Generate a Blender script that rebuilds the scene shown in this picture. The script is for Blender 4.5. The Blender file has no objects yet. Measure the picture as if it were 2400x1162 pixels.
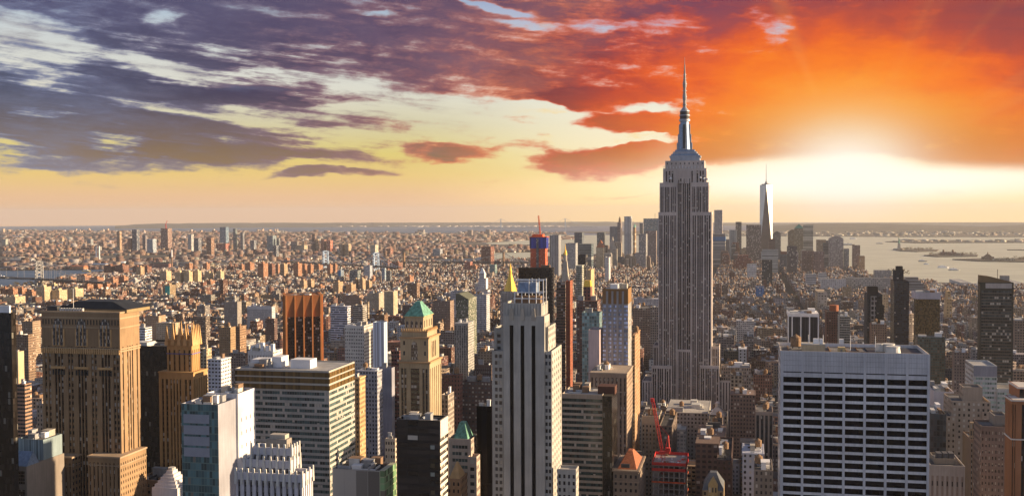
import bpy, math, random
import numpy as np
R = math.radians
scene = bpy.context.scene
col = scene.collection

# ---------------------------------------------------------------- camera
# world axes: +Y runs down the avenues, +X runs across them (towards the low sun)
F_PX, W_PX, H_PX = 2500.0, 2400.0, 1162.0
YAW, PITCH, ROLL = R(12.4), math.atan(80/2500.0), 0.004
CZ = 262.0
cam_d = bpy.data.cameras.new('camera'); cam = bpy.data.objects.new('camera', cam_d); col.objects.link(cam)
scene.camera = cam
cam_d.sensor_width = 36; cam_d.lens = 36*F_PX/W_PX
cam_d.clip_start = 1; cam_d.clip_end = 120000
from mathutils import Matrix, Vector
CM = Matrix.Rotation(YAW, 4, 'Z') @ Matrix.Rotation(R(90)-PITCH, 4, 'X') @ Matrix.Rotation(-ROLL, 4, 'Z')
CM.translation = (0, 0, CZ)
cam.matrix_world = CM
CR = np.array(CM.to_3x3())
def ray(px, py):
    return CR @ np.array([(px-W_PX/2)/F_PX, (H_PX/2-py)/F_PX, -1.0])
def at(px, py, Y):                       # point on the sight line through a photo pixel, Y metres down the avenues
    d = ray(px, py); t = Y/d[1]; return (d[0]*t, Y, CZ+d[2]*t)
def gat(px, py):                         # the same, where it meets the (curved) ground
    d = ray(px, py); h = math.hypot(d[0], d[1]); s = d[2]/h
    D = CZ/max(-s, 1e-4)
    for _ in range(30):
        D2 = (CZ + D*D/RE2)/max(-s, 1e-4); D = min(0.5*D+0.5*D2, 60000)
    return (d[0]/h*D, d[1]/h*D)
RE2 = 2*7.4e6
def gz(x, y): return -(x*x+y*y)/RE2
def proj(x, y, z):
    v = CR.T @ np.array([x, y, z-CZ]); return (W_PX/2+F_PX*v[0]/-v[2], H_PX/2-F_PX*v[1]/-v[2])

# ---------------------------------------------------------------- sun, exposure
SUN_A, SUN_E = R(14), R(14)
EXPO = 1.1
sd = bpy.data.lights.new('sun', 'SUN'); sd.energy = 5.0; sd.angle = R(0.55); sd.color = (1.0, 0.74, 0.45)
so = bpy.data.objects.new('sun', sd); col.objects.link(so)
sv = Vector((math.cos(SUN_E)*math.cos(SUN_A), math.cos(SUN_E)*math.sin(SUN_A), math.sin(SUN_E)))
so.rotation_euler = sv.to_track_quat('Z', 'Y').to_euler()
scene.view_settings.view_transform = 'Standard'; scene.view_settings.look = 'None'
scene.view_settings.exposure = EXPO; scene.view_settings.gamma = 1.0
scene.cycles.max_bounces = 5; scene.cycles.diffuse_bounces = 2; scene.cycles.glossy_bounces = 3
scene.cycles.volume_bounces = 0; scene.cycles.sample_clamp_indirect = 4
scene.cycles.caustics_reflective = False; scene.cycles.caustics_refractive = False
scene.cycles.use_denoising = True
scene.render.use_persistent_data = False

# ---------------------------------------------------------------- node arithmetic
class E:
    nt = None
    def __init__(s, sock): s.s = sock
    @staticmethod
    def op(o, *a, clamp=False):
        n = E.nt.nodes.new('ShaderNodeMath'); n.operation = o; n.use_clamp = clamp
        for i, v in enumerate(a):
            if isinstance(v, E): E.nt.links.new(v.s, n.inputs[i])
            else: n.inputs[i].default_value = v
        return E(n.outputs[0])
    def __add__(s, o): return E.op('ADD', s, o)
    __radd__ = __add__
    def __sub__(s, o): return E.op('SUBTRACT', s, o)
    def __rsub__(s, o): return E.op('SUBTRACT', o, s)
    def __mul__(s, o): return E.op('MULTIPLY', s, o)
    __rmul__ = __mul__
    def __truediv__(s, o): return E.op('DIVIDE', s, o)
def smooth(x, a, b, lo=0.0, hi=1.0):
    n = E.nt.nodes.new('ShaderNodeMapRange'); n.interpolation_type = 'SMOOTHSTEP'; n.clamp = True
    E.nt.links.new(x.s, n.inputs[0])
    for i, v in enumerate((a, b, lo, hi)): n.inputs[i+1].default_value = v
    return E(n.outputs[0])
def xyz(a, b, c=0.0):
    n = E.nt.nodes.new('ShaderNodeCombineXYZ')
    for i, v in enumerate((a, b, c)):
        if isinstance(v, E): E.nt.links.new(v.s, n.inputs[i])
        else: n.inputs[i].default_value = v
    return E(n.outputs[0])
def noise(vec, scale=1.0, detail=4.0, rough=0.5, dist=0.0, w=None):
    n = E.nt.nodes.new('ShaderNodeTexNoise'); n.inputs['Scale'].default_value = scale
    n.inputs['Detail'].default_value = detail; n.inputs['Roughness'].default_value = rough; n.inputs['Distortion'].default_value = dist
    if vec is not None: E.nt.links.new(vec.s, n.inputs['Vector'])
    return E(n.outputs['Fac'])
def ramp(x, stops, interp='LINEAR'):
    n = E.nt.nodes.new('ShaderNodeValToRGB'); n.color_ramp.interpolation = interp
    E.nt.links.new(x.s, n.inputs[0]); el = n.color_ramp.elements
    el[0].position, el[0].color = stops[0][0], (*stops[0][1], 1)
    el[1].position, el[1].color = stops[-1][0], (*stops[-1][1], 1)
    for p, c in stops[1:-1]: e = el.new(p); e.color = (*c, 1)
    return E(n.outputs[0])
def mixc(f, a, b, mode='MIX'):
    n = E.nt.nodes.new('ShaderNodeMix'); n.data_type = 'RGBA'; n.blend_type = mode; n.clamp_factor = True
    for i, v in ((0, f), (6, a), (7, b)):
        if isinstance(v, E): E.nt.links.new(v.s, n.inputs[i])
        else: n.inputs[i].default_value = v if i == 0 else (*v, 1)
    return E(n.outputs[2])
def lin(r, g, b):
    return tuple((v/255/12.92) if v <= 10 else ((v/255+0.055)/1.055)**2.4 for v in (r, g, b))

# ---------------------------------------------------------------- sky (world)
world = bpy.data.worlds.new('World'); scene.world = world; world.use_nodes = True
nt = world.node_tree; nt.nodes.clear(); E.nt = nt
out = nt.nodes.new('ShaderNodeOutputWorld'); bg = nt.nodes.new('ShaderNodeBackground'); bg.inputs[1].default_value = 0.1
nt.links.new(bg.outputs[0], out.inputs[0])
nis = nt.nodes.new('ShaderNodeTexSky'); nis.sky_type = 'NISHITA'; nis.sun_disc = False
nis.sun_elevation = SUN_E; nis.sun_rotation = R(90)-SUN_A; nis.air_density = 1.4; nis.dust_density = 2.0
tc = nt.nodes.new('ShaderNodeTexCoord'); sp = nt.nodes.new('ShaderNodeSeparateXYZ'); nt.links.new(tc.outputs['Generated'], sp.inputs[0])
dx, dy, dz = (E(sp.outputs[i]) for i in range(3))
cy_, sy_ = math.cos(YAW), math.sin(YAW)
AZ = E.op('ARCTAN2', dx*cy_+dy*sy_, dy*cy_-dx*sy_)
U = AZ*2500.0+1200.0                                   # bearing and elevation of the sky, 2500 units to the radian
V = E.op('ARCSINE', dz)*2500.0
def uc(px): return 1200+2500*math.atan((px-1200)/2500)
def vc(px, py): return 2500*math.atan((501-py)/2500*math.cos(math.atan((px-1200)/2500)))
# slow swirls that bend every band of cloud
P = xyz(U/330.0, V/120.0)
w1 = (noise(P, 1.0, 4, 0.6)-0.5)*1.9
w2 = (noise(xyz(U/240.0+7.3, V/90.0+3.1), 1.0, 4, 0.6)-0.5)*1.9
Uw = U+w1*110.0; Vw = V+w2*42.0
def blob(px, py, rx, ry, amp, soft=0.6, tilt=0.0):
    a, b = uc(px), vc(px, py)
    du = Uw-a; dv = Vw-b
    if tilt: dv = dv-du*tilt
    d = E.op('SQRT', du*du/(rx*rx)+dv*dv/(ry*ry))
    return smooth(d, 1.0-soft, 1.0+soft, amp, 0.0)
def vband(pts):                                        # height of a broken line over the bearing, as a ramp
    lo, hi = -600.0, 3000.0
    st = [((uc(p)-lo)/(hi-lo), ((vc(p, y))/600.0,)*3) for p, y in pts]
    return ramp((Uw-lo)/(hi-lo), st)*600.0 if False else E.op('MULTIPLY', ramp((Uw-lo)/(hi-lo), st), 600.0)
roof_line = vband([(-400, 40), (0, 52), (120, 92), (260, 132), (500, 168), (700, 178), (900, 195), (1050, 225), (1300, 262), (1500, 320), (1620, 388), (1760, 390), (1900, 383), (2060, 384), (2200, 404), (2400, 412), (2700, 420)])
deck = smooth(V+(Vw-V)*smooth(U, 1900.0, 1500.0, 0.12, 1.0)-roof_line, -8.0, 30.0)               # the great cloud deck above that line
cover = deck*1.05
for b in [ # px, py, rx, ry, amount, softness, tilt
    (120, 180, 280, 50, 1.0, 0.5, -0.12), (420, 215, 200, 24, 0.8, 0.5, -0.14), (60, 255, 330, 42, 0.9, 0.6, -0.06), (180, 315, 430, 42, 0.85, 0.7, -0.03),
    (560, 228, 210, 17, 0.85, 0.5, -0.06), (690, 225, 160, 15, 0.8, 0.5, -0.02), (640, 195, 110, 14, 0.7, 0.5, 0), (420, 272, 150, 17, 0.75, 0.5, -0.1), (180, 365, 330, 30, 0.8, 0.7, 0.02),
    (560, 318, 190, 18, 0.55, 0.8, 0), (600, 362, 250, 24, 0.85, 0.6, 0.0), (770, 407, 150, 11, 0.95, 0.35, 0.03), (790, 345, 120, 14, 0.5, 0.8, 0), (800, 292, 150, 12, 0.55, 0.7, -0.03),
    (1025, 345, 90, 22, 1.0, 0.45, 0), (1080, 362, 120, 12, 0.5, 0.6, 0), (1400, 382, 165, 36, 1.25, 0.35, 0.02), (1560, 350, 120, 34, 1.0, 0.5, 0.1), (1460, 292, 120, 22, 1.1, 0.45, -0.05),
    (1370, 232, 130, 20, 0.8, 0.5, 0), (2195, 455, 42, 7, 0.55, 0.5, 0), (1755, 463, 40, 6, 0.35, 0.5, 0), (1450, 463, 90, 4, 0.4, 0.6, 0.03), (1230, 350, 80, 10, 0.3, 0.8, 0),
    (330, 395, 200, 8, 0.35, 0.8, 0),
    # windows of clear sky in the deck
    (70, 48, 90, 16, -0.8, 0.5, -0.25), (400, 40, 44, 12, -0.7, 0.6, 0), (620, 22, 90, 9, -0.55, 0.6, -0.15), (940, 55, 60, 9, -0.4, 0.7, 0), (1180, 22, 80, 9, -1.1, 0.6, -0.3), (1240, 62, 70, 9, -1.0, 0.6, -0.15), (850, 25, 60, 7, -.6, .7, -.1), (1480, 60, 160, 12, -.45, .8, 0), (700, 110, 70, 6, -.5, .7, 0),
    (1790, 55, 55, 70, -0.75, 0.5, 0.1), (1500, 245, 90, 12, -0.9, 0.5, -0.1), (1290, 270, 110, 20, -0.8, 0.4, -0.1), (1480, 330, 190, 9, -1.2, 0.4, 0.0), (560, 120, 60, 8, -0.35, 0.7, 0), (250, 200, 120, 6, -0.4, 0.7, -0.2)]:
    cover = cover+blob(*b)
fb = (noise(xyz(U/130.0+w1*0.5, V/44.0+w2*0.5), 1.0, 9, 0.66)-0.5)*2.6
fb2 = (noise(xyz(U/420.0+3.0, V/150.0+w1*0.7, 4.0), 1.0, 7, 0.62)-0.5)*2.4
streak = (noise(xyz(U/230.0, (V+U*0.10)/20.0, 2.0), 1.0, 6, 0.62)-0.5)*2.4
leftbank = smooth(U, 1000.0, 600.0)*smooth(V, 430.0, 330.0)*smooth(V, 90.0, 150.0)
cover = cover+smooth(U, 1150.0, 800.0)*smooth(V, 130.0, 200.0)*0.14
dens = cover+leftbank*(streak*1.3-0.12)+(fb*1.12+streak*0.6)*smooth(V, 20.0, 140.0, 0.25, 1.0)
right = smooth(U, 1500.0, 1850.0)
dens = dens+right*deck*0.55
thin = smooth(dens, 0.08, 0.98)
thick = smooth(dens, 0.55, 1.45)
# where the sun glows behind the cloud
du = (U-uc(1985))/1.22; dv = V-vc(1985, 408)
r = E.op('SQRT', du*du+dv*dv*1.5)
rn = r+(fb2*150.0+fb*80.0)*smooth(r, 60.0, 500.0)
side = smooth(U, 900.0, 1500.0)
clear_l = ramp(V/520.0, [(0.0, (0.92, 0.52, 0.26)), (0.08, (0.88, 0.53, 0.27)), (0.17, lin(238, 202, 122)), (0.27, lin(226, 206, 118)), (0.40, lin(214, 206, 168)), (0.55, lin(222, 220, 206)), (0.75, lin(206, 212, 212)), (0.95, lin(150, 178, 205))])
clear_r = ramp(V/520.0, [(0.0, (1.35, 0.86, 0.28)), (0.08, (1.3, 0.86, 0.30)), (0.18, lin(255, 228, 150)), (0.3, lin(255, 240, 200)), (0.45, lin(244, 238, 214)), (0.6, lin(226, 232, 226)), (0.8, lin(190, 190, 205)), (0.95, lin(170, 165, 205))])
clear = mixc(side, clear_l, clear_r)
lit = ramp(rn/1500.0, [(0.0, lin(255, 250, 225)), (0.05, lin(255, 226, 130)), (0.11, lin(255, 176, 52)), (0.19, lin(252, 132, 26)), (0.27, lin(238, 96, 34)), (0.36, lin(212, 82, 50)), (0.46, lin(222, 120, 80)), (0.60, lin(150, 104, 110)), (0.8, lin(118, 108, 130)), (1.0, lin(122, 130, 160))])
dark = ramp(rn/1500.0, [(0.0, lin(255, 246, 210)), (0.05, lin(255, 214, 110)), (0.11, lin(255, 172, 40)), (0.19, lin(252, 128, 20)), (0.25, lin(240, 98, 26)), (0.31, lin(204, 70, 42)), (0.38, lin(146, 58, 66)), (0.47, lin(104, 58, 86)), (0.62, lin(76, 62, 98)), (0.85, lin(70, 74, 104)), (1.0, lin(68, 80, 106))])
low = smooth(V, 80.0, 290.0)                            # low cloud is warm and brownish
dark = mixc(low, mixc(side, lin(168, 136, 84), lin(214, 130, 44)), dark)
cool = smooth(V+fb2*190.0, 250.0, 480.0)*smooth(rn, 300.0, 600.0)*0.88
dark = mixc(cool, dark, mixc(smooth(U, 1500.0, 2100.0), lin(80, 76, 118), lin(122, 74, 92)))
shade = smooth(fb2*0.8+fb*0.8+streak*0.6, -0.45, 1.15)
dark = mixc(shade*smooth(rn, 150.0, 500.0, 0.25, 0.66), mixc(smooth(rn, 300.0, 620.0), dark, mixc(1.0, dark, (0.66, 0.64, 0.70), 'MULTIPLY')), lit)
dark = mixc(smooth(streak*0.6-fb2, 0.15, 1.0)*smooth(rn, 500.0, 1000.0)*0.55, dark, lin(120, 132, 165))
wisp = smooth(streak*0.7+fb*0.6+fb2*0.5, -0.25, 0.65)*smooth(V, 90.0, 170.0)*smooth(U, 1250.0, 800.0)
cloudc = mixc(thick, lit, dark)
clear = mixc(wisp*0.85, clear, mixc(smooth(V, 120.0, 260.0), lin(208, 156, 96), lin(128, 116, 126)))
clear = mixc(smooth(fb+streak*0.4, 0.1, 0.6)*smooth(U, 1150.0, 1400.0)*smooth(V, 60.0, 120.0)*0.8, clear, lin(255, 214, 130))
cloudc = mixc(smooth(fb2+streak*0.5, -0.1, 0.8)*right*smooth(rn, 190.0, 430.0)*0.62, cloudc, lin(142, 58, 60))
skyc = mixc(thin, clear, cloudc)
# sunlit rims and the white burst below the deck
g1 = E.op('EXPONENT', (r*r)*(-1.0/(120.0*120.0)))
g2 = E.op('EXPONENT', ((U-uc(2000))*(U-uc(2000))/(470.0*470.0)+(V-vc(2000, 432))*(V-vc(2000, 432))/(46.0*46.0))*(-1.0))
wb = smooth(V, 22.0, 75.0)*smooth(V, 240.0, 110.0)*smooth(U, 1450.0, 1850.0)
skyc = mixc(wb*(1.0-deck)*0.80, skyc, (1.05, 0.93, 0.68))
skyc = mixc(g2*(1.0-deck*0.80)*0.97, skyc, (1.3, 1.2, 1.02))
skyc = mixc(g1*0.95, skyc, (1.15, 1.08, 0.95))
rays = noise(xyz(E.op('ARCTAN2', dv, du)*3.0, 0.0, 0.0), 1.0, 3, 0.6)
skyc = mixc(smooth(rays, 0.5, 0.7)*smooth(rn, 900.0, 350.0)*smooth(r, 130.0, 330.0)*right*0.20, skyc, lin(255, 170, 80))
# behind the viewer: the open blue evening sky
back = smooth(E.op('ABSOLUTE', AZ), 0.62, 1.25)
up = smooth(V, 560.0, 1300.0)
nb = mixc(0.78, nis.outputs and E(nis.outputs[0]), (1.2, 1.42, 2.2))
PK_ = 10/2**EXPO
fin = mixc(1.0, skyc, (PK_, PK_, PK_), 'MULTIPLY')
gl = E.op('MAXIMUM', back, up)
fall = smooth(V, 300.0, 2600.0, 1.35, 0.42)
nb = mixc(1.0, nb, xyz(fall, fall, fall), 'MULTIPLY')
fin = mixc(gl, fin, nb)
E.nt.links.new(fin.s, bg.inputs[0])
world.cycles.sampling_method = 'MANUAL'; world.cycles.sample_map_resolution = 512
# ---------------------------------------------------------------- materials
def newmat(name):
    m = bpy.data.materials.new(name); m.use_nodes = True; nt = m.node_tree; nt.nodes.clear(); E.nt = nt
    o = nt.nodes.new('ShaderNodeOutputMaterial'); b = nt.nodes.new('ShaderNodeBsdfPrincipled'); nt.links.new(b.outputs[0], o.inputs[0])
    return m, b
def setin(b, key, v):
    s = b.inputs[key]
    if isinstance(v, E): E.nt.links.new(v.s, s)
    else: s.default_value = (*v, 1) if isinstance(v, tuple) else v
def attr(name):
    n = E.nt.nodes.new('ShaderNodeAttribute'); n.attribute_name = name; return n
def position():
    g = E.nt.nodes.new('ShaderNodeNewGeometry'); return g
def sep(s):
    n = E.nt.nodes.new('ShaderNodeSeparateXYZ'); E.nt.links.new(s, n.inputs[0]); return [E(n.outputs[i]) for i in range(3)]
def fract(x): return E.op('FRACT', x)
def floor_(x): return E.op('FLOOR', x)
def lt(a, b): return E.op('LESS_THAN', a, b)
def white(vec):
    n = E.nt.nodes.new('ShaderNodeTexWhiteNoise'); E.nt.links.new(vec.s, n.inputs['Vector']); return E(n.outputs['Value'])

# one masonry-and-glass material: wall colour, glass colour and bay sizes come with each face
facade, b = newmat('masonry_and_glass')
a_c, a_g, a_w = attr('Col'), attr('Gls'), attr('Win')
uvn = E.nt.nodes.new('ShaderNodeUVMap'); uvn.uv_map = 'UVMap'
u, v, _ = sep(uvn.outputs[0])
bay, flr, fw = sep(a_w.outputs['Color']); fh = E(a_w.outputs['Alpha'])
on = E.op('GREATER_THAN', bay, 0.01)
bs = E.op('MAXIMUM', bay, 0.1); fs = E.op('MAXIMUM', flr, 0.1)
cu, cv = u/bs, v/fs
du_ = E.op('ABSOLUTE', fract(cu)-0.5)*2.0; dv_ = E.op('ABSOLUTE', fract(cv)-0.5)*2.0
mask = lt(du_, fw)*lt(dv_, fh)*on
seed = E(a_c.outputs['Alpha'])
rnd = white(xyz(floor_(cu), floor_(cv), seed*97.0))
rnd2 = white(xyz(floor_(cv)+0.5, floor_(cu), seed*31.0))
blind = lt(rnd, E(a_g.outputs['Alpha']))
gcol = mixc(rnd2, mixc(1.0, E(a_g.outputs['Color']), (0.35, 0.35, 0.35), 'MULTIPLY'), mixc(1.0, E(a_g.outputs['Color']), (1.7, 1.7, 1.7), 'MULTIPLY'))
gcol = mixc(blind, gcol, (0.46, 0.42, 0.37))
geo = position()
grime = noise(E(geo.outputs['Position']), 0.045, 5, 0.6)
streakn = noise(xyz(u*0.9, v*0.06, seed*10.0), 1.0, 3, 0.6)
k = smooth(grime, 0.25, 0.75, 0.80, 1.14)*smooth(streakn, 0.3, 0.7, 0.90, 1.07)
wcol = mixc(1.0, E(a_c.outputs['Color']), xyz(k, k, k), 'MULTIPLY')
setin(b, 'Base Color', mixc(mask, wcol, gcol))
rough = E.op('MULTIPLY_ADD', mask*(1.0-blind), -0.72, 0.84)
setin(b, 'Roughness', rough)
setin(b, 'Specular IOR Level', E.op('MULTIPLY_ADD', mask, 0.35, 0.25))

def plain(name, c, rough=0.8, metal=0.0, var=0.2, scale=0.2, spec=0.3):
    m, b = newmat(name); g = position()
    n = noise(E(g.outputs['Position']), scale, 5, 0.6); k = smooth(n, 0.3, 0.7, 1-var, 1+var)
    setin(b, 'Base Color', mixc(1.0, c, xyz(k, k, k), 'MULTIPLY')); setin(b, 'Roughness', rough); setin(b, 'Metallic', metal); setin(b, 'Specular IOR Level', spec)
    return m
def glassy(name, c, rough=0.08, bay=1.6, flr=3.6, line=(0.05, 0.05, 0.05), lw=0.08, metal=0.0, spec=0.8):
    m, b = newmat(name); un = E.nt.nodes.new('ShaderNodeUVMap'); un.uv_map = 'UVMap'; u, v, _ = sep(un.outputs[0])
    cu, cv = u/bay, v/flr; r = white(xyz(floor_(cu), floor_(cv), 1.0)); r2 = white(xyz(floor_(cu)+.5, floor_(cv), 4.0))
    k = E.op('MULTIPLY_ADD', r, 1.3, 0.35)
    c1 = mixc(1.0, c, xyz(k, k, k), 'MULTIPLY'); c1 = mixc(lt(r2, 0.04), c1, (0.16, 0.15, 0.13))
    ln = E.op('MAXIMUM', lt(fract(cu), lw), lt(fract(cv), lw*1.3))
    setin(b, 'Base Color', mixc(ln, c1, line)); setin(b, 'Roughness', E.op('MULTIPLY_ADD', r2, 0.08, rough)); setin(b, 'Metallic', metal); setin(b, 'Specular IOR Level', spec)
    return m
M = {}
M['roof_dark'] = plain('tar_roof', (0.05, 0.048, 0.05), 0.9, var=0.5, scale=0.12)
M['roof_grey'] = plain('gravel_roof', (0.14, 0.135, 0.14), 0.9, var=0.4, scale=0.12)
M['roof_pale'] = plain('pale_membrane_roof', (0.34, 0.33, 0.33), 0.85, var=0.2, scale=0.1)
M['copper'] = plain('green_copper', (0.13, 0.30, 0.23), 0.7, var=0.4, scale=0.5)
M['gold'] = plain('gilded_tiles', (0.80, 0.50, 0.08), 0.42, metal=0.35, var=0.15, scale=0.5)
M['slate'] = plain('dark_slate', (0.022, 0.024, 0.028), 0.6, var=0.3)
M['steel'] = plain('pale_metal', (0.36, 0.39, 0.45), 0.5, metal=0.4, var=0.15)
M['steel_blue'] = plain('blue_grey_metal', (0.22, 0.30, 0.44), 0.5, metal=0.4, var=0.2, scale=0.6)
M['iron'] = plain('dark_iron', (0.05, 0.05, 0.055), 0.6)
M['wood'] = plain('weathered_cedar', (0.24, 0.15, 0.09), 0.85, var=0.3, scale=1.0)
M['white'] = plain('white_paint', (0.74, 0.74, 0.76), 0.6, var=0.08)
M['grey'] = plain('grey_steel', (0.30, 0.30, 0.31), 0.6, var=0.2)
M['red'] = plain('red_crane_paint', (0.62, 0.045, 0.04), 0.45, var=0.1)
M['orange'] = plain('orange_netting', (0.75, 0.13, 0.05), 0.8, var=0.25, scale=0.4)
M['blue_net'] = plain('blue_netting', (0.03, 0.06, 0.42), 0.8, var=0.3, scale=0.3)
M['terracotta'] = plain('terracotta_tiles', (0.32, 0.11, 0.055), 0.8, var=0.3, scale=0.8)
M['stone'] = plain('pale_stone', (0.40, 0.36, 0.31), 0.85, var=0.12)
M['brown_stone'] = plain('brown_stone', (0.22, 0.14, 0.09), 0.85, var=0.15)
M['rust'] = plain('tan_stone', (0.55, 0.34, 0.16), 0.85, var=0.15)
M['rotor'] = plain('cooling_tower_metal', (0.55, 0.54, 0.52), 0.6, var=0.12)
M['bark'] = plain('bare_branches', (0.13, 0.085, 0.05), 0.95, var=0.4, scale=0.3)
M['leaf'] = plain('early_spring_leaves', (0.10, 0.085, 0.035), 0.95, var=0.4, scale=0.1)

# ---------------------------------------------------------------- mesh builder
class MB:
    """collects quads and polygons of one mesh; each face may carry a wall colour, glass colour and bay sizes"""
    def __init__(s): s.v = []; s.ix = {}; s.f = []; s.uv = []; s.c = []; s.g = []; s.w = []; s.m = []
    def vid(s, p):
        k = (round(p[0], 3), round(p[1], 3), round(p[2], 3)); i = s.ix.get(k)
        if i is None: i = len(s.v); s.ix[k] = i; s.v.append((float(p[0]), float(p[1]), float(p[2])))
        return i
    def face(s, pts, uv=None, c=(0.3, 0.3, 0.3), g=(0.03, 0.03, 0.04, 0.1), w=(0, 0, 0, 0), mat=0, seed=0.5):
        ids = [s.vid(p) for p in pts]
        if len(set(ids)) < 3: return
        s.f.append(ids); s.uv.extend(uv if uv is not None else [(0, 0)]*len(ids))
        s.c.append((c[0], c[1], c[2], seed)); s.g.append(g if len(g) == 4 else (*g, 0.1)); s.w.append(w); s.m.append(mat)
    def wall(s, a, b, z0, z1, **k):                     # vertical quad from a to b (outward normal is to the right of a->b)
        L = math.hypot(b[0]-a[0], b[1]-a[1]); H = z1-z0
        s.face([(a[0], a[1], z0), (b[0], b[1], z0), (b[0], b[1], z1), (a[0], a[1], z1)], [(0, -H), (L, -H), (L, 0), (0, 0)], **k)
    def top(s, poly, z, **k):
        s.face([(p[0], p[1], z) for p in poly], [(p[0], p[1]) for p in poly], **k)
    def box(s, x0, x1, y0, y1, z0, z1, bottom=False, **k):
        s.wall((x0, y0), (x1, y0), z0, z1, **k); s.wall((x1, y0), (x1, y1), z0, z1, **k)
        s.wall((x1, y1), (x0, y1), z0, z1, **k); s.wall((x0, y1), (x0, y0), z0, z1, **k)
        k2 = dict(k); k2['w'] = (0, 0, 0, 0)
        s.top([(x0, y0), (x1, y0), (x1, y1), (x0, y1)], z1, **k2)
        if bottom: s.top([(x0, y1), (x1, y1), (x1, y0), (x0, y0)], z0, **k2)
    def prism(s, poly, z0, z1, taper=1.0, cap=True, top=None, **k):
        n = len(poly); cx = sum(p[0] for p in poly)/n; cy = sum(p[1] for p in poly)/n
        t = top or [(cx+(p[0]-cx)*taper, cy+(p[1]-cy)*taper) for p in poly]
        for i in range(n):
            j = (i+1) % n; L = math.hypot(poly[j][0]-poly[i][0], poly[j][1]-poly[i][1]); H = z1-z0
            s.face([(*poly[i], z0), (*poly[j], z0), (*t[j], z1), (*t[i], z1)] if taper > 0 or top else [(*poly[i], z0), (*poly[j], z0), (cx, cy, z1)],
                   [(0, -H), (L, -H), (L, 0), (0, 0)] if taper > 0 or top else [(0, -H), (L, -H), (L/2, 0)], **k)
        k2 = dict(k); k2['w'] = (0, 0, 0, 0)
        if cap and (taper > 0 or top): s.top(t, z1, **k2)
    def cyl(s, x, y, r, z0, z1, n=10, r2=None, cap=True, **k):
        po = [(x+r*math.cos(2*math.pi*i/n), y+r*math.sin(2*math.pi*i/n)) for i in range(n)]
        s.prism(po, z0, z1, taper=(1.0 if r2 is None else r2/r), cap=cap, **k)
    def bar(s, p, q, t, t2=None, **k):                  # square bar between two points
        p, q = Vector(p), Vector(q); d = (q-p).normalized(); a = d.cross(Vector((0, 0, 1)))
        if a.length < 1e-3: a = Vector((1, 0, 0))
        a.normalize(); b_ = d.cross(a); t2 = t if t2 is None else t2
        A = [p+(a*i+b_*j)*t/2 for i, j in ((-1, -1), (1, -1), (1, 1), (-1, 1))]; B = [q+(a*i+b_*j)*t2/2 for i, j in ((-1, -1), (1, -1), (1, 1), (-1, 1))]
        for i in range(4): j = (i+1) % 4; s.face([A[i], A[j], B[j], B[i]], **k)
        s.face(A[::-1], **k); s.face(B, **k)
    def build(s, name, mats, parent=None, origin=(0, 0, 0)):
        me = bpy.data.meshes.new(name)
        o_ = origin
        if any(o_): vs = [(p[0]-o_[0], p[1]-o_[1], p[2]-o_[2]) for p in s.v]
        else: vs = s.v
        me.from_pydata(vs, [], s.f)
        mats = mats if isinstance(mats, (list, tuple)) else [mats]
        for m in mats: me.materials.append(m)
        n = len(s.f)
        if n:
            uvl = me.uv_layers.new(name='UVMap'); uvl.data.foreach_set('uv', np.array(s.uv, dtype=np.float32).ravel())
            if facade in mats:
                for nm, arr in (('Col', s.c), ('Gls', s.g), ('Win', s.w)):
                    at_ = me.attributes.new(nm, 'FLOAT_COLOR', 'FACE'); at_.data.foreach_set('color', np.array(arr, dtype=np.float32).ravel())
            if len(mats) > 1: me.polygons.foreach_set('material_index', np.array(s.m, dtype=np.int32))
        me.update()
        o = bpy.data.objects.new(name, me); col.objects.link(o)
        if parent is not None: o.parent = parent
        return o
def tag(o, label=None, cat=None, group=None, kind=None):
    for k_, v_ in (('label', label), ('category', cat), ('group', group), ('kind', kind)):
        if v_: o[k_] = v_
    return o
def empty(name, loc):
    o = bpy.data.objects.new(name, None); o.empty_display_size = 5; o.location = loc; col.objects.link(o); return o

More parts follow.
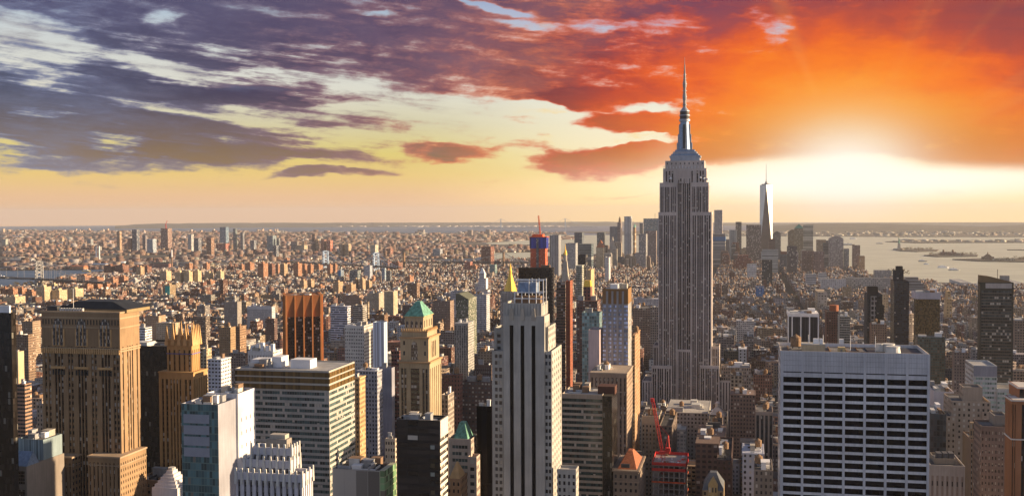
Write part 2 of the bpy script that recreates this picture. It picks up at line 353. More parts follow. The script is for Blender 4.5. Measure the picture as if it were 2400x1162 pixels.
def St(kind='fac', bay=3.0, flr=3.6, fw=0.5, fh=0.55, g=(0.03, 0.032, 0.04, 0.12), cols=None, n=None, rows=None, dep=0.7, pane=None, pc=None, z0=None, z1=None, margin=0.0, band=0.5, mat=None, sc=None):
    return dict(kind=kind, bay=bay, flr=flr, fw=fw, fh=fh, g=g, cols=cols, n=n, rows=rows, dep=dep, pane=pane, pc=pc, z0=z0, z1=z1, margin=margin, band=band, mat=mat, sc=sc)
WMAX = 96
class Tower:
    """one building: wall tiers, roofs and recessed windows as parts under an Empty at its base"""
    def __init__(s, name, label, cat, seed=1, group=None):
        s.name, s.label, s.cat, s.group = name, label, cat, group; s.seed = (seed*0.137) % 1.0
        s.parts = []; s.panes = []; s.rng = random.Random(seed); s.base = None; s.boxes = []
    def side(s, mb, a, b, z0, z1, c, st):
        L = math.hypot(b[0]-a[0], b[1]-a[1]); H = z1-z0
        if st is None or L < 1 or H < 4: mb.wall(a, b, z0, z1, c=c, seed=s.seed); return
        if st['kind'] == 'fac':
            bay = L/max(1, round(L/max(st['bay'], .5))) if st['bay'] else 0; mb.wall(a, b, z0, z1, c=c, g=st['g'], w=(bay, st['flr'], st['fw'], st['fh']), seed=s.seed); return
        if st['kind'] == 'mat': mb.wall(a, b, z0, z1, c=c, mat=st['mat'], seed=s.seed); return
        t = ((b[0]-a[0])/L, (b[1]-a[1])/L); nrm = (t[1], -t[0]); dep = st['dep']
        if st['kind'] == 'strip':                       # vertical runs of windows between piers
            cols = st['cols'] or [((i+0.5-st['fw']/2)/st['n'], (i+0.5+st['fw']/2)/st['n']) for i in range(st['n'])]
            zt = z1-(st['z1'] if st['z1'] is not None else 3); zb = z0+(st['z0'] or 0)
            rows = [(zb, zt)]; pname = 'window_strip'
        elif st['kind'] == 'band':                      # ribbons of windows between spandrels
            m = st['margin']; cols = st['cols'] or [(m, 1-m)]
            zt = z1-(st['z1'] if st['z1'] is not None else 2); nf = int((zt-z0)/st['flr'])
            rows = [(zt-(i+1)*st['flr']+st['flr']*(1-st['band']), zt-i*st['flr']) for i in range(nf)]; pname = 'window_band'
        else:                                           # single recessed windows
            n = st['n']; cols = st['cols'] or [((i+0.5-st['fw']/2)/n, (i+0.5+st['fw']/2)/n) for i in range(n)]
            zt = z1-(st['z1'] if st['z1'] is not None else 2); nf = int((zt-z0)/st['flr']); zb0 = st['z0'] or 0
            rows = [(zt-(i+1)*st['flr']+st['flr']*(1-st['fh']), zt-i*st['flr']) for i in range(nf) if zt-(i+1)*st['flr'] > z0+zb0]; pname = 'window'
        rows = [r for r in rows if r[0] >= z0-0.01]
        us = [0.0]+[x*L for q in cols for x in q]+[L]; zs = sorted([z0]+[x for q in rows for x in q]+[z1])
        P_ = lambda u_, z, d=0.0: (a[0]+t[0]*u_-nrm[0]*d, a[1]+t[1]*u_-nrm[1]*d, z)
        for i in range(len(us)-1):
            for j in range(len(zs)-1):
                if us[i+1]-us[i] < 1e-3 or zs[j+1]-zs[j] < 1e-3: continue
                u0, u1, w0, w1_ = us[i], us[i+1], zs[j], zs[j+1]
                is_col = i % 2 == 1; mid = (w0+w1_)/2; is_row = any(r[0] < mid < r[1] for r in rows)
                if not (is_col and is_row):
                    cc = st['sc'] if (st['sc'] is not None and is_col and mid < zt) else c
                    mb.face([P_(u0, w0), P_(u1, w0), P_(u1, w1_), P_(u0, w1_)], [(u0, w0-z1), (u1, w0-z1), (u1, w1_-z1), (u0, w1_-z1)], c=cc, seed=s.seed); continue
                for q in (((u0, w0), (u0, w1_)), ((u1, w1_), (u1, w0)), ((u0, w1_), (u1, w1_)), ((u1, w0), (u0, w0))):
                    (ua, za), (ub, zb_) = q
                    mb.face([P_(ua, za), P_(ub, zb_), P_(ub, zb_, dep), P_(ua, za, dep)][::-1], c=c, seed=s.seed)
                wd = u1-u0; sd_ = s.rng.random()
                if st['pane']: spec = st['pane'](wd, s.rng) if st['pane'].__code__.co_argcount == 2 else st['pane'](wd, s.rng, (u0+u1)/2/L)
                else: spec = dict(c=st['pc'] or c, g=st['g'], w=(wd/max(1, round(wd/st['bay'])), st['flr'], 0.9, st['band'] if st['kind'] == 'strip' else 5.0))
                s.panes.append((pname, [P_(u0, w0, dep), P_(u1, w0, dep), P_(u1, w1_, dep), P_(u0, w1_, dep)], [(0, w0-zt), (wd, w0-zt), (wd, 0+w1_-zt), (0, w1_-zt)], spec, sd_))
    def tier(s, bx, z0, z1, c, N=None, W=None, E_=None, S=None, roof='roof_grey', parapet=1.2, nm='wall', ledge=0, mats=None, lc=None):
        x0, x1, y0, y1 = bx; mb = MB(); S = S if S is not None else (N if N and N['kind'] in ('fac', 'mat') else None); E_ = E_ if E_ is not None else (W if W and W['kind'] in ('fac', 'mat') else None)
        s.side(mb, (x0, y0), (x1, y0), z0, z1, c, N); s.side(mb, (x1, y0), (x1, y1), z0, z1, c, W)
        s.side(mb, (x1, y1), (x0, y1), z0, z1, c, S); s.side(mb, (x0, y1), (x0, y0), z0, z1, c, E_)
        e = 0.5
        if parapet > 0 and x1-x0 > 3 and y1-y0 > 3:
            o4 = [(x0, y0), (x1, y0), (x1, y1), (x0, y1)]; i4 = [(x0+e, y0+e), (x1-e, y0+e), (x1-e, y1-e), (x0+e, y1-e)]
            for i in range(4):
                j = (i+1) % 4
                mb.face([(*o4[i], z1), (*o4[j], z1), (*i4[j], z1), (*i4[i], z1)], c=lc or c, seed=s.seed)
                mb.wall(i4[j], i4[i], z1-parapet, z1, c=c, seed=s.seed)
            rb = MB(); rb.top(i4, z1-parapet); s.parts.append(('roof', rb, M[roof]))
        elif roof:
            mb.top([(x0, y0), (x1, y0), (x1, y1), (x0, y1)], z1, c=lc or c, seed=s.seed)
        s.parts.append((nm, mb, [facade]+(mats or []))); s.boxes.append((x0, x1, y0, y1, z0, z1))
        if s.base is None or z0 < s.base[2]: s.base = ((x0+x1)/2, (y0+y1)/2, z0)
    def part(s, name, mb, mat): s.parts.append((name, mb, mat)); return mb
    def cornice(s, bx, z, h, out, c, name='cornice'):
        x0, x1, y0, y1 = bx; mb = MB(); mb.box(x0-out, x1+out, y0-out, y1+out, z, z+h, bottom=True, c=c, seed=s.seed); s.parts.append((name, mb, [facade]))
    def bits(s, bx, z, n=3, tank=0):                    # rooftop machinery
        x0, x1, y0, y1 = bx; w, d = x1-x0, y1-y0
        for i in range(n):
            a_ = s.rng.uniform(0.12, 0.3)*min(w, 40); b_ = s.rng.uniform(0.15, 0.35)*min(d, 40); h = s.rng.uniform(1.8, 5.5)
            cx = x0+1+(w-2-a_)*s.rng.random(); cy = y0+1+(d-2-b_)*s.rng.random(); mb = MB()
            mb.box(cx, cx+a_, cy, cy+b_, z, z+h); mb.box(cx-.2, cx+a_+.2, cy-.2, cy+b_+.2, z+h, z+h+.3, bottom=True)
            s.parts.append((s.rng.choice(['roof_house', 'air_handler', 'vent_box']), mb, M[s.rng.choice(['white', 'grey', 'stone', 'rotor', 'brown_stone', 'grey'])]))
        for i in range(int(n*1.6) if z < 1e9 and y0 < 1700 else 0):
            L = s.rng.uniform(.15, .5)*min(w, 30); q_ = s.rng.uniform(.5, 1.1); hh = s.rng.uniform(.6, 2.2); mb = MB()
            if s.rng.random() < .5: cx = x0+1+max(0, w-2-L)*s.rng.random(); cy = y0+1+max(.1, d-3)*s.rng.random(); mb.box(cx, cx+L, cy, cy+q_, z, z+hh)
            else: L = min(L, d-2); cx = x0+1+max(.1, w-3)*s.rng.random(); cy = y0+1+max(0, d-2-L)*s.rng.random(); mb.box(cx, cx+q_, cy, cy+L, z, z+hh)
            s.parts.append(('duct', mb, M[s.rng.choice(['grey', 'steel', 'iron', 'white', 'rotor'])]))
        for i in range(tank):
            s.parts.append(('water_tank', tank_mb(x0+w*s.rng.uniform(.2, .8), y0+d*s.rng.uniform(.2, .8), z, 2.3), [M['wood'], M['iron']]))
    def done(s):
        r = empty(s.name, s.base); tag(r, s.label, s.cat, s.group)
        rf = None; ROOFT = ('roof_house', 'air_handler', 'vent_box', 'duct', 'water_tank', 'cooling_tower', 'cooling_fan', 'roof_pipe', 'roof_booth', 'roof_well', 'cooling_unit')
        for nm, mb, mt in s.parts:
            if nm == 'roof': s.roofs = getattr(s, 'roofs', []); rf = mb.build(nm, mt, r, s.base); s.roofs.append((mb.v[0][2], rf))
        for nm, mb, mt in s.parts:
            if nm == 'roof': continue
            pr = r
            if rf is not None and nm in ROOFT:
                zb_ = min(v[2] for v in mb.v); pr = min(s.roofs, key=lambda q: abs(q[0]-zb_))[1]
            mb.build(nm, mt, pr, s.base)
        pans = s.panes
        cam_ = (0, 0, CZ)
        def area(p):
            q = p[1]; e1 = np.subtract(q[1], q[0]); e2 = np.subtract(q[3], q[0]); n_ = np.cross(e1, e2); c_ = (np.array(q[0])+q[2])/2; d_ = np.array(cam_)-c_
            return float(np.dot(n_, d_)/np.linalg.norm(d_)**3)
        pans = sorted(pans, key=area, reverse=True)
        for p in pans[:WMAX]:
            mb = MB(); mb.face(p[1], p[2], seed=p[4], **{k_: v_ for k_, v_ in p[3].items() if k_ != 'm'}); mb.build(p[0], p[3].get('m', facade), r, s.base)
        if len(pans) > WMAX:
            mb = MB(); ms = [facade]
            for p in pans[WMAX:]:
                m_ = p[3].get('m', facade)
                if m_ not in ms: ms.append(m_)
                mb.face(p[1], p[2], seed=p[4], mat=ms.index(m_), **{k_: v_ for k_, v_ in p[3].items() if k_ != 'm'})
            tag(mb.build(pans[0][0], ms, r, s.base), kind='stuff')
        s.root = r
        FOOT.extend((bx[0], bx[1], bx[2], bx[3]) for bx in s.boxes)
        for bx in s.boxes:
            c4 = [proj(x, y, bx[5]) for x in bx[:2] for y in (max(bx[2], 60), max(bx[3], 61))]; OCC.append((min(q[0] for q in c4), max(q[0] for q in c4), max(q[1] for q in c4), bx[2]))
        return r
FOOT = []; OCC = []
def tank_mb(x, y, z, r, legs=2.2, n=12):
    mb = MB()
    for i, j in ((-1, -1), (1, -1), (1, 1), (-1, 1)): mb.box(x+i*r*.6-.15, x+i*r*.6+.15, y+j*r*.6-.15, y+j*r*.6+.15, z, z+legs, mat=1)
    mb.box(x-r*.85, x+r*.85, y-r*.85, y+r*.85, z+legs, z+legs+.25, bottom=True, mat=1)
    mb.cyl(x, y, r, z+legs+.25, z+legs+.25+r*1.7, n); mb.cyl(x, y, r*1.08, z+legs+.25+r*1.7, z+legs+.25+r*2.4, n, r2=0.0)
    return mb
HAZE_D = 2.0e-5
_rs = np.random.RandomState(3); _tb = _rs.rand(64, 64)
def noise2(x, y):
    r_ = 0; a = .5
    for o in range(3):
        xi, yi = math.floor(x), math.floor(y); fx, fy = x-xi, y-yi; fx = fx*fx*(3-2*fx); fy = fy*fy*(3-2*fy); t_ = lambda i, j: _tb[(xi+i) % 64, (yi+j) % 64]
        r_ += a*((t_(0, 0)*(1-fx)+t_(1, 0)*fx)*(1-fy)+(t_(0, 1)*(1-fx)+t_(1, 1)*fx)*fy-.5)*2; x *= 2.1; y *= 2.1; a *= .5
    return r_
# ---------------------------------------------------------------- towers, placed by where their corners stand
CLAMP = []      # (px0, px1, lowest pixel row that must stay visible, distance)
def bxp(pl, pr, py, Y, pb=None, dep=None):
    """footprint and top of a box whose avenue-crossing face runs from photo column pl to pr; pb = column of its far visible corner"""
    X0, _, _ = at(pl, py, Y); X1, _, z = at(pr, py, Y)
    if pb is not None:
        if pb > pr: d = ray(pb, py); Y1 = X1*d[1]/d[0]
        else:
            d = ray(pb, py); Y1 = X0*d[1]/d[0]
            if Y1 > Y+70: Y1 = Y+45; X0 = (X0+Y1*d[0]/d[1])/2
        Y1 = min(Y1, Y+75)
    else: Y1 = Y+(dep or 25)
    return (X0, X1, Y, Y1), z
def zpx(px, py, Y): return at(px, py, Y)[2]
SH = lambda v, *a: v
# wall colours
TAN = (0.42, 0.30, 0.19); BUFF = (0.50, 0.40, 0.27); LIME = (0.44, 0.41, 0.36); GREYST = (0.36, 0.34, 0.33); BRICK = (0.27, 0.12, 0.075); DKBR = (0.15, 0.09, 0.065)
WHT = (0.66, 0.66, 0.70); BROWN = (0.24, 0.15, 0.10); BLACK = (0.018, 0.017, 0.018); ORBR = (0.50, 0.20, 0.07); PALE = (0.56, 0.52, 0.46); CONC = (0.42, 0.40, 0.38)
gl_dark = glassy('dark_bronze_glass', (0.020, 0.016, 0.014), 0.12, 1.6, 3.7, (0.012, 0.010, 0.009), 0.10, spec=0.55)
gl_black = glassy('black_glass', (0.005, 0.005, 0.008), 0.15, 3.2, 50, (0.012, 0.012, 0.016), 0.02, spec=0.12)
gl_teal = glassy('teal_glass', (0.06, 0.13, 0.15), 0.10, 1.6, 4.0, (0.12, 0.20, 0.20), 0.10, spec=0.7)
gl_green = glassy('green_glass', (0.16, 0.30, 0.16), 0.15, 3.0, 4.0, (0.35, 0.42, 0.28), 0.10)
gl_blue = glassy('pale_blue_glass', (0.30, 0.34, 0.44), 0.12, 3.0, 3.4, (0.2, 0.2, 0.24), 0.10)
gl_gold = glassy('gold_reflecting_glass', (0.17, 0.12, 0.06), 0.10, 1.5, 1.9, (0.03, 0.03, 0.03), 0.08, metal=0.35)
gl_sea = glassy('seafoam_glass', (0.20, 0.33, 0.36), 0.12, 2.2, 3.2, (0.30, 0.36, 0.36), 0.14)
gl_dkgreen = glassy('dark_green_glass', (0.05, 0.085, 0.085), 0.12, 2.4, 3.1, (0.10, 0.09, 0.07), 0.22)

# --- white slab with black window bands (close, under the sun side)
t = Tower('office_tower', 'white stone slab with seven bays of black window bands and a cluttered flat roof', 'office tower', 3)
b, z = bxp(1829, 2178, 829, 523); b = (b[0], b[1], 523, 557); BW = b
white_tv = (0.60, 0.59, 0.62)
nb = 7; cols = [((i+0.085)/nb*0.984+0.008, (i+0.975)/nb*0.984+0.008) for i in range(nb)]
def rp(wd, rng): return dict(c=(0.01, 0.01, 0.012), g=(0.01, 0.01, 0.01, 0.0), w=(0, 0, 0, 0), m=gl_black)
st = St('band', flr=4.02, band=0.67, z1=12.4, cols=cols, dep=0.45, pane=rp, sc=(0.72, 0.70, 0.71))
stW = St('band', flr=4.02, band=0.67, z1=12.4, margin=0.04, dep=0.5, pane=rp)
t.tier(b, -2, z, white_tv, N=st, W=stW, E_=St('fac', 4.5, 4.02, 0.8, 0.6), parapet=1.7, roof='roof_grey', lc=(0.5, 0.42, 0.34))
mb = MB()
for i in range(nb+1):                                   # fins and panel joints on the crown
    x = b[0]+(b[1]-b[0])*(0.008+0.984*(i+0.035)/nb); mb.box(x-0.55, x+0.55, b[2]-0.35, b[2]+0.05, -2, z-0.3, bottom=True, c=white_tv, seed=.4)
t.part('fin', mb, [facade])
mb = MB()
for i in range(nb):
    x0 = b[0]+(b[1]-b[0])*(cols[i][0]); x1 = b[0]+(b[1]-b[0])*(cols[i][1]); mb.box(x0, x1, b[2]-0.02, b[2]+0.1, z-10.4, z-9.8, bottom=True)
    for k in range(1, 4): mb.box(x0, x1, b[2]-0.012, b[2]+0.1, z-9.2*k/4, z-9.2*k/4+0.07, bottom=True)
    for k in range(1, 12): mb.box(x0+(x1-x0)*k/12, x0+(x1-x0)*k/12+0.06, b[2]-0.012, b[2]+0.1, z-9.7, z-0.4, bottom=True)
t.part('panel_joint', mb, M['iron'])
rz = z-1.7
def rx(px): return b[0]+(b[1]-b[0])*(px-1829)/349
mb = MB(); mb.box(rx(1884), rx(1940), 534, 541, rz, rz+3.4, c=BUFF); mb.box(rx(1884)-.3, rx(1940)+.3, 533.7, 541.3, rz+3.4, rz+3.8, bottom=True, c=PALE); t.part('roof_house', mb, [facade])
mb = MB(); mb.box(rx(1969), rx(1986), 528, 532, rz, rz+3.2, c=(0.46, 0.36, 0.2)); mb.box(rx(1974), rx(1979), 527.9, 528.1, rz, rz+2.4, mat=0, c=(0.2, 0.2, 0.2)); t.part('roof_booth', mb, [facade])
t.part('water_tank', tank_mb(rx(1871), 545, rz+0.2, 2.5, 0.9), [M['wood'], M['iron']])
mb = MB(); mb.box(rx(2045), rx(2160), 526, 555, rz+0.05, rz+0.35); t.part('roof_well', mb, M['iron'])
for i, (px_, yy, rr) in enumerate(((2100, 531, 3.6), (2096, 541, 3.3), (2074, 540, 2.0))):
    mb = MB(); mb.cyl(rx(px_), yy, rr, rz+.35, rz+3.6, 20, r2=rr*.85); mb.cyl(rx(px_), yy, rr*.9, rz+3.6, rz+4.0, 20, r2=rr*.9); t.part('cooling_tower', mb, M['rotor'])
for px_, w_ in ((1912, 2), (1927, 1.2), (1975, 1.6)):
    mb = MB(); mb.box(rx(px_), rx(px_)+w_*1.3, 536, 538, rz+3.8, rz+6.2); t.part('vent_box', mb, M['white'])
for px_ in (1900, 1936, 2002, 2062):
    mb = MB(); mb.cyl(rx(px_), 537, .12, rz, rz+8, 6); t.part('antenna', mb, M['white'])
for px_ in (1850, 1952, 1992, 2020): mb = MB(); mb.box(rx(px_), rx(px_)+.5, 525, 552, rz+.02, rz+.7); t.part('roof_pipe', mb, M['brown_stone'])
for yy in (531, 546): mb = MB(); mb.box(rx(1990), rx(2040), yy, yy+.3, rz+.8, rz+1.2, bottom=True); t.part('roof_pipe', mb, M['brown_stone'])
pass; t.done(); CLAMP.append((1822, 2180, 1162, 523))

# --- the tallest tower with the mast
t = Tower('skyscraper', 'tallest limestone skyscraper with stepped shoulders, metal crown and needle mast', 'skyscraper', 7)
ES = (0.56, 0.485, 0.45); Y0 = 1250
def ep(wd, rng): return dict(c=(0.065, 0.042, 0.036), g=(0.022, 0.02, 0.026, 0.10), w=(wd, 3.75, 0.86, 0.55))
def strips(groups):                                     # groups of strip centres as fractions, width
    return [(c_-w/2, c_+w/2) for c_, w in groups]
wing = strips([(.09, .062), (.19, .062), (.33, .066), (.43, .066), (.53, .066), (.68, .062), (.78, .062), (.90, .066)])
cen = strips([(.14, .09), (.27, .09), (.44, .09), (.57, .09), (.73, .09), (.86, .09)])
sN = lambda z1=3, z0=0, c=wing: St('strip', cols=c, z1=z1, z0=z0, dep=0.9, pane=ep)
sW = St('strip', n=9, fw=0.36, z1=3, dep=0.6, pane=ep)
g0 = gz(0, 1250)
bc, zc = bxp(1574, 1634, 394, Y0+3, dep=34)
zlow = zpx(1605, 819, Y0)
t.tier((bxp(1586.5, 1620.5, 500, Y0+3, dep=34)[0]), g0, zc, ES, N=sN(12, 0, cen), roof=None, parapet=0)
l, z = bxp(1546, 1586.5, 428, Y0, dep=41); r_, _ = bxp(1620.5, 1661, 428, Y0, dep=41); zs = zpx(1605, 497, Y0)
t.tier(l, zs, z, ES, N=sN(5), W=sW, roof='roof_grey', parapet=1); t.tier(r_, zs, z, ES, N=sN(5), W=sW, roof='roof_grey', parapet=1)
zm = zpx(1605, 858, Y0-6)
l, _ = bxp(1543, 1586.5, 497, Y0-0.8, dep=43); r2, _ = bxp(1620.5, 1668, 497, Y0-0.8, dep=43)
t.tier(l, g0, zs, ES, N=sN(4), W=sW, parapet=0, roof='x'); t.tier(r2, g0, zs, ES, N=sN(4), W=sW, parapet=0, roof='x')
l, _ = bxp(1587.3, 1619.7, 819, Y0-.3, dep=3.2); t.tier(l, g0, zlow, ES, N=sN(2.5, 0, cen), parapet=0, roof='x')
b1, z1_ = bxp(1531, 1686, 812, Y0+6, dep=32); t.tier((b1[0], l[0]-14, b1[2], b1[3]), g0, z1_, ES, N=sN(3), parapet=1, nm='wall'); t.tier((r2[1]+.02, b1[1], b1[2], b1[3]), g0, z1_, ES, N=sN(3, 0, strips([(.2, .12), (.42, .12), (.64, .12), (.85, .1)])), W=sW, parapet=1)
l, z2 = bxp(1527, 1575, 858, Y0-7, dep=6.1); t.tier(l, g0, z2, ES, N=sN(3), parapet=.8); l, z2 = bxp(1640, 1686, 858, Y0-7, dep=6.1); t.tier(l, g0, z2, ES, N=sN(3), W=St('strip', n=1, fw=.3, dep=.4, pane=ep), parapet=.8)
l, z3 = bxp(1505, 1530.7, 892, Y0-3, dep=50); t.tier(l, g0, z3, ES, N=St('strip', n=4, fw=.36, z1=2, dep=.6, pane=ep), parapet=1)
l, z3 = bxp(1686.3, 1713, 892, Y0-3, dep=50); t.tier(l, g0, z3, ES, N=St('strip', n=4, fw=.36, z1=2, dep=.6, pane=ep), W=sW, parapet=1)
# crown
k1, zk1 = bxp(1554, 1656, 394, Y0+2.5, dep=35); t.tier(k1, z-1, zk1, ES, N=St('strip', cols=strips([(.08, .035), (.15, .035), (.22, .035), (.36, .03), (.41, .03), (.49, .03), (.54, .03), (.62, .03), (.67, .03), (.79, .035), (.86, .035), (.92, .035)]), z1=3, dep=.6, pane=ep), W=St('strip', n=5, fw=.3, z1=3, pane=ep), parapet=1)
k2, zk2 = bxp(1559, 1651, 376, Y0+4.5, dep=31); t.tier(k2, zk1-.9, zk2, ES, N=St('punch', flr=5.2, fh=.42, n=9, fw=.26, z1=2.2, dep=.4, pc=ES), parapet=.9)
def stepbox(name, pl, pr, pt, pbm, Y, d, mat, tp=None):
    bb, zt = bxp(pl, pr, pt, Y, dep=d); zb = zpx((pl+pr)/2, pbm, Y); mb = MB(); po = [(bb[0], bb[2]), (bb[1], bb[2]), (bb[1], bb[3]), (bb[0], bb[3])]
    mb.prism(po, zb, zt, taper=tp or 1.0); t.part(name, mb, M[mat]); return bb, zt
stepbox('observation_deck', 1571, 1640, 369, 377, Y0+7, 24, 'steel')
for i, (a_, c_, p_, q_) in enumerate(((1569, 1642, 364, 369.4), (1573, 1637, 360, 364.4), (1577, 1633, 355, 360.4), (1582, 1628, 350.5, 355.4))): stepbox('crown_step', a_, c_, p_, q_, Y0+8+i, 22-2*i, 'steel_blue' if i % 2 else 'steel')
cxm = at(1604.5, 330, Y0+19)[0]; cym = Y0+19
zz = lambda py: zpx(1604.5, py, Y0+19)
mb = MB(); mb.cyl(cxm, cym, 7.2, zz(351), zz(285), 12, r2=5.0); t.part('mast_shaft', mb, M['steel_blue'])
for sx, sy in ((-1, 0), (1, 0), (0, -1), (0, 1)):       # buttress wings of the mast
    mb = MB(); wdt = 1.6
    for r0, r1, pa, pb_ in ((8.6, 8.6, 351, 335), (7.4, 7.4, 336, 315), (6.2, 6.2, 316, 292)):
        if sx: x0, x1 = sorted((cxm+sx*3, cxm+sx*r0*1.05)); mb.box(x0, x1, cym-wdt, cym+wdt, zz(pa), zz(pb_))
        else: y0, y1 = sorted((cym+sy*3, cym+sy*r0)); mb.box(cxm-wdt*1.2, cxm+wdt*1.2, y0, y1, zz(pa), zz(pb_))
    t.part('mast_wing', mb, M['steel'])
for i in range(3): mb = MB(); mb.box(cxm-1.5+i*1.1, cxm-1.5+i*1.1+.8, cym-8.9, cym-8.5, zz(349), zz(293)); t.part('mast_window', mb, M['slate'])
for r_a, pa, pb_ in ((6.4, 285, 280), (5.6, 280, 272), (6.3, 272, 270), (5.4, 270, 262), (5.8, 262, 260)): mb = MB(); mb.cyl(cxm, cym, r_a, zz(pa), zz(pb_), 20); t.part('mast_drum', mb, M['iron' if r_a < 5.7 and pa != 262 else 'steel'])
mb = MB(); mb.cyl(cxm, cym, 5.0, zz(260), zz(251), 20, r2=1.8); t.part('mast_dome', mb, M['steel'])
for r_a, r_b, pa, pb_ in ((2.0, 1.7, 251, 235), (2.3, 2.2, 235, 220), (1.6, 1.5, 220, 205), (2.2, 1.9, 205, 190), (1.3, 1.2, 190, 172), (0.9, 0.6, 172, 152), (0.35, 0.12, 152, 134)): mb = MB(); mb.cyl(cxm, cym, r_a, zz(pa), zz(pb_), 10, r2=r_b); t.part('antenna', mb, M['grey'])
for pa in (246, 228, 214, 198, 186, 176): mb = MB(); mb.cyl(cxm, cym, 2.9 if pa > 190 else 2.0, zz(pa), zz(pa)+.5, 12); t.part('antenna_ring', mb, M['steel'])
for i in range(14):
    xx = k1[0]+(k1[1]-k1[0])*(i+.3)/14; mb = MB(); mb.cyl(xx, k1[2]+1.5, .35, zk1-1, zk1+random.Random(i).uniform(1.5, 4), 6); t.part('antenna', mb, M['white'])
for px_, py_ in ((1572, 418), (1642, 416), (1650, 419), (1658, 420)):
    X_, _, Z_ = at(px_, py_, Y0+2); mb = MB(); mb.cyl(X_, Y0+2, 1.5, Z_-1, Z_+1.2, 10, r2=1.2); t.part('satellite_dish', mb, M['white'])
t.done(); CLAMP.append((1503, 1714, 958, 1245))

# --- grey stone tower with three black stripes
t = Tower('office_tower', 'pale grey limestone tower with three full-height black stripes and rooftop frame', 'office tower', 11)
L5 = (0.40, 0.385, 0.36)
def bp(wd, rng): return dict(c=BLACK, g=(0.012, 0.012, 0.014, 0.0), w=(0, 0, 0, 0), m=gl_black)
b, z = bxp(1179, 1276, 741, 600, 1288)
def cf(*px): return [((a_-1179)/97, (c_-1179)/97) for a_, c_ in px]
t.tier(b, 0, z, L5, N=St('strip', cols=cf((1194.3, 1203.3), (1219.8, 1228.8), (1245.6, 1254.6)), z1=5.5, dep=1.2, pane=bp), W=St('strip', n=3, fw=.25, z1=4, pane=bp), parapet=0, roof='x')
b2, z2 = bxp(1180, 1269, 711, 601, 1284); t.tier(b2, z, z2, L5, N=St('strip', n=12, fw=.22, z0=.5, z1=.6, dep=.25, pane=lambda w, r: dict(c=(0.30, 0.30, 0.29))), W=St('strip', n=4, fw=.22, z1=.6, dep=.25, pane=lambda w, r: dict(c=(0.30, 0.30, 0.29))), roof='roof_grey')
mb = MB()
for a_ in (1198.8, 1224.3, 1250):
    X_ = at(a_, 741, 599.6)[0]; mb.prism([(X_-1.3, 599.3), (X_+1.3, 599.3), (X_+1.3, 600.05), (X_-1.3, 600.05)], z-2.5, z+4.5, taper=.6); 
t.part('crest', mb, M['stone'])
winp = lambda wd, rng: dict(c=L5, g=(0.03, 0.032, 0.04, 0.12), w=(wd/2 if wd > 3 else wd, 3.6, 0.8, 0.5))
b3, z3 = bxp(1262, 1285, 766, 604, 1302); t.tier(b3, 0, z3, L5, N=St('strip', cols=[(.35, .8)], z1=4, dep=.8, pane=winp), W=St('fac', 2.6, 3.6, .4, .5))
b3, z3 = bxp(1153, 1178.9, 822, 604, dep=28); t.tier(b3, 0, z3, L5, N=St('punch', cols=[(.25, .5), (.62, .9)], flr=3.9, fh=.56, z1=2, dep=.5, pc=L5))
b4, z4 = bxp(1158, 1178.9, 768, 612, dep=18); t.tier(b4, z3-1, z4, L5, N=St('strip', cols=[(.3, .75)], z1=3, dep=.6, pane=winp))
b5, z5 = bxp(1276.1, 1293, 823, 601, 1316); t.tier(b5, 0, z5, L5, N=St('punch', cols=[(.08, .42), (.55, .88)], flr=3.9, fh=.56, z1=2, dep=.5, pc=L5), W=St('punch', n=5, flr=3.9, fh=.5, fw=.3, z1=2, dep=.4, pc=L5))
b6, z6 = bxp(1306, 1350, 1100, 596, 1357); b6 = (b6[0], b6[1], 596, 606); t.tier(b6, 0, z6, L5, N=St('punch', n=4, flr=3.9, fh=.56, fw=.5, z1=3, dep=.4, pc=L5), W=St('fac', 2.6, 3.9, .4, .5), roof='roof_pale')
mb = MB(); ux0, uy0 = b2[0]+6, 604                      # steel frame, blue screen and tank cage on the roof
rz = z2-1.2
mb.box(ux0+2, ux0+13, uy0, uy0+6, rz+7, rz+13); t.part('rooftop_screen', mb, M['blue_net'] if False else M['steel_blue'])
mb = MB()
for i in range(5):
    for yy in (uy0-1, uy0+8): mb.box(ux0+i*4.2, ux0+i*4.2+.5, yy, yy+.5, rz, rz+(15 if i > 1 else 8), bottom=True)
for h in (3.5, 7, 14): mb.box(ux0-.4, ux0+17.4, uy0-1.1, uy0-.7, rz+h, rz+h+.5, bottom=True); mb.box(ux0-.4, ux0+17.4, uy0+8.1, uy0+8.5, rz+h, rz+h+.5, bottom=True)
t.part('steel_frame', mb, M['white']); mb = MB(); mb.cyl(b2[0]+17, uy0+4, 2.6, rz, rz+3.2, 12); t.part('drum', mb, M['rotor'])
mb = MB(); mb.box(ux0, ux0+15, uy0+1, uy0+7, rz, rz+5); t.part('roof_house', mb, M['brown_stone'])
t.done(); CLAMP.append((1152, 1358, 1162, 596))

# --- broad tan brick tower with arched tops
t = Tower('office_tower', 'broad tan brick tower with gothic arches near the top and dark hipped roof', 'office tower', 13)
LN = (0.31, 0.205, 0.12)
def lp(wd, rng, f=.5):
    side_ = any(abs(f-q) < .012 for q in (.045, .095, .345, .385, .645, .685, .925, .965))
    return dict(c=(0.28, 0.185, 0.11) if side_ else (0.06, 0.038, 0.03), g=(0.022, 0.02, 0.022, 0.30), w=(wd, 3.75, 0.95, 0.56))
fr = [.045, .095, .175, .215, .255, .345, .385, .475, .515, .555, .645, .685, .775, .815, .855, .925, .965]
Yl = 590
b, z = bxp(97, 280, 731, Yl, 326)
t.tier(b, 0, z, LN, N=St('strip', cols=[(q-.0145, q+.0145) for q in fr], z1=22, z0=0, dep=.8, pane=lp), W=St('strip', cols=[(q-.03, q+.03) for q in (.14, .38, .5, .62, .86)], z1=22, dep=.6, pane=lp), roof='roof_dark', parapet=1.5)
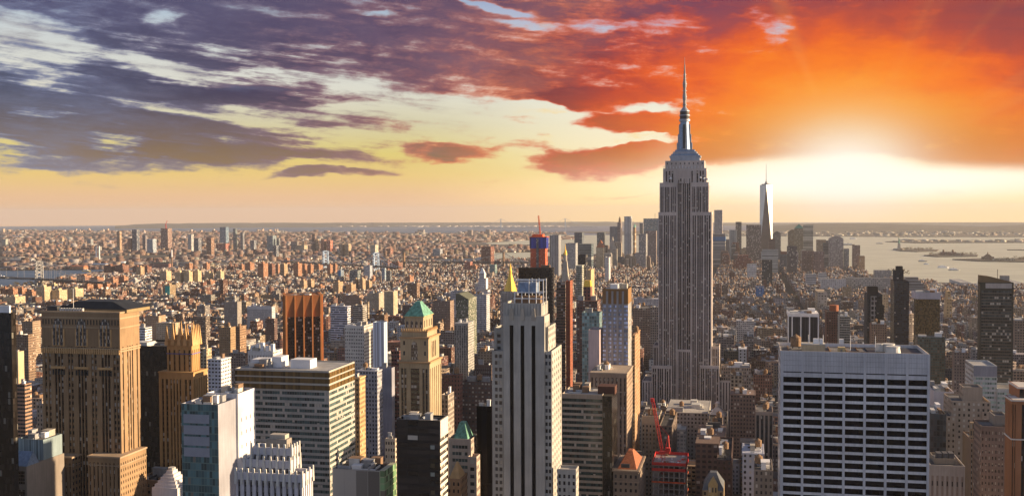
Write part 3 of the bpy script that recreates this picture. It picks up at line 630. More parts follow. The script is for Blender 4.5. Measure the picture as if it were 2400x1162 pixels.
for hgt, o_ in ((0, .5), (-9.5, .35), (-22.5, .6), (-24, .3), (-3.5, .25)): t.cornice(b, z+hgt-1.0, .9, o_, (0.42, 0.30, 0.19))
def arch(x, zb, w, h, Yf, name='arched_window', mat=facade):
    mb = MB(); pts = [(x-w/2, zb), (x+w/2, zb), (x+w/2, zb+h*.6)]+[(x+w/2*math.cos(a_), zb+h*.6+h*.4*math.sin(a_)) for a_ in [math.pi*i/8 for i in range(1, 8)]]+[(x-w/2, zb+h*.6)]
    mb.face([(p_[0], Yf, p_[1]) for p_ in pts], [(p_[0]-x, p_[1]-zb) for p_ in pts], c=(0.20, 0.16, 0.13), g=(0.03, 0.03, 0.035, .3), w=(1.0, 2.2, .7, .8)); t.part(name, mb, mat)
Wd = b[1]-b[0]
for q in (.215, .515, .815):
    x = b[0]+Wd*q
    mb = MB(); mb.prism([(x-4.4, Yl-.5), (x+4.4, Yl-.5), (x+4.4, Yl+.02), (x-4.4, Yl+.02)], z-22, z-11); t.part('arch_surround', mb, M['rust'])
    arch(x, z-21.5, 7.0, 17, Yl-.56)
    for dx_ in (-1.2, 1.2): mb = MB(); mb.box(x+dx_-.25, x+dx_+.25, Yl-.9, Yl-.5, z-21.5, z-8.5); t.part('mullion', mb, M['rust'])
    mb = MB(); mb.box(x-5, x+5, Yl-1.1, Yl+.01, z-36, z-34.6, bottom=True); t.part('balcony', mb, M['rust'])
    for k in range(5): mb = MB(); mb.box(x-4.4+k*1.9, x-3.4+k*1.9, Yl-.25, Yl+.01, z-40, z-36.8); t.part('dark_panel', mb, M['slate'])
for i in range(26): mb = MB(); x = b[0]+Wd*(i+.5)/26; mb.box(x-.35, x+.35, Yl-.06, Yl, z-8.3, z-5.2); t.part('small_window', mb, M['slate'])
for i in range(36): mb = MB(); x = b[0]+Wd*(i+.5)/36; mb.prism([(x-.5, Yl-.7), (x+.5, Yl-.7), (x+.5, Yl), (x-.5, Yl)], z-26.5, z-23.3, taper=1.0); t.part('bracket', mb, M['rust'])
rbx, rzt = bxp(126, 282, 705, Yl+6); 
for pl, pr, ptp in ((103, 165, 716),): pass
mb = MB(); x0, x1 = b[0]+9, b[1]+2; y0, y1 = Yl+5, b[3]+10
z0r = z+1; z1r = zpx(200, 705, Yl+12)
mb.prism([(x0, y0), (x1, y0), (x1, y1), (x0, y1)], z0r, z1r, top=[(x0+9, y0+5), (x1-13, y0+5), (x1-13, y1-5), (x0+9, y1-5)], mat=0); t.part('hipped_roof', mb, M['slate'])
mb = MB(); mb.box(x0+.3, x1-.3, y0+.3, y1-.3, z-1, z0r+.02, c=(0.30, 0.22, 0.12)); t.part('attic', mb, [facade])
mb = MB(); mb.box(b[0]+2, b[0]+9, Yl+3, Yl+12, z-1, z+2.6); t.part('air_handler', mb, M['iron'])
mb = MB(); mb.cyl(b[0]+20, Yl+4, .15, z, z+14, 6); t.part('flagpole', mb, M['white'])
for k in range(9): mb = MB(); mb.box(b[0]+11+k*1.9, b[0]+12.2+k*1.9, Yl+2.6, Yl+4, z-1, z+1.6); t.part('cooling_fan', mb, M['rotor'])
# lower wings
bl, zl = bxp(91, 168, 1070, Yl-9, dep=9.1); t.tier(bl, 0, zl, LN, N=St('strip', n=8, fw=.3, z1=4, dep=.6, pane=lp), W=St('fac', 2.8, 3.75, .45, .5), lc=(0.40, 0.30, 0.22))
bl2, zl2 = bxp(206, 281, 1070, Yl-9, 343); t.tier(bl2, 0, zl2, LN, N=St('strip', n=8, fw=.3, z1=4, dep=.6, pane=lp), W=St('punch', n=12, flr=3.75, fh=.5, fw=.35, z1=4, dep=.4, pc=LN), lc=(0.40, 0.30, 0.22))
for bb, zz_ in ((bl, zl), (bl2, zl2)): t.cornice(bb, zz_-1.0, .9, .5, (0.42, 0.31, 0.22)); t.cornice(bb, zz_-6.0, .6, .3, (0.38, 0.28, 0.19))
t.done(); CLAMP.append((88, 345, 1162, 585))

# --- gothic crowned brick tower
t = Tower('office_tower', 'ornate golden brick tower with gothic pinnacle crown, slightly stepped shoulders', 'office tower', 17)
CH = (0.46, 0.275, 0.12)
cpn = lambda wd, rng: dict(c=(0.12, 0.075, 0.045), g=(0.04, 0.032, 0.025, 0.25), w=(wd, 3.6, 0.9, 0.6))
Yc = 650
b, z = bxp(391, 449, 796, Yc+4, 468); t.tier(b, 0, z, CH, N=St('strip', n=5, fw=.35, z1=7, dep=.8, pane=cpn), W=St('strip', n=4, fw=.35, z1=7, dep=.8, pane=cpn), parapet=.5)
bs_, zs_ = bxp(372, 453, 872, Yc, 486); t.tier(bs_, 0, zs_, CH, N=St('strip', cols=[(.08, .14), (.20, .26), (.33, .37), (.42, .46), (.51, .55), (.60, .64), (.75, .81), (.87, .93)], z1=5, dep=.8, pane=cpn), W=St('strip', n=6, fw=.36, z1=5, dep=.7, pane=cpn))
t.cornice(b, z-1, .9, .5, CH); t.cornice(bs_, zs_-1, .9, .4, CH); t.cornice((b[0], b[1], b[2], b[3]), z-10, .7, .3, (0.16, 0.14, 0.30), 'tile_frieze')
nx = 5
for i in range(nx):
    for (x, y) in ((b[0]+(b[1]-b[0])*i/(nx-1), b[2]), (b[0]+(b[1]-b[0])*i/(nx-1), b[3])):
        mb = MB(); mb.prism([(x-1.3, y-1), (x+1.3, y-1), (x+1.3, y+1), (x-1.3, y+1)], z-4, z+10+(1.5 if i % 2 else -1), taper=.12); t.part('pinnacle', mb, M['rust'])
for i in range(1, 5):
    y = b[2]+(b[3]-b[2])*i/5; mb = MB(); mb.prism([(b[1]-1, y-1.2), (b[1]+1, y-1.2), (b[1]+1, y+1.2), (b[1]-1, y+1.2)], z-4, z+10, taper=.12); t.part('pinnacle', mb, M['rust'])
mb = MB(); mb.box(b[0]+3, b[1]-3, b[2]+3, b[3]-3, z-1, z+2.5, c=CH); t.part('attic', mb, [facade])
t.done(); CLAMP.append((370, 488, 1130, 645))

# --- dark slab behind it, dark tower at the edge, thin black slab
def slab(name, label, cat, pl, pr, py, Y, pb=None, dep=None, c=BLACK, N=None, W=None, E_=None, roof='roof_dark', seed=5, vis=None, parapet=1.2, mats=None, bits=2, tank=0, group=None, lc=None, corn=None):
    t = Tower(name, label, cat, seed, group); b, z = bxp(pl, pr, py, Y, pb, dep); t.tier(b, gz(b[0], Y)-2, z, c, N=N, W=W, E_=E_, roof=roof, parapet=parapet, mats=mats, lc=lc)
    if corn: t.cornice(b, z-corn[0], corn[0]-.1, corn[1], corn[2])
    if bits or tank: t.bits(b, z-parapet, bits, tank)
    if vis: CLAMP.append((min(pl, pb or pl), max(pr, pb or pr), vis, Y))
    return t, b, z
mD = lambda: St('mat', mat=1)
t, b, z = slab('office_tower', 'dark bronze glass tower at the edge beside the broad tan brick one', 'office tower', -90, 26, 733, 520, 37, N=mD(), W=mD(), mats=[gl_dark], vis=1030); t.done()
t, b, z = slab('office_tower', 'plain black glass slab half hidden by the golden gothic tower', 'office tower', 300, 410, 812, 700, 470, N=mD(), W=mD(), mats=[gl_dark], vis=1030); t.done()
t, b, z = slab('office_tower', 'narrow black slab standing against the pale tower with three stripes', 'office tower', 1117, 1152, 952, 650, 1156, N=mD(), W=mD(), mats=[gl_black], vis=1162, bits=3); t.done()
# --- teal and white
t = Tower('office_tower', 'teal glass tower with a blank white flank dotted with small windows', 'office tower', 21)
b, z = bxp(425, 511, 948, 520); bq = at(598, 940, 560); d = ray(553, 948); Y1 = b[1]*d[1]/d[0]
t.tier((b[0], b[1], 520, Y1), 0, z, (0.33, 0.33, 0.38), N=mD(), W=St('fac', 60, 400, 0, 0), mats=[gl_teal], roof='roof_grey', parapet=2)  # connecting flank painted greyer, the shade of its recess put into the colour
d2 = ray(598, 935); X2 = b[1]+1.2; Y2 = X2*d2[1]/d2[0]; wW = (0.62, 0.62, 0.66)
t.tier((b[0]+4, X2, Y1+.02, Y2), 0, z+2.5, wW, W=St('punch', cols=[(.18, .22), (.44, .48), (.68, .72), (.9, .94)], flr=7.5, fh=.3, z1=14, dep=.4, pc=(0.1, 0.1, 0.1)), roof='roof_grey', parapet=3)
mb = MB()
for k in range(4): mb.box(b[0]+(b[1]-b[0])*.06, b[0]+(b[1]-b[0])*.76, 519.7, 520.02, z-10.4-k*6, z-5.6-k*6, bottom=True)
t.part('glass_panel', mb, plain('grey_glass_panel', (.27, .29, .35), .4, var=.06))  # broad panels of one even blue-grey
t.bits((b[0]+3, b[1]-2, 524, Y1-2), z-2, 6); t.bits((b[0]+5, X2-2, Y1, Y2-1), z, 4); t.done(); CLAMP.append((424, 600, 1162, 515))
# --- striped office block
t = Tower('office_block', 'wide flat roofed office block banded in glass and pale spandrels, brown top floors', 'office block', 23)
b, z = bxp(551, 771, 869, 640, 831)
bp2 = lambda wd, rng: dict(c=(0.17, 0.175, 0.165), g=(0.05, 0.085, 0.09, 0.11), w=(wd/max(1, round(wd/1.7)), 10.0, 0.86, 1.5))
BD = (0.42, 0.40, 0.37)
t.tier(b, 0, z, BD, N=St('band', flr=3.72, band=.55, z1=14, dep=.5, pane=bp2, margin=.002), W=St('band', flr=3.72, band=.55, z1=14, dep=.5, pane=bp2, margin=.006), roof='roof_pale', parapet=.8, lc=(.5, .45, .4))
for h in (1.2, 5.2, 9.6):
    mb = MB(); mb.box(b[0]-.25, b[1]+.25, b[2]-.25, b[3], z-h-3.0, z-h, bottom=True, c=(0.10, 0.065, 0.03), w=(1.7, 50, .88, 3), g=(0.13, 0.08, 0.03, 0)); t.part('louvre_band', mb, [facade])
x_ = lambda px, yy=650: at(px, 860, yy)[0]
for a_, c_, yy, h in ((637, 660, 655, 6), (681, 727, 652, 5), (590, 625, 662, 3)): mb = MB(); mb.box(x_(a_, yy), x_(c_, yy), yy, yy+11, z-.8, z+h); t.part('roof_house', mb, M['white'])
t.bits((b[0]+2, x_(640), 645, 665), z-.8, 4); t.done(); CLAMP.append((549, 833, 1162, 635))
# --- silver art deco, lower left centre
t = Tower('office_tower', 'pale grey art deco tower with fluted setbacks, in front of the striped office block', 'office tower', 27)
DE = (0.56, 0.55, 0.60)
dpn = lambda wd, rng: dict(c=(0.20, 0.20, 0.21), g=(0.03, 0.03, 0.035, 0.15), w=(wd, 4.0, 0.8, 0.5))
tiers = [(553, 708, 1112, 400, 733, 0), (556, 676, 1103, 403, 727, 0), (573, 680, 1080, 405, 703, 0), (590, 683, 1050, 408, 701, 0)]
zp = 0
for i, (pl, pr, py, Y, pb, _) in enumerate(tiers[:1]+tiers[2:]):
    b, z = bxp(pl, pr, py, Y, pb); t.tier(b, 0 if i == 0 else zp-1.5, z, DE, N=St('strip', n=(11, 7, 6)[i], fw=.42, z1=3.2, dep=.8, pane=dpn), W=St('strip', n=(5, 4, 3)[i], fw=.42, z1=3.2, dep=.8, pane=dpn), parapet=1.4); zp = z
    n = (12, 8, 7)[i]
    for k in range(n):
        x = b[0]+(b[1]-b[0])*k/(n-1); mb = MB(); mb.prism([(x-.55, b[2]-.6), (x+.55, b[2]-.6), (x+.55, b[2]+.3), (x-.55, b[2]+.3)], z-5, z+1.6, taper=.7); t.part('finial', mb, M['stone'] if 0 else M['rotor'])
    for k in range(4): y = b[2]+(b[3]-b[2])*k/3; mb = MB(); mb.prism([(b[1]-.3, y-.55), (b[1]+.5, y-.55), (b[1]+.5, y+.55), (b[1]-.3, y+.55)], z-5, z+1.6, taper=.7); t.part('finial', mb, M['rotor'])
b2, z2 = bxp(624, 672, 1030, 411, dep=5); mb = MB(); mb.box(*b2, z-1, z2, c=(0.3, 0.27, 0.24)); t.part('cooling_tower', mb, [facade])
b2, z2 = bxp(632, 668, 1019, 412, dep=4); mb = MB(); mb.box(*b2, z, z2, c=(0.42, 0.38, 0.33)); t.part('cooling_tower', mb, [facade])
t.done(); CLAMP.append((550, 735, 1162, 395))
# --- low grey block with green glass flank
t = Tower('office_block', 'low grey panelled block with green glass flank beside the black slab', 'office block', 29)
b, z = bxp(779, 901, 1103, 600, 929)
t.tier((b[0], b[1]-3, b[2], b[3]), 0, z, (0.33, 0.33, 0.33), N=St('fac', 8, 60, .96, .98, (0.30, 0.30, 0.30, 0)), roof='roof_dark')
t.tier((b[1]-2.98, b[1], b[2], b[3]), 0, z, (0.4, 0.4, 0.3), N=mD(), W=mD(), mats=[gl_green], parapet=0, roof='x'); t.bits((b[0], b[1]-3, b[2], b[3]), z-1, 7); t.done(); CLAMP.append((778, 930, 1162, 598))
# --- orange ribbed tower, turned against the street grid
t = Tower('office_tower', 'rust orange brick tower with deep vertical ribs, turned at an angle', 'office tower', 31)
cxo, zt = at(709, 692, 1275)[0], at(709, 690, 1275)[2]; zc_ = at(709, 737, 1275)[2]
hw = 27.0; ang = R(45-18)
ca, sa = math.cos(ang), math.sin(ang)
P4 = [(cxo+ca*x-sa*y, 1275+sa*x+ca*y) for x, y in ((-hw*.8, -hw*.8), (hw*.8, -hw*.8), (hw*.8, hw*.8), (-hw*.8, hw*.8))]
OR = (0.50, 0.20, 0.075)
mb = MB(); mb.prism(P4, -2, zt-2, c=(0.06, 0.035, 0.025), w=(2.4, 3.8, .8, .62), g=(0.02, 0.018, 0.018, .12), seed=.3); t.part('wall', mb, [facade])
mb = MB(); mb.prism([((p[0]-cxo)*1.01+cxo, (p[1]-1275)*1.01+1275) for p in P4], zc_-1, zt, c=(0.30, 0.13, 0.06)); t.part('crown_band', mb, [facade])
for e in range(4):
    p, q = P4[e], P4[(e+1) % 4]; L = math.hypot(q[0]-p[0], q[1]-p[1]); tx, ty = (q[0]-p[0])/L, (q[1]-p[1])/L; nx_, ny_ = ty, -tx
    for k in range(5):
        s_ = L*k/4; w_ = 2.2 if k in (0, 4) else 1.5; ox, oy = p[0]+tx*s_, p[1]+ty*s_; d_ = 2.6
        mb = MB(); po = [(ox-tx*w_/2+nx_*d_, oy-ty*w_/2+ny_*d_), (ox+tx*w_/2+nx_*d_, oy+ty*w_/2+ny_*d_), (ox+tx*w_/2-nx_*.5, oy+ty*w_/2-ny_*.5), (ox-tx*w_/2-nx_*.5, oy-ty*w_/2-ny_*.5)]
        mb.prism(po, -2, zt+1.0, c=OR); t.part('rib', mb, [facade])
        if k < 4:
            a_ = (ox+tx*w_/2, oy+ty*w_/2); c_ = (p[0]+tx*(L*(k+1)/4-w_/2), p[1]+ty*(L*(k+1)/4-w_/2)); mb = MB()
            mb.face([(a_[0]+nx_*.3, a_[1]+ny_*.3, zc_), (c_[0]+nx_*.3, c_[1]+ny_*.3, zc_), (c_[0]+nx_*2.4, c_[1]+ny_*2.4, zt+.6), (a_[0]+nx_*2.4, a_[1]+ny_*2.4, zt+.6)], c=(0.36, 0.14, 0.055))
            mb.face([(a_[0]+nx_*2.4, a_[1]+ny_*2.4, zt+.6), (c_[0]+nx_*2.4, c_[1]+ny_*2.4, zt+.6), (c_[0]-nx_*2, c_[1]-ny_*2, zt+.6), (a_[0]-nx_*2, a_[1]-ny_*2, zt+.6)], c=(0.3, 0.12, 0.05)); t.part('flared_panel', mb, [facade])
t.base = (cxo, 1275, -2); t.boxes.append((cxo-hw-6, cxo+hw+6, 1275-hw-6, 1275+hw+6, 0, zt)); t.bits((cxo-15, cxo+15, 1262, 1288), zt-2, 5); t.done(); CLAMP.append((655, 765, 848, 1240))
# --- white grid block
t, b, z = slab('office_tower', 'white tower gridded with small square windows beside the orange ribbed one', 'office tower', 808, 853, 763, 1050, 874, c=(0.60, 0.57, 0.54), N=St('punch', n=11, flr=3.7, fh=.5, fw=.55, z1=3, dep=.5, pc=(0.6, 0.57, 0.54)), W=St('fac', 2.6, 3.7, .5, .5), vis=858, bits=4, roof='roof_dark'); t.done()
# --- buff tower with green pyramid roof
t = Tower('office_tower', 'ornate buff stone tower with bright green copper pyramid roof', 'office tower', 37)
BF = (0.40, 0.31, 0.20); Ym = 740
mpn = lambda wd, rng: dict(c=(0.10, 0.07, 0.05), g=(0.03, 0.03, 0.03, 0.12), w=(wd/max(1, round(wd/1.9)), 3.8, .82, .55))
b, z = bxp(935, 1007, 848, Ym, 1034); t.tier(b, 0, z, BF, N=St('strip', cols=[(.07, .14), (.17, .24), (.38, .66), (.76, .83), (.86, .93)], z1=5, dep=.6, pane=mpn), W=St('strip', n=6, fw=.3, z1=5, dep=.6, pane=mpn))
t.cornice(b, z-1.2, 1.1, .9, (.42, .26, .14))
b2, z2 = bxp(938, 1004, 790, Ym+2, 1029); t.tier(b2, z-1, z2, BF, N=St('punch', cols=[(.10, .17), (.84, .91)], flr=7.5, fh=.4, z1=3, dep=.4, pc=BF), W=St('strip', cols=[(.3, .38), (.45, .53), (.6, .68)], z1=4, z0=3, dep=.5, pane=mpn)); t.cornice(b2, z2-1.2, 1.1, .9, (.42, .26, .14))
arch((b2[0]+b2[1])/2, z+1, 5.0, z2-z-4, Ym+1.9)
b3, z3 = bxp(941, 1001, 776, Ym+4, 1024); t.tier(b3, z2-1, z3, BF, N=St('punch', n=7, flr=4.2, fh=.5, fw=.4, z1=1, dep=.4, pc=BF), W=St('punch', n=6, flr=4.2, fh=.5, fw=.4, z1=1, dep=.4, pc=BF)); t.cornice(b3, z3-.9, .8, .5, (.42, .26, .14))
b4, z4 = bxp(949, 992, 742, Ym+8, 1014); t.tier(b4, z3-1, z4, BF, W=None, parapet=0, roof='x')
for i in range(4): x = b4[0]+(b4[1]-b4[0])*(i+.5)/4; arch(x, z3+2, 1.9, z4-z3-5, Ym+7.9)
for i in range(4): y = b4[2]+(b4[3]-b4[2])*(i+.5)/4; mb = MB(); mb.box(b4[1]-.1, b4[1]+.06, y-.9, y+.9, z3+2, z4-3); t.part('arched_window', mb, M['slate'])
t.cornice(b4, z4-.4, .6, .7, (.45, .33, .16)); zt = zpx(975, 707, Ym+14); cx_, cy2 = (b4[0]+b4[1])/2, (b4[2]+b4[3])/2
mb = MB(); mb.prism([(b4[0]-.6, b4[2]-.6), (b4[1]+.6, b4[2]-.6), (b4[1]+.6, b4[3]+.6), (b4[0]-.6, b4[3]+.6)], z4+.2, zt, top=[(cx_-1.6, cy2-2.5), (cx_+1.6, cy2-2.5), (cx_+1.6, cy2+2.5), (cx_-1.6, cy2+2.5)]); t.part('pyramid_roof', mb, M['copper'])
for i in range(12):
    for sx in (0, 1):
        mb = MB(); x = b3[0]+(b3[1]-b3[0])*i/11; mb.prism([(x-.5, b3[2]-.5), (x+.5, b3[2]-.5), (x+.5, b3[2]+.5), (x-.5, b3[2]+.5)], z3-.5, z3+1.8, taper=.3) if not sx else mb.prism([(b3[1]-.5, b3[2]+(b3[3]-b3[2])*i/11-.5), (b3[1]+.5, b3[2]+(b3[3]-b3[2])*i/11-.5), (b3[1]+.5, b3[2]+(b3[3]-b3[2])*i/11+.5), (b3[1]-.5, b3[2]+(b3[3]-b3[2])*i/11+.5)], z3-.5, z3+1.8, taper=.3)
        t.part('urn', mb, M['rust'])
t.done(); CLAMP.append((930, 1036, 980, 735))
# --- black slab with white ribbed flank
t = Tower('office_block', 'black fronted slab whose sunlit flank is banded in white, below the green pyramid tower', 'office block', 41)
b, z = bxp(929, 1031, 985, 560, 1049)
t.tier(b, 0, z, (0.022, 0.020, 0.021), N=St('fac', 7, 4.0, .9, .6, (0.026, 0.023, 0.024, 0.03)), W=St('band', flr=3.9, band=.5, z1=10, dep=.6, margin=.02, sc=(.62, .58, .54), pane=lambda w, r: dict(c=(.25, .22, .2), g=(.05, .05, .05, .2), w=(1.6, 50, .8, 3))), roof='roof_dark', parapet=2.2, lc=(.4, .36, .33))
mb = MB(); mb.box(b[1]+.01, b[1]+.35, b[2], b[3], z-9.8, z-.1, c=(.6, .56, .52)); t.part('flank_cap', mb, [facade])
xw = b[1]-(b[1]-b[0])*.22
for k in range(11): mb = MB(); mb.box(xw, xw+2.4, b[2]-.04, b[2]+.1, z-16-k*5.0, z-13.8-k*5.0, c=((.28, .30, .28), (.03, .03, .03), (.10, .08, .05))[k % 3]); t.part('window', mb, [facade])
t.bits(b, z-2.2, 5); t.done(); CLAMP.append((927, 1050, 1162, 555))
# --- pink granite tower with green truncated pyramid
t = Tower('office_tower', 'pinkish stone tower with small green truncated pyramid roof beside the black slab', 'office tower', 43)
PK = (0.46, 0.37, 0.32)
b, z = bxp(1051, 1104, 1029, 640, 1120); t.tier(b, 0, z, PK, N=St('band', flr=4.2, band=.5, z1=4, dep=.6, cols=[(.16, .84)], pane=lambda w, r: dict(c=(.3, .3, .3), g=(.05, .07, .07, .15), w=(2, 50, .85, 3))), W=St('fac', 3, 4.2, .5, .5))
mb = MB(); zt = zpx(1083, 990, 645); mb.prism([(b[0]+2.5, b[2]+1.5), (b[1]-2.5, b[2]+1.5), (b[1]-2.5, b[3]-1.5), (b[0]+2.5, b[3]-1.5)], z-1, zt, taper=.36); t.part('pyramid_roof', mb, M['copper'])
b2, z2 = bxp(1096, 1117, 1070, 636, 1125); t.tier(b2, 0, z2, PK, N=St('punch', n=1, fw=.5, flr=4.6, fh=.5, dep=.4, pc=PK), W=St('fac', 3, 4.6, .5, .5)); b2, z2 = bxp(1121, 1128, 1054, 650, 1135); t.tier(b2, 0, z2, (.4, .38, .38), W=St('fac', 3, 4.2, .5, .5)); t.done(); CLAMP.append((1049, 1136, 1162, 632))
t = Tower('office_block', 'small brown brick building with steep yellow lit pyramid roof in the gap', 'office block', 44)
b, z = bxp(1048, 1079, 1122, 600, 1095); t.tier(b, 0, z, (.38, .22, .12), N=St('punch', n=3, fw=.4, flr=4.2, fh=.5, dep=.4), W=St('fac', 3, 4.2, .4, .5)); mb = MB(); zt = zpx(1062, 1085, 603); mb.prism([(b[0]+.6, b[2]+.6), (b[1]-.6, b[2]+.6), (b[1]-.6, b[3]-.6), (b[0]+.6, b[3]-.6)], z-1, zt, taper=.12); t.part('pyramid_roof', mb, M['rust']); t.done()
# --- banded brown block with dark glass corner
t = Tower('office_block', 'dark green glass office block banded in tan, bronze glass flank and rooftop plant', 'office block', 47)
b, z = bxp(1317, 1412, 925, 700); BB = (0.40, 0.33, 0.27)
bq, zq = bxp(1412.2, 1434, 937, 699, 1447)
t.tier((b[0], b[1], b[2], bq[3]), 0, z, BB, N=St('band', flr=3.75, band=.56, z1=3, dep=.5, margin=.004, pane=lambda w, r: dict(c=(.05, .06, .06), g=(.03, .055, .055, .06), w=(1.6, 50, .85, 3))), roof='roof_pale', parapet=.8)
t.tier(bq, 0, z-.5, (.05, .04, .03), N=mD(), W=mD(), mats=[gl_dark], parapet=0, roof='x')
mb = MB(); bb, z_ = bxp(1401, 1441, 906, 708, dep=12); mb.box(*bb, z-1, z_, c=(.10, .045, .035)); t.part('roof_house', mb, [facade]); t.bits((b[0]+2, b[1]-8, b[2]+6, bq[3]-3), z-.8, 6)
t.done(); CLAMP.append((1316, 1448, 1162, 695))
# --- blue windowed slab and the stone block under it
t = Tower('apartment_tower', 'slim tower of pale blue windows between grey piers under a brown crown', 'apartment tower', 53)
b, z = bxp(1412, 1472, 688, 912, 1480); 
t.tier(b, 0, z-9, (.30, .29, .30), N=St('punch', cols=[(.005, .13), (.23, .35), (.43, .55), (.63, .75), (.84, .995)], flr=3.5, fh=.62, z1=1, dep=.4, pc=(.2, .2, .24), pane=lambda w, r: dict(c=(.3, .3, .34), g=r.choice([(.42, .52, .78, 0), (.34, .42, .66, 0), (.50, .58, .80, 0)]), w=(w/2, 20, .9, 3))), W=St('fac', 2.2, 3.5, .6, .6, (.45, .42, .36, .2)), parapet=0, roof='x', )
t.tier((b[0], b[1], b[2]+.3, b[3]), z-8.9, z+4, (.26, .15, .07), N=None, W=None, roof='roof_grey', parapet=2)
for q in (.18, .39, .59, .80): mb = MB(); x = b[0]+(b[1]-b[0])*q; mb.box(x-.9, x+.9, b[2]-.5, b[2]+.6, -2, z+2, c=(.30, .29, .30)); t.part('pier', mb, [facade])
t.bits(b, z+2, 6); t.done()
t = Tower('office_block', 'brown stone office block with colonnaded top, beneath the slim blue windowed tower', 'office block', 54)
b, z = bxp(1383, 1469, 874, 860, 1482); t.tier((b[0], b[1], b[2], 905), 0, z, (.34, .25, .19), N=St('strip', cols=[((i+.28)/9, (i+.72)/9) for i in range(9)], z1=4, dep=.6, pane=lambda w, r: dict(c=(.14, .09, .07), g=(.03, .03, .035, .2), w=(w/2, 3.8, .8, .55))), W=St('punch', n=9, fw=.4, flr=3.8, fh=.5, z1=4, dep=.4), roof='roof_grey'); t.cornice((b[0], b[1], b[2], 905), z-1, .9, .6, (.4, .32, .25)); t.cornice((b[0], b[1], b[2], 905), z-16, .7, .3, (.4, .32, .25)); t.bits((b[0], b[1]-14, b[2], 900), z-1, 6, 1); t.done(); CLAMP.append((1381, 1484, 1050, 858))
# --- orange hipped roof building
t = Tower('office_block', 'brown stone building with steep orange tiled hip roof and arched windows', 'office block', 59)
b, z = bxp(1437, 1496, 1103, 700, 1511); t.tier(b, 0, z, (.24, .19, .155), N=St('punch', n=5, fw=.46, flr=4.6, fh=.5, z1=3, dep=.5, pc=(.24, .19, .15)), W=St('punch', n=5, fw=.4, flr=4.6, fh=.5, z1=3, dep=.5), roof='roof_grey')
t.cornice(b, z-1, .9, .7, (.3, .23, .18)); t.cornice(b, z-8, .7, .5, (.3, .23, .18))
mb = MB(); zt = zpx(1472, 1060, 712); cx_ = (b[0]+b[1])/2; cy2 = (b[2]+b[3])/2; mb.prism([(b[0]+2, b[2]+2), (b[1]-1, b[2]+2), (b[1]-1, b[3]-2), (b[0]+2, b[3]-2)], z-1, zt, top=[(cx_-.5, cy2-3), (cx_+2.5, cy2-3), (cx_+2.5, cy2+3), (cx_-.5, cy2+3)]); t.part('hip_roof', mb, M['terracotta'])
mb = MB(); mb.box(b[0]+5, b[1]-6, b[2]+2.4, b[2]+4, z+1.2, z+3.6); t.part('dormer', mb, M['iron']); t.done(); CLAMP.append((1436, 1512, 1162, 698))
# --- construction site with crane
t = Tower('unfinished_building', 'unfinished concrete building wrapped in red netting under a red crane', 'building site', 61)
b, z = bxp(1529, 1606, 1092, 760, 1612); fl = 4.2; nf = 16
for k in range(nf): 
    mb = MB(); zz_ = z-k*fl; mb.box(b[0], b[1], b[2], b[3], zz_-.5, zz_, bottom=True, c=(.34, .30, .28)); t.part('floor_slab', mb, [facade])
mb = MB()
for i in range(7):
    for j in range(4): x = b[0]+.5+(b[1]-b[0]-1)*i/6; y = b[2]+.5+(b[3]-b[2]-1)*j/3; mb.box(x-.35, x+.35, y-.35, y+.35, -2, z-.5, c=(.40, .36, .34))
t.part('columns', mb, [facade]); tag(mb and t and None or empty('x', (0, 0, 0))) if False else None
mb = MB(); mb.box(b[0]+7, b[1]-7, b[2]+7, b[3]-5, -2, z-.6, c=(.12, .08, .07)); t.part('core', mb, [facade])
for k in (0, 1, 3, 6): 
    mb = MB(); zz_ = z-k*fl; h = 2.2 if k < 2 else 1.2
    for (p, q) in (((b[0]-.4, b[2]-.4), (b[1]+.4, b[2]-.4)), ((b[1]+.4, b[2]-.4), (b[1]+.4, b[3]+.4)), ((b[1]+.4, b[3]+.4), (b[0]-.4, b[3]+.4)), ((b[0]-.4, b[3]+.4), (b[0]-.4, b[2]-.4))):
        x0, x1 = sorted((p[0], q[0])); y0, y1 = sorted((p[1], q[1])); mb.box(x0-.06, x1+.06, y0-.06, y1+.06, zz_+.1, zz_+h, bottom=True)
    t.part('safety_netting', mb, M['orange'] if k > 1 else M['red'])
rg = random.Random(4)
for k in range(22): mb = MB(); x = rg.uniform(b[0]+1, b[1]-2); y = rg.uniform(b[2]+1, b[3]-2); mb.box(x, x+rg.uniform(.5, 2.5), y, y+rg.uniform(.5, 2), z+.01, z+rg.uniform(.3, 1.6)); t.part('material_pile', mb, M[rg.choice(['wood', 'grey', 'white', 'red'])])
t.base = ((b[0]+b[1])/2, (b[2]+b[3])/2, -2); t.boxes.append((*b, 0, z)); t.done(); CLAMP.append((1526, 1614, 1162, 755))
def truss(mb, p, q, w, n, th=.17):
    p, q = Vector(p), Vector(q); d = (q-p).normalized(); s_ = d.cross(Vector((0, 1, 0))).normalized(); u_ = d.cross(s_).normalized()
    cs = [(s_*i+u_*j)*w/2 for i, j in ((-1, -1), (1, -1), (1, 1), (-1, 1))]
    for c_ in cs: mb.bar(p+c_, q+c_, th)
    for k in range(n):
        a0, a1 = p+(q-p)*k/n, p+(q-p)*(k+1)/n
        for i in range(4): mb.bar(a0+cs[i], a1+cs[(i+1) % 4], th*.7); mb.bar(a0+cs[i], a0+cs[(i+1) % 4], th*.7)
t = Tower('tower_crane', 'bright red luffing crane rising from the unfinished building', 'crane', 62)
cr = at(1555, 1085, 768); zt_ = z
mb = MB(); truss(mb, (cr[0], 768, zt_-12), (cr[0], 768, zt_+7), 2.2, 5); t.part('mast', mb, M['red'])
mb = MB(); mb.box(cr[0]-3, cr[0]+4.5, 766, 770, zt_+7, zt_+8.2, bottom=True); mb.box(cr[0]+2, cr[0]+5, 766.4, 769.6, zt_+8.2, zt_+11); t.part('turntable', mb, M['red'])
tip = at(1530, 938, 768)
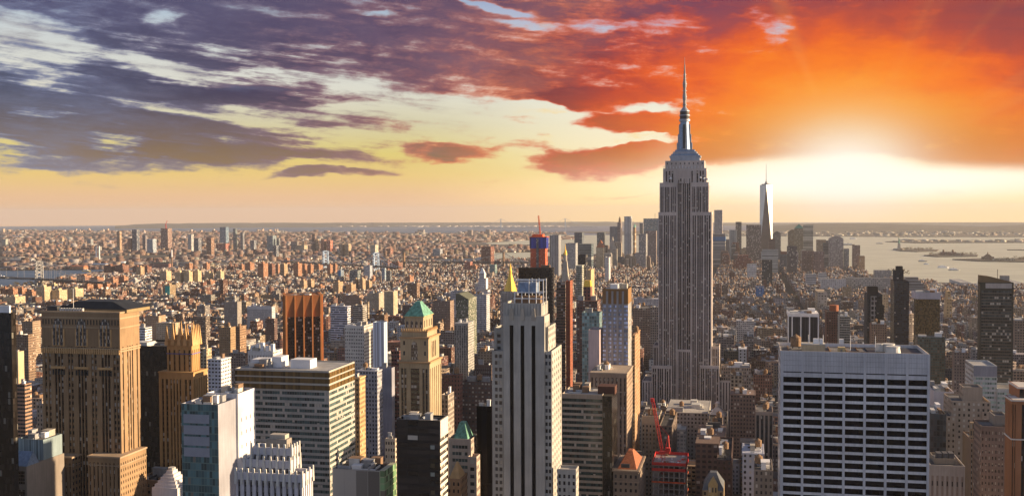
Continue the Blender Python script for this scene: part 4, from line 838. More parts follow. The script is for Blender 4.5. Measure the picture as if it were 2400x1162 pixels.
mb = MB(); truss(mb, (cr[0]-1, 768, zt_+8.5), (tip[0], 768, tip[2]), 1.9, 20); t.part('jib', mb, M['red'])
mb = MB(); mb.bar((cr[0]+1, 767, zt_+8), (cr[0]+3.5, 768, zt_+20), .5); mb.bar((cr[0]+4.5, 767, zt_+8), (cr[0]+3.5, 768, zt_+20), .5); mb.bar((cr[0]+3.5, 768, zt_+20), (tip[0]+1.5, 768, tip[2]-14), .12); t.part('gantry', mb, M['red'])
mb = MB(); mb.box(tip[0]-1.6, tip[0]+.8, 767, 769, tip[2]-1, tip[2]+1.6); t.part('jib_head', mb, M['red'])
t.base = (cr[0], 768, zt_-12); t.done()
# ---------------------------------------------------------------- lower left corner
t = Tower('office_block', 'squat grey stone building with sloped metal roof and gridded windows', 'office block', 63)
b, z = bxp(-60, 62, 1092, 540, 100); t.tier((b[0], b[1], b[2], 575), 0, z, (.27, .23, .20), N=St('punch', n=5, fw=.62, flr=11, fh=.7, z1=3, dep=.6, pane=lambda w, r: dict(c=(.25, .2, .17), g=(.04, .03, .025, .1), w=(w/4, 2, .85, .85))), W=None, parapet=0, roof='x')
mb = MB(); mb.prism([(b[0]-.5, b[2]-.3), (b[1]+.3, b[2]-.3), (b[1]+.3, b[2]+11), (b[0]-.5, b[2]+11)], z, z+7.5, top=[(b[0]-.5, b[2]+5.5), (b[1]+.3, b[2]+5.5), (b[1]+.3, b[2]+6), (b[0]-.5, b[2]+6)]); t.part('sloped_roof', mb, M['steel_blue'])
b2, z2 = bxp(40, 101, 1030, 556, dep=18); t.tier(b2, z-4, z2, (.25, .32, .35), N=St('fac', 1.2, 60, .5, 3, (.30, .38, .41, 0)), roof='roof_grey', parapet=.5); t.bits((b2[0], b2[1], b2[2], b2[3]), z2-.5, 4); t.done(); CLAMP.append((-60, 100, 1162, 535))
t = Tower('office_block', 'small white ziggurat of narrow steps behind a flat brown roof', 'office block', 64)
b, z = bxp(356, 416, 1152, 600, dep=18); zz_ = z-10
for i in range(6):
    k = i*.075; bb = (b[0]+(b[1]-b[0])*k, b[1]-(b[1]-b[0])*k, b[2]+1.2*i, b[3]-1.2*i); t.tier(bb, zz_, zz_+(12 if i == 0 else 1.9), (.66, .64, .66), parapet=0, roof='x', nm='step'); zz_ += 12 if i == 0 else 1.9
t.part('roof_drum', (lambda m: (m.cyl((b[0]+b[1])/2, b[2]+9, 2.3, zz_, zz_+1.6, 12), m)[1])(MB()), M['rotor']); t.done(); CLAMP.append((356, 426, 1140, 598))
t, b, z = slab('office_block', 'low brown roofed block with cornice below the golden gothic tower', 'office block', 318, 428, 1128, 625, dep=20, c=(.36, .24, .16), N=St('punch', n=9, fw=.5, flr=4, fh=.5, z1=3, dep=.4), roof='roof_grey', bits=5); t.done()

WIN = lambda bay=3, flr=3.5, fw=.5, fh=.5, g=(.03, .03, .035, .10): St('fac', bay, flr, fw, fh, g)
BNDW = lambda flr=3.4, fh=.5, g=(.03, .035, .04, .12): St('fac', 2.2, flr, .93, fh, g)
# name, label, category, left, right, far corner, top row, distance, colour, face style, roof, rows visible to, bits, tanks
MID = [
 ('apartment_tower', 'white stepped apartment tower with rows of dark windows beside the striped block', 487, 518, 541, 842, 900, (.60, .60, .66), WIN(3.2, 3.4, .6, .45), 'roof_grey', 920, 2, 0),
 ('apartment_tower', 'white fluted deco building with jagged rooftop behind the striped office block', 581, 640, 662, 823, 980, (.62, .60, .60), St('strip', n=9, fw=.32, z1=4, dep=.5, pane=winp), 'roof_pale', 850, 9, 0),
 ('apartment_tower', 'brown brick apartment pair catching sun, taller sibling nearer the orange tower', 513, 540, 552, 767, 1350, (.33, .22, .13), WIN(3, 3.2, .35, .35), 'roof_grey', 835, 1, 1),
 ('apartment_tower', 'square brown brick tower with penthouse beside the paired brown apartments', 549, 562, 577, 765, 1400, (.30, .19, .12), WIN(), 'roof_grey', 830, 1, 0),
 ('apartment_tower', 'dark brick slab with balconies, north of the white fluted deco building', 536, 575, 582, 828, 1150, (.26, .20, .17), WIN(3, 3, .6, .5), 'roof_grey', 890, 2, 0),
 ('apartment_tower', 'tan apartment slab with green tiled rim beside the gothic crown', 469, 484, 496, 817, 1000, (.45, .36, .24), WIN(), 'roof_grey', 900, 1, 0),
 ('apartment_tower', 'dark balconied apartment tower with sunlit yellow edge', 452, 482, 492, 742, 1750, (.22, .17, .14), BNDW(3.1, .45), 'roof_grey', 800, 2, 0),
 ('apartment_tower', 'grey slab tower with two blank shafts above the crowned brick tower', 525, 556, 566, 707, 2150, (.30, .27, .25), WIN(3, 3, .4, .4), 'roof_grey', 745, 1, 0),
 ('office_block', 'long white colonnaded hospital block with dark attic storey', 579, 637, 645, 718, 2050, (.55, .55, .58), St('strip', n=22, fw=.5, z1=6, dep=.5, pane=winp), 'roof_dark', 748, 3, 0),
 ('apartment_tower', 'dark brown brick slab close beside the rust orange tower', 621, 643, 650, 747, 1700, (.16, .10, .09), WIN(), 'roof_grey', 800, 1, 0),
 ('apartment_tower', 'pale tower beyond the broad tan brick tower, banded in white balconies', 322, 340, 356, 768, 1150, (.62, .62, .66), BNDW(3.1, .45), 'roof_pale', 806, 1, 0),
 ('apartment_tower', 'pinkish brick apartment tower with tall tank house near the gothic crown', 340, 372, 388, 740, 1650, (.42, .29, .20), WIN(3, 3.1, .4, .4), 'roof_grey', 800, 1, 1),
 ('apartment_tower', 'tan stepped apartment building close above the gothic crown', 366, 410, 421, 757, 1500, (.46, .36, .26), WIN(3, 3.1, .4, .4), 'roof_grey', 790, 2, 1),
 ('apartment_tower', 'dark brick slab with yellow sunlit end seen past the edge tower', 36, 66, 83, 784, 1250, (.25, .17, .12), WIN(), 'roof_grey', 835, 1, 0),
 ('apartment_tower', 'tan slab with penthouse right behind the dark brick slab near the edge', 51, 76, 95, 753, 1500, (.34, .25, .18), WIN(), 'roof_grey', 785, 1, 0),
 ('apartment_tower', 'pale yellow blank sided slab rising beside the dark edge tower', 28, 42, 56, 824, 980, (.52, .40, .26), None, 'roof_grey', 900, 1, 0),
 ('apartment_tower', 'pink brick tower with round stacked balconies near the dark edge tower', 40, 58, 74, 900, 780, (.38, .23, .16), BNDW(3.2, .5), 'roof_grey', 985, 2, 0),
 ('apartment_block', 'small beige walk-up between the balconied tower and broad tan tower', 86, 100, 110, 948, 700, (.42, .32, .24), WIN(3, 3.3, .4, .5), 'roof_pale', 1010, 1, 0),
 ('office_block', 'white hospital block with blue panel wall beyond the gridded white tower', 774, 814, 822, 718, 1750, (.50, .52, .62), BNDW(4, .5), 'roof_pale', 765, 3, 0),
 ('office_block', 'low glass roofed hall with long pale curve beside the gridded white tower', 874, 900, 908, 755, 1300, (.42, .52, .66), WIN(2, 60, .9, 3, (.5, .6, .74, 0)), 'roof_pale', 800, 0, 0),
 ('apartment_tower', 'slim grey balconied tower in front of the white blocks, striped in shadow', 827, 850, 860, 715, 1500, (.36, .33, .30), BNDW(3, .45), 'roof_dark', 757, 1, 1),
 ('apartment_tower', 'tan twin shafted apartment tower, sunlit end turned to the river', 900, 922, 932, 683, 2300, (.50, .42, .30), WIN(3, 3, .45, .45), 'roof_grey', 740, 1, 0),
 ('apartment_tower', 'wide tan hotel block with sunlit end below the long brown slabs', 860, 888, 901, 687, 2450, (.44, .38, .30), WIN(3, 3, .45, .45), 'roof_grey', 720, 2, 1),
 ('office_block', 'brick arcade topped armoury block beside the tan hotel', 805, 842, 851, 692, 2300, (.30, .20, .15), St('strip', n=14, fw=.4, z1=5, dep=.5, pane=winp), 'roof_pale', 712, 3, 0),
 ('office_block', 'grey ornate office block with white cornice behind the striped block corner', 836, 884, 897, 869, 900, (.36, .36, .40), WIN(2.8, 3.6, .45, .55), 'roof_dark', 985, 4, 1),
 ('office_block', 'flat bluish grey slab wall next to the ornate grey office block', 884, 918, 925, 862, 950, (.30, .30, .36), None, 'roof_dark', 960, 1, 0),
 ('office_block', 'deep red brick loft with gridded windows pressed against the green pyramid tower', 917, 936, 940, 822, 960, (.17, .075, .065), WIN(3, 3.6, .7, .5), 'roof_dark', 960, 1, 0),
 ('office_block', 'golden sunlit corner building beside the striped office block', 832, 842, 856, 885, 760, (.50, .34, .18), WIN(2.8, 3.6, .4, .5), 'roof_grey', 960, 1, 0),
 ('office_block', 'small tan office block with paired windows against the black slab', 902, 926, 930, 1028, 660, (.50, .42, .34), St('punch', n=4, fw=.6, flr=4.4, fh=.45, z1=2, dep=.4), 'roof_dark', 1075, 2, 0),
 ('apartment_tower', 'curved green glass tower with sloping crown among the lofts', 1068, 1098, 1117, 700, 1700, (.20, .22, .18), WIN(1.8, 3.2, .8, .7, (.10, .11, .08, .15)), 'roof_dark', 748, 0, 0),
 ('apartment_tower', 'grey glass apartment tower with white piers beside the green pyramid tower', 1065, 1097, 1111, 757, 1350, (.36, .35, .34), St('strip', n=6, fw=.62, z1=3, dep=.5, pane=lambda w, r: dict(c=(.22, .22, .21), g=(.05, .06, .06, .15), w=(w/2, 3.3, .8, .7))), 'roof_grey', 860, 2, 0),
 ('office_block', 'broad dark brown brick factory like block with stair crown', 1082, 1150, 1156, 895, 900, (.125, .085, .075), WIN(3, 3.7, .55, .4, (.1, .1, .11, .3)), 'roof_dark', 950, 4, 1),
 ('office_block', 'dark brown tower house standing on the broad dark brick block', 1112, 1152, 1158, 855, 930, (.15, .10, .08), St('strip', n=9, fw=.4, z1=3, dep=.5, pane=winp), 'roof_dark', 892, 1, 0),
 ('office_block', 'red brick office block with square windows behind the pink stone tower', 1036, 1078, 1084, 878, 880, (.20, .10, .08), WIN(2.8, 3.6, .45, .5), 'roof_dark', 940, 2, 1),
 ('office_block', 'narrow ornate stone building with pale corner quoins by the buff tower', 1034, 1050, 1064, 925, 790, (.36, .30, .26), WIN(2.6, 3.6, .5, .6), 'roof_pale', 1000, 1, 0),
 ('office_block', 'brown hotel block with twin roof pavilions above the green pyramid', 1013, 1055, 1064, 705, 2000, (.28, .20, .16), WIN(2.8, 3.4, .45, .45), 'roof_dark', 740, 2, 2),
 ('office_block', 'dark steepled apartment house near the green pyramid roof', 943, 965, 972, 715, 2050, (.14, .11, .11), WIN(), 'roof_dark', 745, 1, 0),
 ('office_block', 'white office pair of eight storeys by the gold pyramid tower', 1095, 1140, 1148, 690, 2150, (.52, .54, .60), WIN(3, 4, .55, .6), 'roof_pale', 722, 3, 0),
 ('office_block', 'white stone block with tall windows under the white domed clock tower', 1055, 1088, 1095, 682, 2300, (.50, .52, .58), WIN(3, 4, .55, .6), 'roof_pale', 722, 2, 0),
 ('office_tower', 'dark glass slab behind the rooftop frame, beneath the netted construction tower', 1215, 1293, 1299, 628, 1250, (.03, .024, .022), WIN(1.6, 3.7, .8, .6, (.02, .016, .014, .02)), 'roof_dark', 741, 2, 0),
 ('apartment_tower', 'brown apartment slab, shorter half of the red brown pair', 1304, 1325, 1327, 661, 1120, (.20, .135, .11), BNDW(3.1, .55), 'roof_dark', 880, 1, 0),
 ('apartment_tower', 'orange red brick shaft, narrow taller half of the red brown pair', 1326, 1336, 1342, 658, 1100, (.26, .085, .05), WIN(3, 3.2, .25, .3), 'roof_dark', 880, 1, 0),
 ('apartment_tower', 'slender striped glass tower in front of a black slab', 1350, 1364, 1369, 622, 1700, (.42, .42, .36), BNDW(3, .6, (.08, .09, .08, .2)), 'roof_grey', 690, 0, 0),
 ('apartment_tower', 'narrow black slab beyond the striped glass tower', 1354, 1372, 1377, 597, 2000, (.02, .02, .022), BNDW(3, .8, (.02, .02, .025, .05)), 'roof_dark', 660, 0, 0),
 ('apartment_tower', 'yellow sunlit brick tower with twin shafts beyond the striped glass tower', 1377, 1385, 1393, 632, 1900, (.52, .38, .22), WIN(3, 3, .3, .3), 'roof_grey', 690, 1, 0),
 ('apartment_tower', 'dark red brick tower capped by a small golden roof', 1352, 1400, 1407, 705, 1060, (.16, .085, .07), WIN(3, 3, .6, .5, (.08, .07, .07, .25)), 'roof_dark', 790, 2, 0),
 ('apartment_tower', 'seafoam glass apartment tower with rounded rooftop screen', 1364, 1405, 1411, 733, 960, (.2, .3, .32), 'sea', 'roof_grey', 900, 2, 0),
 ('office_block', 'blank pinkish party wall tower in front of the seafoam glass one', 1379, 1405, 1413, 773, 900, (.52, .42, .42), None, 'roof_pale', 895, 0, 0),
 ('office_block', 'orange lit stepped brick building hugging the avenue canyon', 1482, 1488, 1500, 785, 1000, (.44, .26, .15), WIN(2.8, 3.5, .4, .5), 'roof_grey', 1000, 1, 1),
 ('office_block', 'brown loft with bracketed cornice facing the avenue canyon', 1483, 1525, 1531, 722, 1700, (.30, .22, .17), WIN(2.6, 3.6, .55, .55), 'roof_grey', 775, 2, 2),
 ('office_block', 'light stone loft block next to the tallest skyscraper, rows of white windows', 1524, 1543, 1545, 720, 1550, (.34, .28, .24), WIN(2.6, 3.6, .55, .55), 'roof_grey', 830, 1, 0),
 ('office_block', 'long white loft row far down the avenue near the tallest skyscraper', 1485, 1545, 1547, 700, 2100, (.50, .50, .54), WIN(2.6, 3.6, .55, .55), 'roof_pale', 722, 3, 2),
 ('office_block', 'cream loft block behind the red crane with arched cornice', 1504, 1545, 1546, 975, 900, (.40, .34, .27), St('strip', n=5, fw=.5, z1=7, dep=.6, pane=winp), 'roof_pale', 1060, 3, 0),
 ('office_block', 'dark old loft with black cornice under a large water tank', 1545, 1575, 1587, 998, 870, (.16, .12, .10), WIN(3, 3.8, .5, .5), 'roof_dark', 1045, 1, 1),
 ('office_block', 'wide loft with white parapet roof just below the tallest skyscraper', 1560, 1660, 1672, 968, 1080, (.36, .34, .32), WIN(3.4, 4, .45, .5), 'roof_dark', 1010, 4, 1),
 ('office_block', 'green roofed pavilion loft carrying a cone shaped metal cupola', 1658, 1704, 1704.5, 975, 1060, (.32, .30, .28), WIN(3.2, 4, .5, .5), 'roof_grey', 1010, 0, 1),
 ('office_block', 'black roofed brick warehouse with large black screen on top', 1655, 1690, 1697, 1012, 880, (.10, .075, .07), WIN(3, 3.8, .5, .5), 'roof_dark', 1035, 1, 2),
 ('office_block', 'brown brick warehouse with wide windows beyond the unfinished building', 1630, 1697, 1703, 1040, 820, (.16, .11, .09), WIN(4, 4, .6, .5), 'roof_dark', 1090, 4, 1),
 ('office_block', 'tall dark brick loft wall casting a narrow shaft near the slate roofed house', 1680, 1715, 1723, 1078, 720, (.12, .075, .065), WIN(3, 3.8, .4, .45), 'roof_dark', 1162, 2, 1),
 ('office_block', 'tan office block with black glass bays and twin copper tanks', 1771, 1812, 1812.5, 965, 900, (.34, .28, .24), St('strip', n=4, fw=.6, z1=3, dep=.6, pane=lambda w, r: dict(c=(.03, .03, .03), g=(.03, .04, .05, .1), w=(w/2, 3.8, .85, .6))), 'roof_grey', 1010, 0, 2),
 ('office_block', 'white painted block with blue shadowed windows beside the banded white slab', 1740, 1790, 1791, 1062, 700, (.40, .41, .47), WIN(3, 3.6, .4, .5), 'roof_pale', 1162, 4, 1),
 ('office_block', 'dark stone loft with tank shed next to the banded white slab', 1768, 1812, 1813, 1102, 640, (.20, .17, .15), WIN(3, 3.8, .4, .5), 'roof_grey', 1162, 3, 1),
 ('office_block', 'dark windowed white cornice building west of the tallest skyscraper', 1696, 1733, 1733.5, 823, 1500, (.14, .12, .09), WIN(3, 3.8, .6, .5), 'roof_dark', 845, 2, 0),
 ('office_block', 'white corner building beside the dark loft west of the tallest skyscraper', 1731, 1750, 1750.5, 818, 1480, (.56, .56, .58), WIN(4.5, 4.4, .35, .5), 'roof_pale', 842, 0, 1),
 ('office_block', 'tall narrow stone loft with chevron spandrels above the white corner building', 1742, 1766, 1766.5, 788, 1620, (.33, .30, .27), WIN(2.4, 3.8, .7, .6), 'roof_dark', 815, 1, 0),
 ('office_block', 'buff stone department block with green mansard roof', 1680, 1722, 1722.5, 790, 1700, (.36, .29, .25), WIN(2.6, 3.8, .55, .6), 'roof_dark', 815, 3, 0),
 ('office_block', 'white loft with rows of paired windows in the middle of the lofts', 1726, 1767, 1767.5, 752, 2000, (.52, .49, .48), WIN(3.4, 3.8, .6, .5), 'roof_grey', 795, 3, 1),
 ('office_block', 'long brick and stone loft with green metal eaves west of the tallest skyscraper', 1690, 1760, 1760.5, 862, 1250, (.34, .27, .22), WIN(2.6, 3.8, .5, .55), 'roof_grey', 885, 3, 2),
 ('office_block', 'stone loft with tall arched bays below the green eaved one', 1712, 1740, 1740.5, 880, 1180, (.34, .29, .23), WIN(4.2, 4.2, .55, .6), 'roof_grey', 940, 2, 1),
 ('office_block', 'brown brick loft with rows of windows and white shed roof', 1712, 1770, 1770.5, 925, 1050, (.20, .14, .12), WIN(3, 3.8, .5, .5), 'roof_pale', 970, 4, 1),
]
ncat = {'apartment_tower': 'apartment tower', 'apartment_block': 'apartment building', 'office_block': 'office building', 'office_tower': 'office tower'}
for i, m_ in enumerate(MID):
    nm, lab, pl, pr, pb, py, Y, c, stl, roof, vis, nb_, nt_ = m_
    mats = None; W_ = None
    if stl == 'sea': stl = St('mat', mat=1); mats = [gl_sea]
    Wst = stl if (stl and stl['kind'] in ('fac', 'mat')) else WIN()
    t, b, z = slab(nm, lab, ncat[nm], pl, pr, py, Y, (pb if pb > pr+1 else None), 30, c=c, N=stl, W=Wst if stl else None, roof=roof, seed=100+i, vis=vis, bits=nb_, tank=nt_, mats=mats, corn=(1.0, .4, tuple(min(.7, q*1.15) for q in c)) if i % 3 == 0 and stl else None)
    if 'golden roof' in lab:
        bb, zz_ = bxp(1367, 1384, 672, 1066, dep=12); t.tier(bb, z-1, zz_, (.2, .09, .07), N=WIN()); mb = MB(); zt = zpx(1375, 657, 1070); mb.prism([(bb[0], bb[2]), (bb[1], bb[2]), (bb[1], bb[3]), (bb[0], bb[3])], zz_, zt, taper=.8); t.part('roof_cap', mb, M['gold'])
    if 'sloping crown' in lab:
        mb = MB(); zt = at(1075, 688, 1700)[2]; mb.prism([(b[0], b[2]), (b[1], b[2]), (b[1], b[3]), (b[0], b[3])], z-1, zt, top=[(b[0], b[2]), (b[0]+6, b[2]), (b[0]+6, b[3]), (b[0], b[3])], c=(.12, .13, .10)); t.part('glass_crown', mb, [facade])
    if 'cone shaped' in lab:
        cx_, cy2 = (b[0]+b[1])/2, b[2]+10; mb = MB(); mb.prism([(cx_-8, cy2-8), (cx_+8, cy2-8), (cx_+8, cy2+8), (cx_-8, cy2+8)], z-1, z+7, taper=.25); t.part('pyramid_frame', mb, M['rotor']); mb = MB(); mb.cyl(cx_, cy2, 2.2, z+7, z+11, 12); mb.cyl(cx_, cy2, 2.9, z+11, z+13, 12, r2=.1); t.part('cupola', mb, M['rotor'])
    if 'black screen' in lab: mb = MB(); mb.box(b[0]+1, b[1]-1, b[2]+3, b[2]+6, z-1, z+7); t.part('rooftop_screen', mb, M['iron'])
    if 'jagged rooftop' in lab:
        for q in range(5): mb = MB(); x = b[0]+(b[1]-b[0])*(.06+q*.2); mb.box(x, x+3.2, b[2]+2, b[2]+6, z-1, z+4+(q*37 % 5)); t.part('roof_house', mb, M['white'])
    t.done()

# --- slate roofed house, bottom
t = Tower('chateau_house', 'chateau like house with steep slate roof and gabled yellow stone dormer', 'house', 66)
b, z = bxp(1646, 1696, 1150, 660, dep=26); t.tier(b, 0, z, (.30, .22, .14), N=WIN(3, 4, .4, .5), parapet=0, roof='x')
mb = MB(); zt = zpx(1672, 1105, 672); cx_ = (b[0]+b[1])/2; mb.prism([(b[0], b[2]), (b[1], b[2]), (b[1], b[3]), (b[0], b[3])], z, zt, top=[(cx_-2, b[2]+10), (cx_+2, b[2]+10), (cx_+2, b[3]-10), (cx_-2, b[3]-10)]); t.part('steep_roof', mb, M['steel_blue'] if 0 else plain('blue_slate', (.10, .11, .13)))
mb = MB(); mb.box(cx_-2.8, cx_+2.8, b[2]-.5, b[2]+4, z-6, z+3, c=(.46, .33, .16), w=(1.8, 5, .5, .6)); mb.prism([(cx_-3, b[2]-.6), (cx_+3, b[2]-.6), (cx_+3, b[2]+4), (cx_-3, b[2]+4)], z+3, z+8, top=[(cx_-.1, b[2]-.6), (cx_+.1, b[2]-.6), (cx_+.1, b[2]+4), (cx_-.1, b[2]+4)], c=(.46, .33, .16)); t.part('dormer', mb, [facade]); t.done(); CLAMP.append((1640, 1700, 1162, 655))

# ---------------------------------------------------------------- towers on the sun side
t, b, z = slab('office_tower', 'black glass tower framed by white fins and white cornice ring', 'office tower', 1850, 1918, 735, 1350, 1842, c=(.02, .02, .025), N=WIN(1.6, 60, .7, 3, (.03, .035, .05, 0)), E_=WIN(1.6, 60, .7, 3, (.03, .025, .02, 0)), vis=808, bits=6, roof='roof_pale', lc=(.6, .6, .6))
mb = MB(); mb.box(b[0]-.6, b[1]+.6, b[2]-.6, b[3]+.6, z-4.0, z-.05, bottom=True); t.part('cornice_ring', mb, M['white'])
for q in (0, .13, .42, .71, 1): mb = MB(); x = b[0]+(b[1]-b[0])*q; mb.box(x-.7, x+.7, b[2]-1.1, b[2]+.1, -2, z-3.5); t.part('white_fin', mb, M['white'])
t.done()
t, b, z = slab('apartment_tower', 'dark brown brick tower topped by a copper coloured tank house', 'apartment tower', 1937, 1965, 731, 1480, 1933, c=(.18, .095, .075), N=WIN(2.8, 3.3, .5, .5), vis=808, bits=0); mb = MB(); mb.cyl((b[0]+b[1])/2+3, b[2]+14, 6, z, zpx(1963, 715, 1490), 16); t.part('tank_house', mb, M['terracotta']); t.done()
t, b, z = slab('apartment_tower', 'pale grey balconied apartment tower beside the dark brown brick one', 'apartment tower', 1968, 1992, 742, 1420, None, 30, c=(.40, .38, .34), N=BNDW(3.1, .6), vis=808, bits=2); t.done()
t, b, z = slab('office_tower', 'dark stepped glass tower with a white framed window column', 'office tower', 2036, 2068, 690, 1650, 2023, c=(.05, .05, .055), N=WIN(2, 3.4, .8, .6, (.03, .035, .045, .03)), vis=808, bits=0)
b2, z2 = bxp(2034, 2058, 672, 1656, dep=14); t.tier(b2, z-1, z2, (.06, .05, .045), N=None)
mb = MB(); bb, zz_ = bxp(2041, 2055, 694, 1649.4, dep=.6); mb.box(*bb, z-75, zz_, c=(.48, .44, .42), w=(5, 7, .7, .7), g=(.03, .03, .035, 0)); t.part('window_column', mb, [facade]); b3, z3 = bxp(2053, 2072, 715, 1645, dep=20); t.tier(b3, 0, z3, (.04, .045, .05), N=WIN(2, 3.4, .8, .6)); t.done()
t, b, z = slab('apartment_tower', 'brown brick hotel with white tank frame between the two dark towers', 'hotel', 2042, 2078, 760, 1500, 2038, c=(.27, .19, .15), N=WIN(2.8, 3.3, .45, .5), vis=808, bits=2, tank=1); t.done()
t, b, z = slab('apartment_tower', 'tall dark bronze apartment tower with notched crown by the water', 'apartment tower', 2096, 2131, 659, 1600, 2087, c=(.055, .048, .045), N=WIN(2.2, 3.1, .86, .6, (.03, .04, .06, .03)), E_=WIN(2.2, 3.1, .6, .6, (.16, .10, .06, .1)), vis=810, bits=0)
b2, z2 = bxp(2096, 2118, 634, 1604, dep=18); t.tier(b2, z-1, z2, (.05, .05, .06), N=WIN(3, 3.1, .8, .6)); b2, z2 = bxp(2101, 2116, 624, 1608, dep=10); t.tier(b2, z, z2, (.05, .045, .04), N=None); t.done()
t, b, z = slab('office_tower', 'gold reflecting glass tower with pale blank top band', 'office tower', 2146, 2203, 701, 1500, 2142, c=(.1, .1, .1), N=St('mat', mat=1), E_=St('mat', mat=1), mats=[gl_gold], vis=800, bits=0, parapet=0); b2, z2 = bxp(2145, 2205, 686, 1499, dep=32); t.tier(b2, z+.02, z2, (.46, .44, .50), N=None, roof='roof_grey'); t.bits(b2, z2-1, 4); t.done()
t, b, z = slab('office_tower', 'dark teal glass block under the gold reflecting tower', 'office tower', 2150, 2216, 790, 1300, 2144, c=(.1, .1, .1), N=St('mat', mat=1), E_=St('mat', mat=1), mats=[gl_dkgreen], vis=905, bits=2); t.done()
t = Tower('apartment_tower', 'tall dark glass apartment tower with slanted tan crown near the river', 'apartment tower', 71)
b, z = bxp(2297, 2376, 662, 1250, 2292); GA = (.06, .055, .045)
t.tier(b, 0, z, GA, N=St('band', flr=3.3, band=.72, z1=9, dep=.7, margin=.05, sc=(.16, .13, .10), pane=lambda w, r: dict(c=(.07, .065, .055), g=r.choice([(.035, .04, .04, .06), (.06, .07, .07, .14), (.03, .03, .03, .06)]), w=(2.2, 60, .86, 3))), E_=WIN(2.2, 3.3, .3, .8, (.10, .09, .07, 0)), parapet=1)
mb = MB(); zt = zpx(2297, 645, 1250); x0, x1 = b[0], b[1]-3
for (p, q) in (((x0, b[2]+.3), (x1, b[2]+.3)),):
    mb.face([(x0, b[2]+.2, z-2), (x1, b[2]+.2, z-2), (x1, b[2]+.2, z+1), (x0+(x1-x0)*.3, b[2]+.2, zt-1), (x0, b[2]+.2, zt)], c=(.20, .14, .08)); mb.face([(x0, b[3], z-2), (x0, b[2]+.2, z-2), (x0, b[2]+.2, zt), (x0, b[3], zt)], c=(.20, .14, .08))
    mb.face([(x0, b[2]+.2, zt), (x0+(x1-x0)*.3, b[2]+.2, zt-1), (x1, b[2]+.2, z+1), (x1, b[3], z+1), (x0+(x1-x0)*.3, b[3], zt-1), (x0, b[3], zt)], c=(.16, .12, .08)); mb.wall((x1, b[2]+.2), (x1, b[3]), z-2, z+1, c=(.2, .14, .08)); mb.face([(x1, b[3], z-2), (x0, b[3], z-2), (x0, b[3], zt), (x0+(x1-x0)*.3, b[3], zt-1), (x1, b[3], z+1)], c=(.2, .14, .08))
t.part('slanted_crown', mb, [facade]); mb = MB(); bb, zz_ = bxp(2310, 2372, 663, 1249.6, dep=.5); mb.box(*bb, zz_-6, zz_-.5, c=(.42, .38, .36)); t.part('pale_band', mb, [facade]); mb = MB(); bb, zz_ = bxp(2348, 2366, 646, 1262, dep=10); mb.box(*bb, z-1, zz_, c=(.45, .42, .38)); t.part('roof_house', mb, [facade]); mb = MB(); mb.cyl(b[0]+19, b[2]+6, .3, z, z+14, 6); t.part('antenna', mb, M['iron']); t.done(); CLAMP.append((2290, 2378, 890, 1245))
t = Tower('office_block', 'white and mint banded office tower with blank grey top below the slanted crown tower', 'office block', 73)
b, z = bxp(2282, 2337, 857, 900, 2262); bpn = lambda w, r: dict(c=(.4, .45, .42), g=(.24, .32, .28, .2), w=(1.7, 60, .8, 3))
t.tier(b, 0, z, (.50, .50, .50), N=St('band', flr=3.7, band=.5, z1=9.5, dep=.4, margin=.004, pane=bpn), E_=WIN(3, 3.7, .6, .5), roof='roof_pale'); mb = MB(); mb.box(b[0], b[1], b[2]-.2, b[2], z-8.6, z-.6, c=(.28, .28, .32)); t.part('blank_panel', mb, [facade]); b2, z2 = bxp(2338, 2410, 912, 898, dep=30); t.tier(b2, 0, z2, (.46, .47, .46), N=St('band', flr=3.7, band=.5, z1=3, dep=.4, margin=.004, pane=bpn)); t.done(); CLAMP.append((2260, 2400, 960, 895))
t = Tower('office_block', 'stepped beige stone block with blank tower top between glass towers', 'office block', 74)
BE = (.36, .29, .235)
for i, (pl, pr, py, Y, pb) in enumerate(((2232, 2322, 942, 800, 2220), (2258, 2303, 908, 806, 2252), (2219, 2240, 975, 798, 2216), (2302, 2330, 965, 799, 2300))):
    b, z = bxp(pl, pr, py, Y, None, (34, 16, 20, 20)[i]); t.tier(b, 0 if i != 1 else z-12, z, BE, N=WIN(3.2, 3.9, .4, .45, (.035, .03, .03, .25)) if i != 1 else None, E_=WIN(3.2, 3.9, .4, .45))
t.done(); CLAMP.append((2216, 2332, 1070, 795))
t = Tower('office_block', 'narrow brown stone tower with gridded lantern top beside the stepped beige block', 'office block', 75)
b, z = bxp(2275, 2305, 1030, 740, 2256); t.tier(b, 0, z, (.28, .19, .13), N=St('strip', n=5, fw=.5, z1=2, dep=.5, pane=winp)); b, z = bxp(2274, 2301, 990, 745, 2272); t.tier(b, z-30, z, (.36, .26, .17), N=St('punch', n=5, fw=.6, flr=4.5, fh=.7, z1=1, dep=.4)); t.done(); CLAMP.append((2256, 2306, 1130, 738))
t = Tower('office_block', 'dark brown brick slab with evenly dotted windows and penthouse, lower corner', 'office block', 76)
b, z = bxp(2300, 2362, 1000, 680, 2282); t.tier(b, 0, z, (.20, .145, .125), N=St('punch', n=8, fw=.4, flr=3.8, fh=.5, z1=3, dep=.4, pc=(.2, .15, .13), pane=lambda w, r: dict(c=(.03, .03, .03), g=(.045, .04, .04, .35), w=(w, 4, .95, 3))), E_=WIN(3.2, 3.8, .4, .45)); b2, z2 = bxp(2330, 2362, 974, 688, dep=14); t.tier(b2, z-1, z2, (.26, .22, .19), N=None); t.done(); CLAMP.append((2282, 2364, 1162, 678))
t = Tower('office_tower', 'red brown tower with dark window shafts and pale trim at the frame edge', 'office tower', 77)
b, z = bxp(2372, 2440, 938, 600, 2356); RB = (.30, .14, .075)
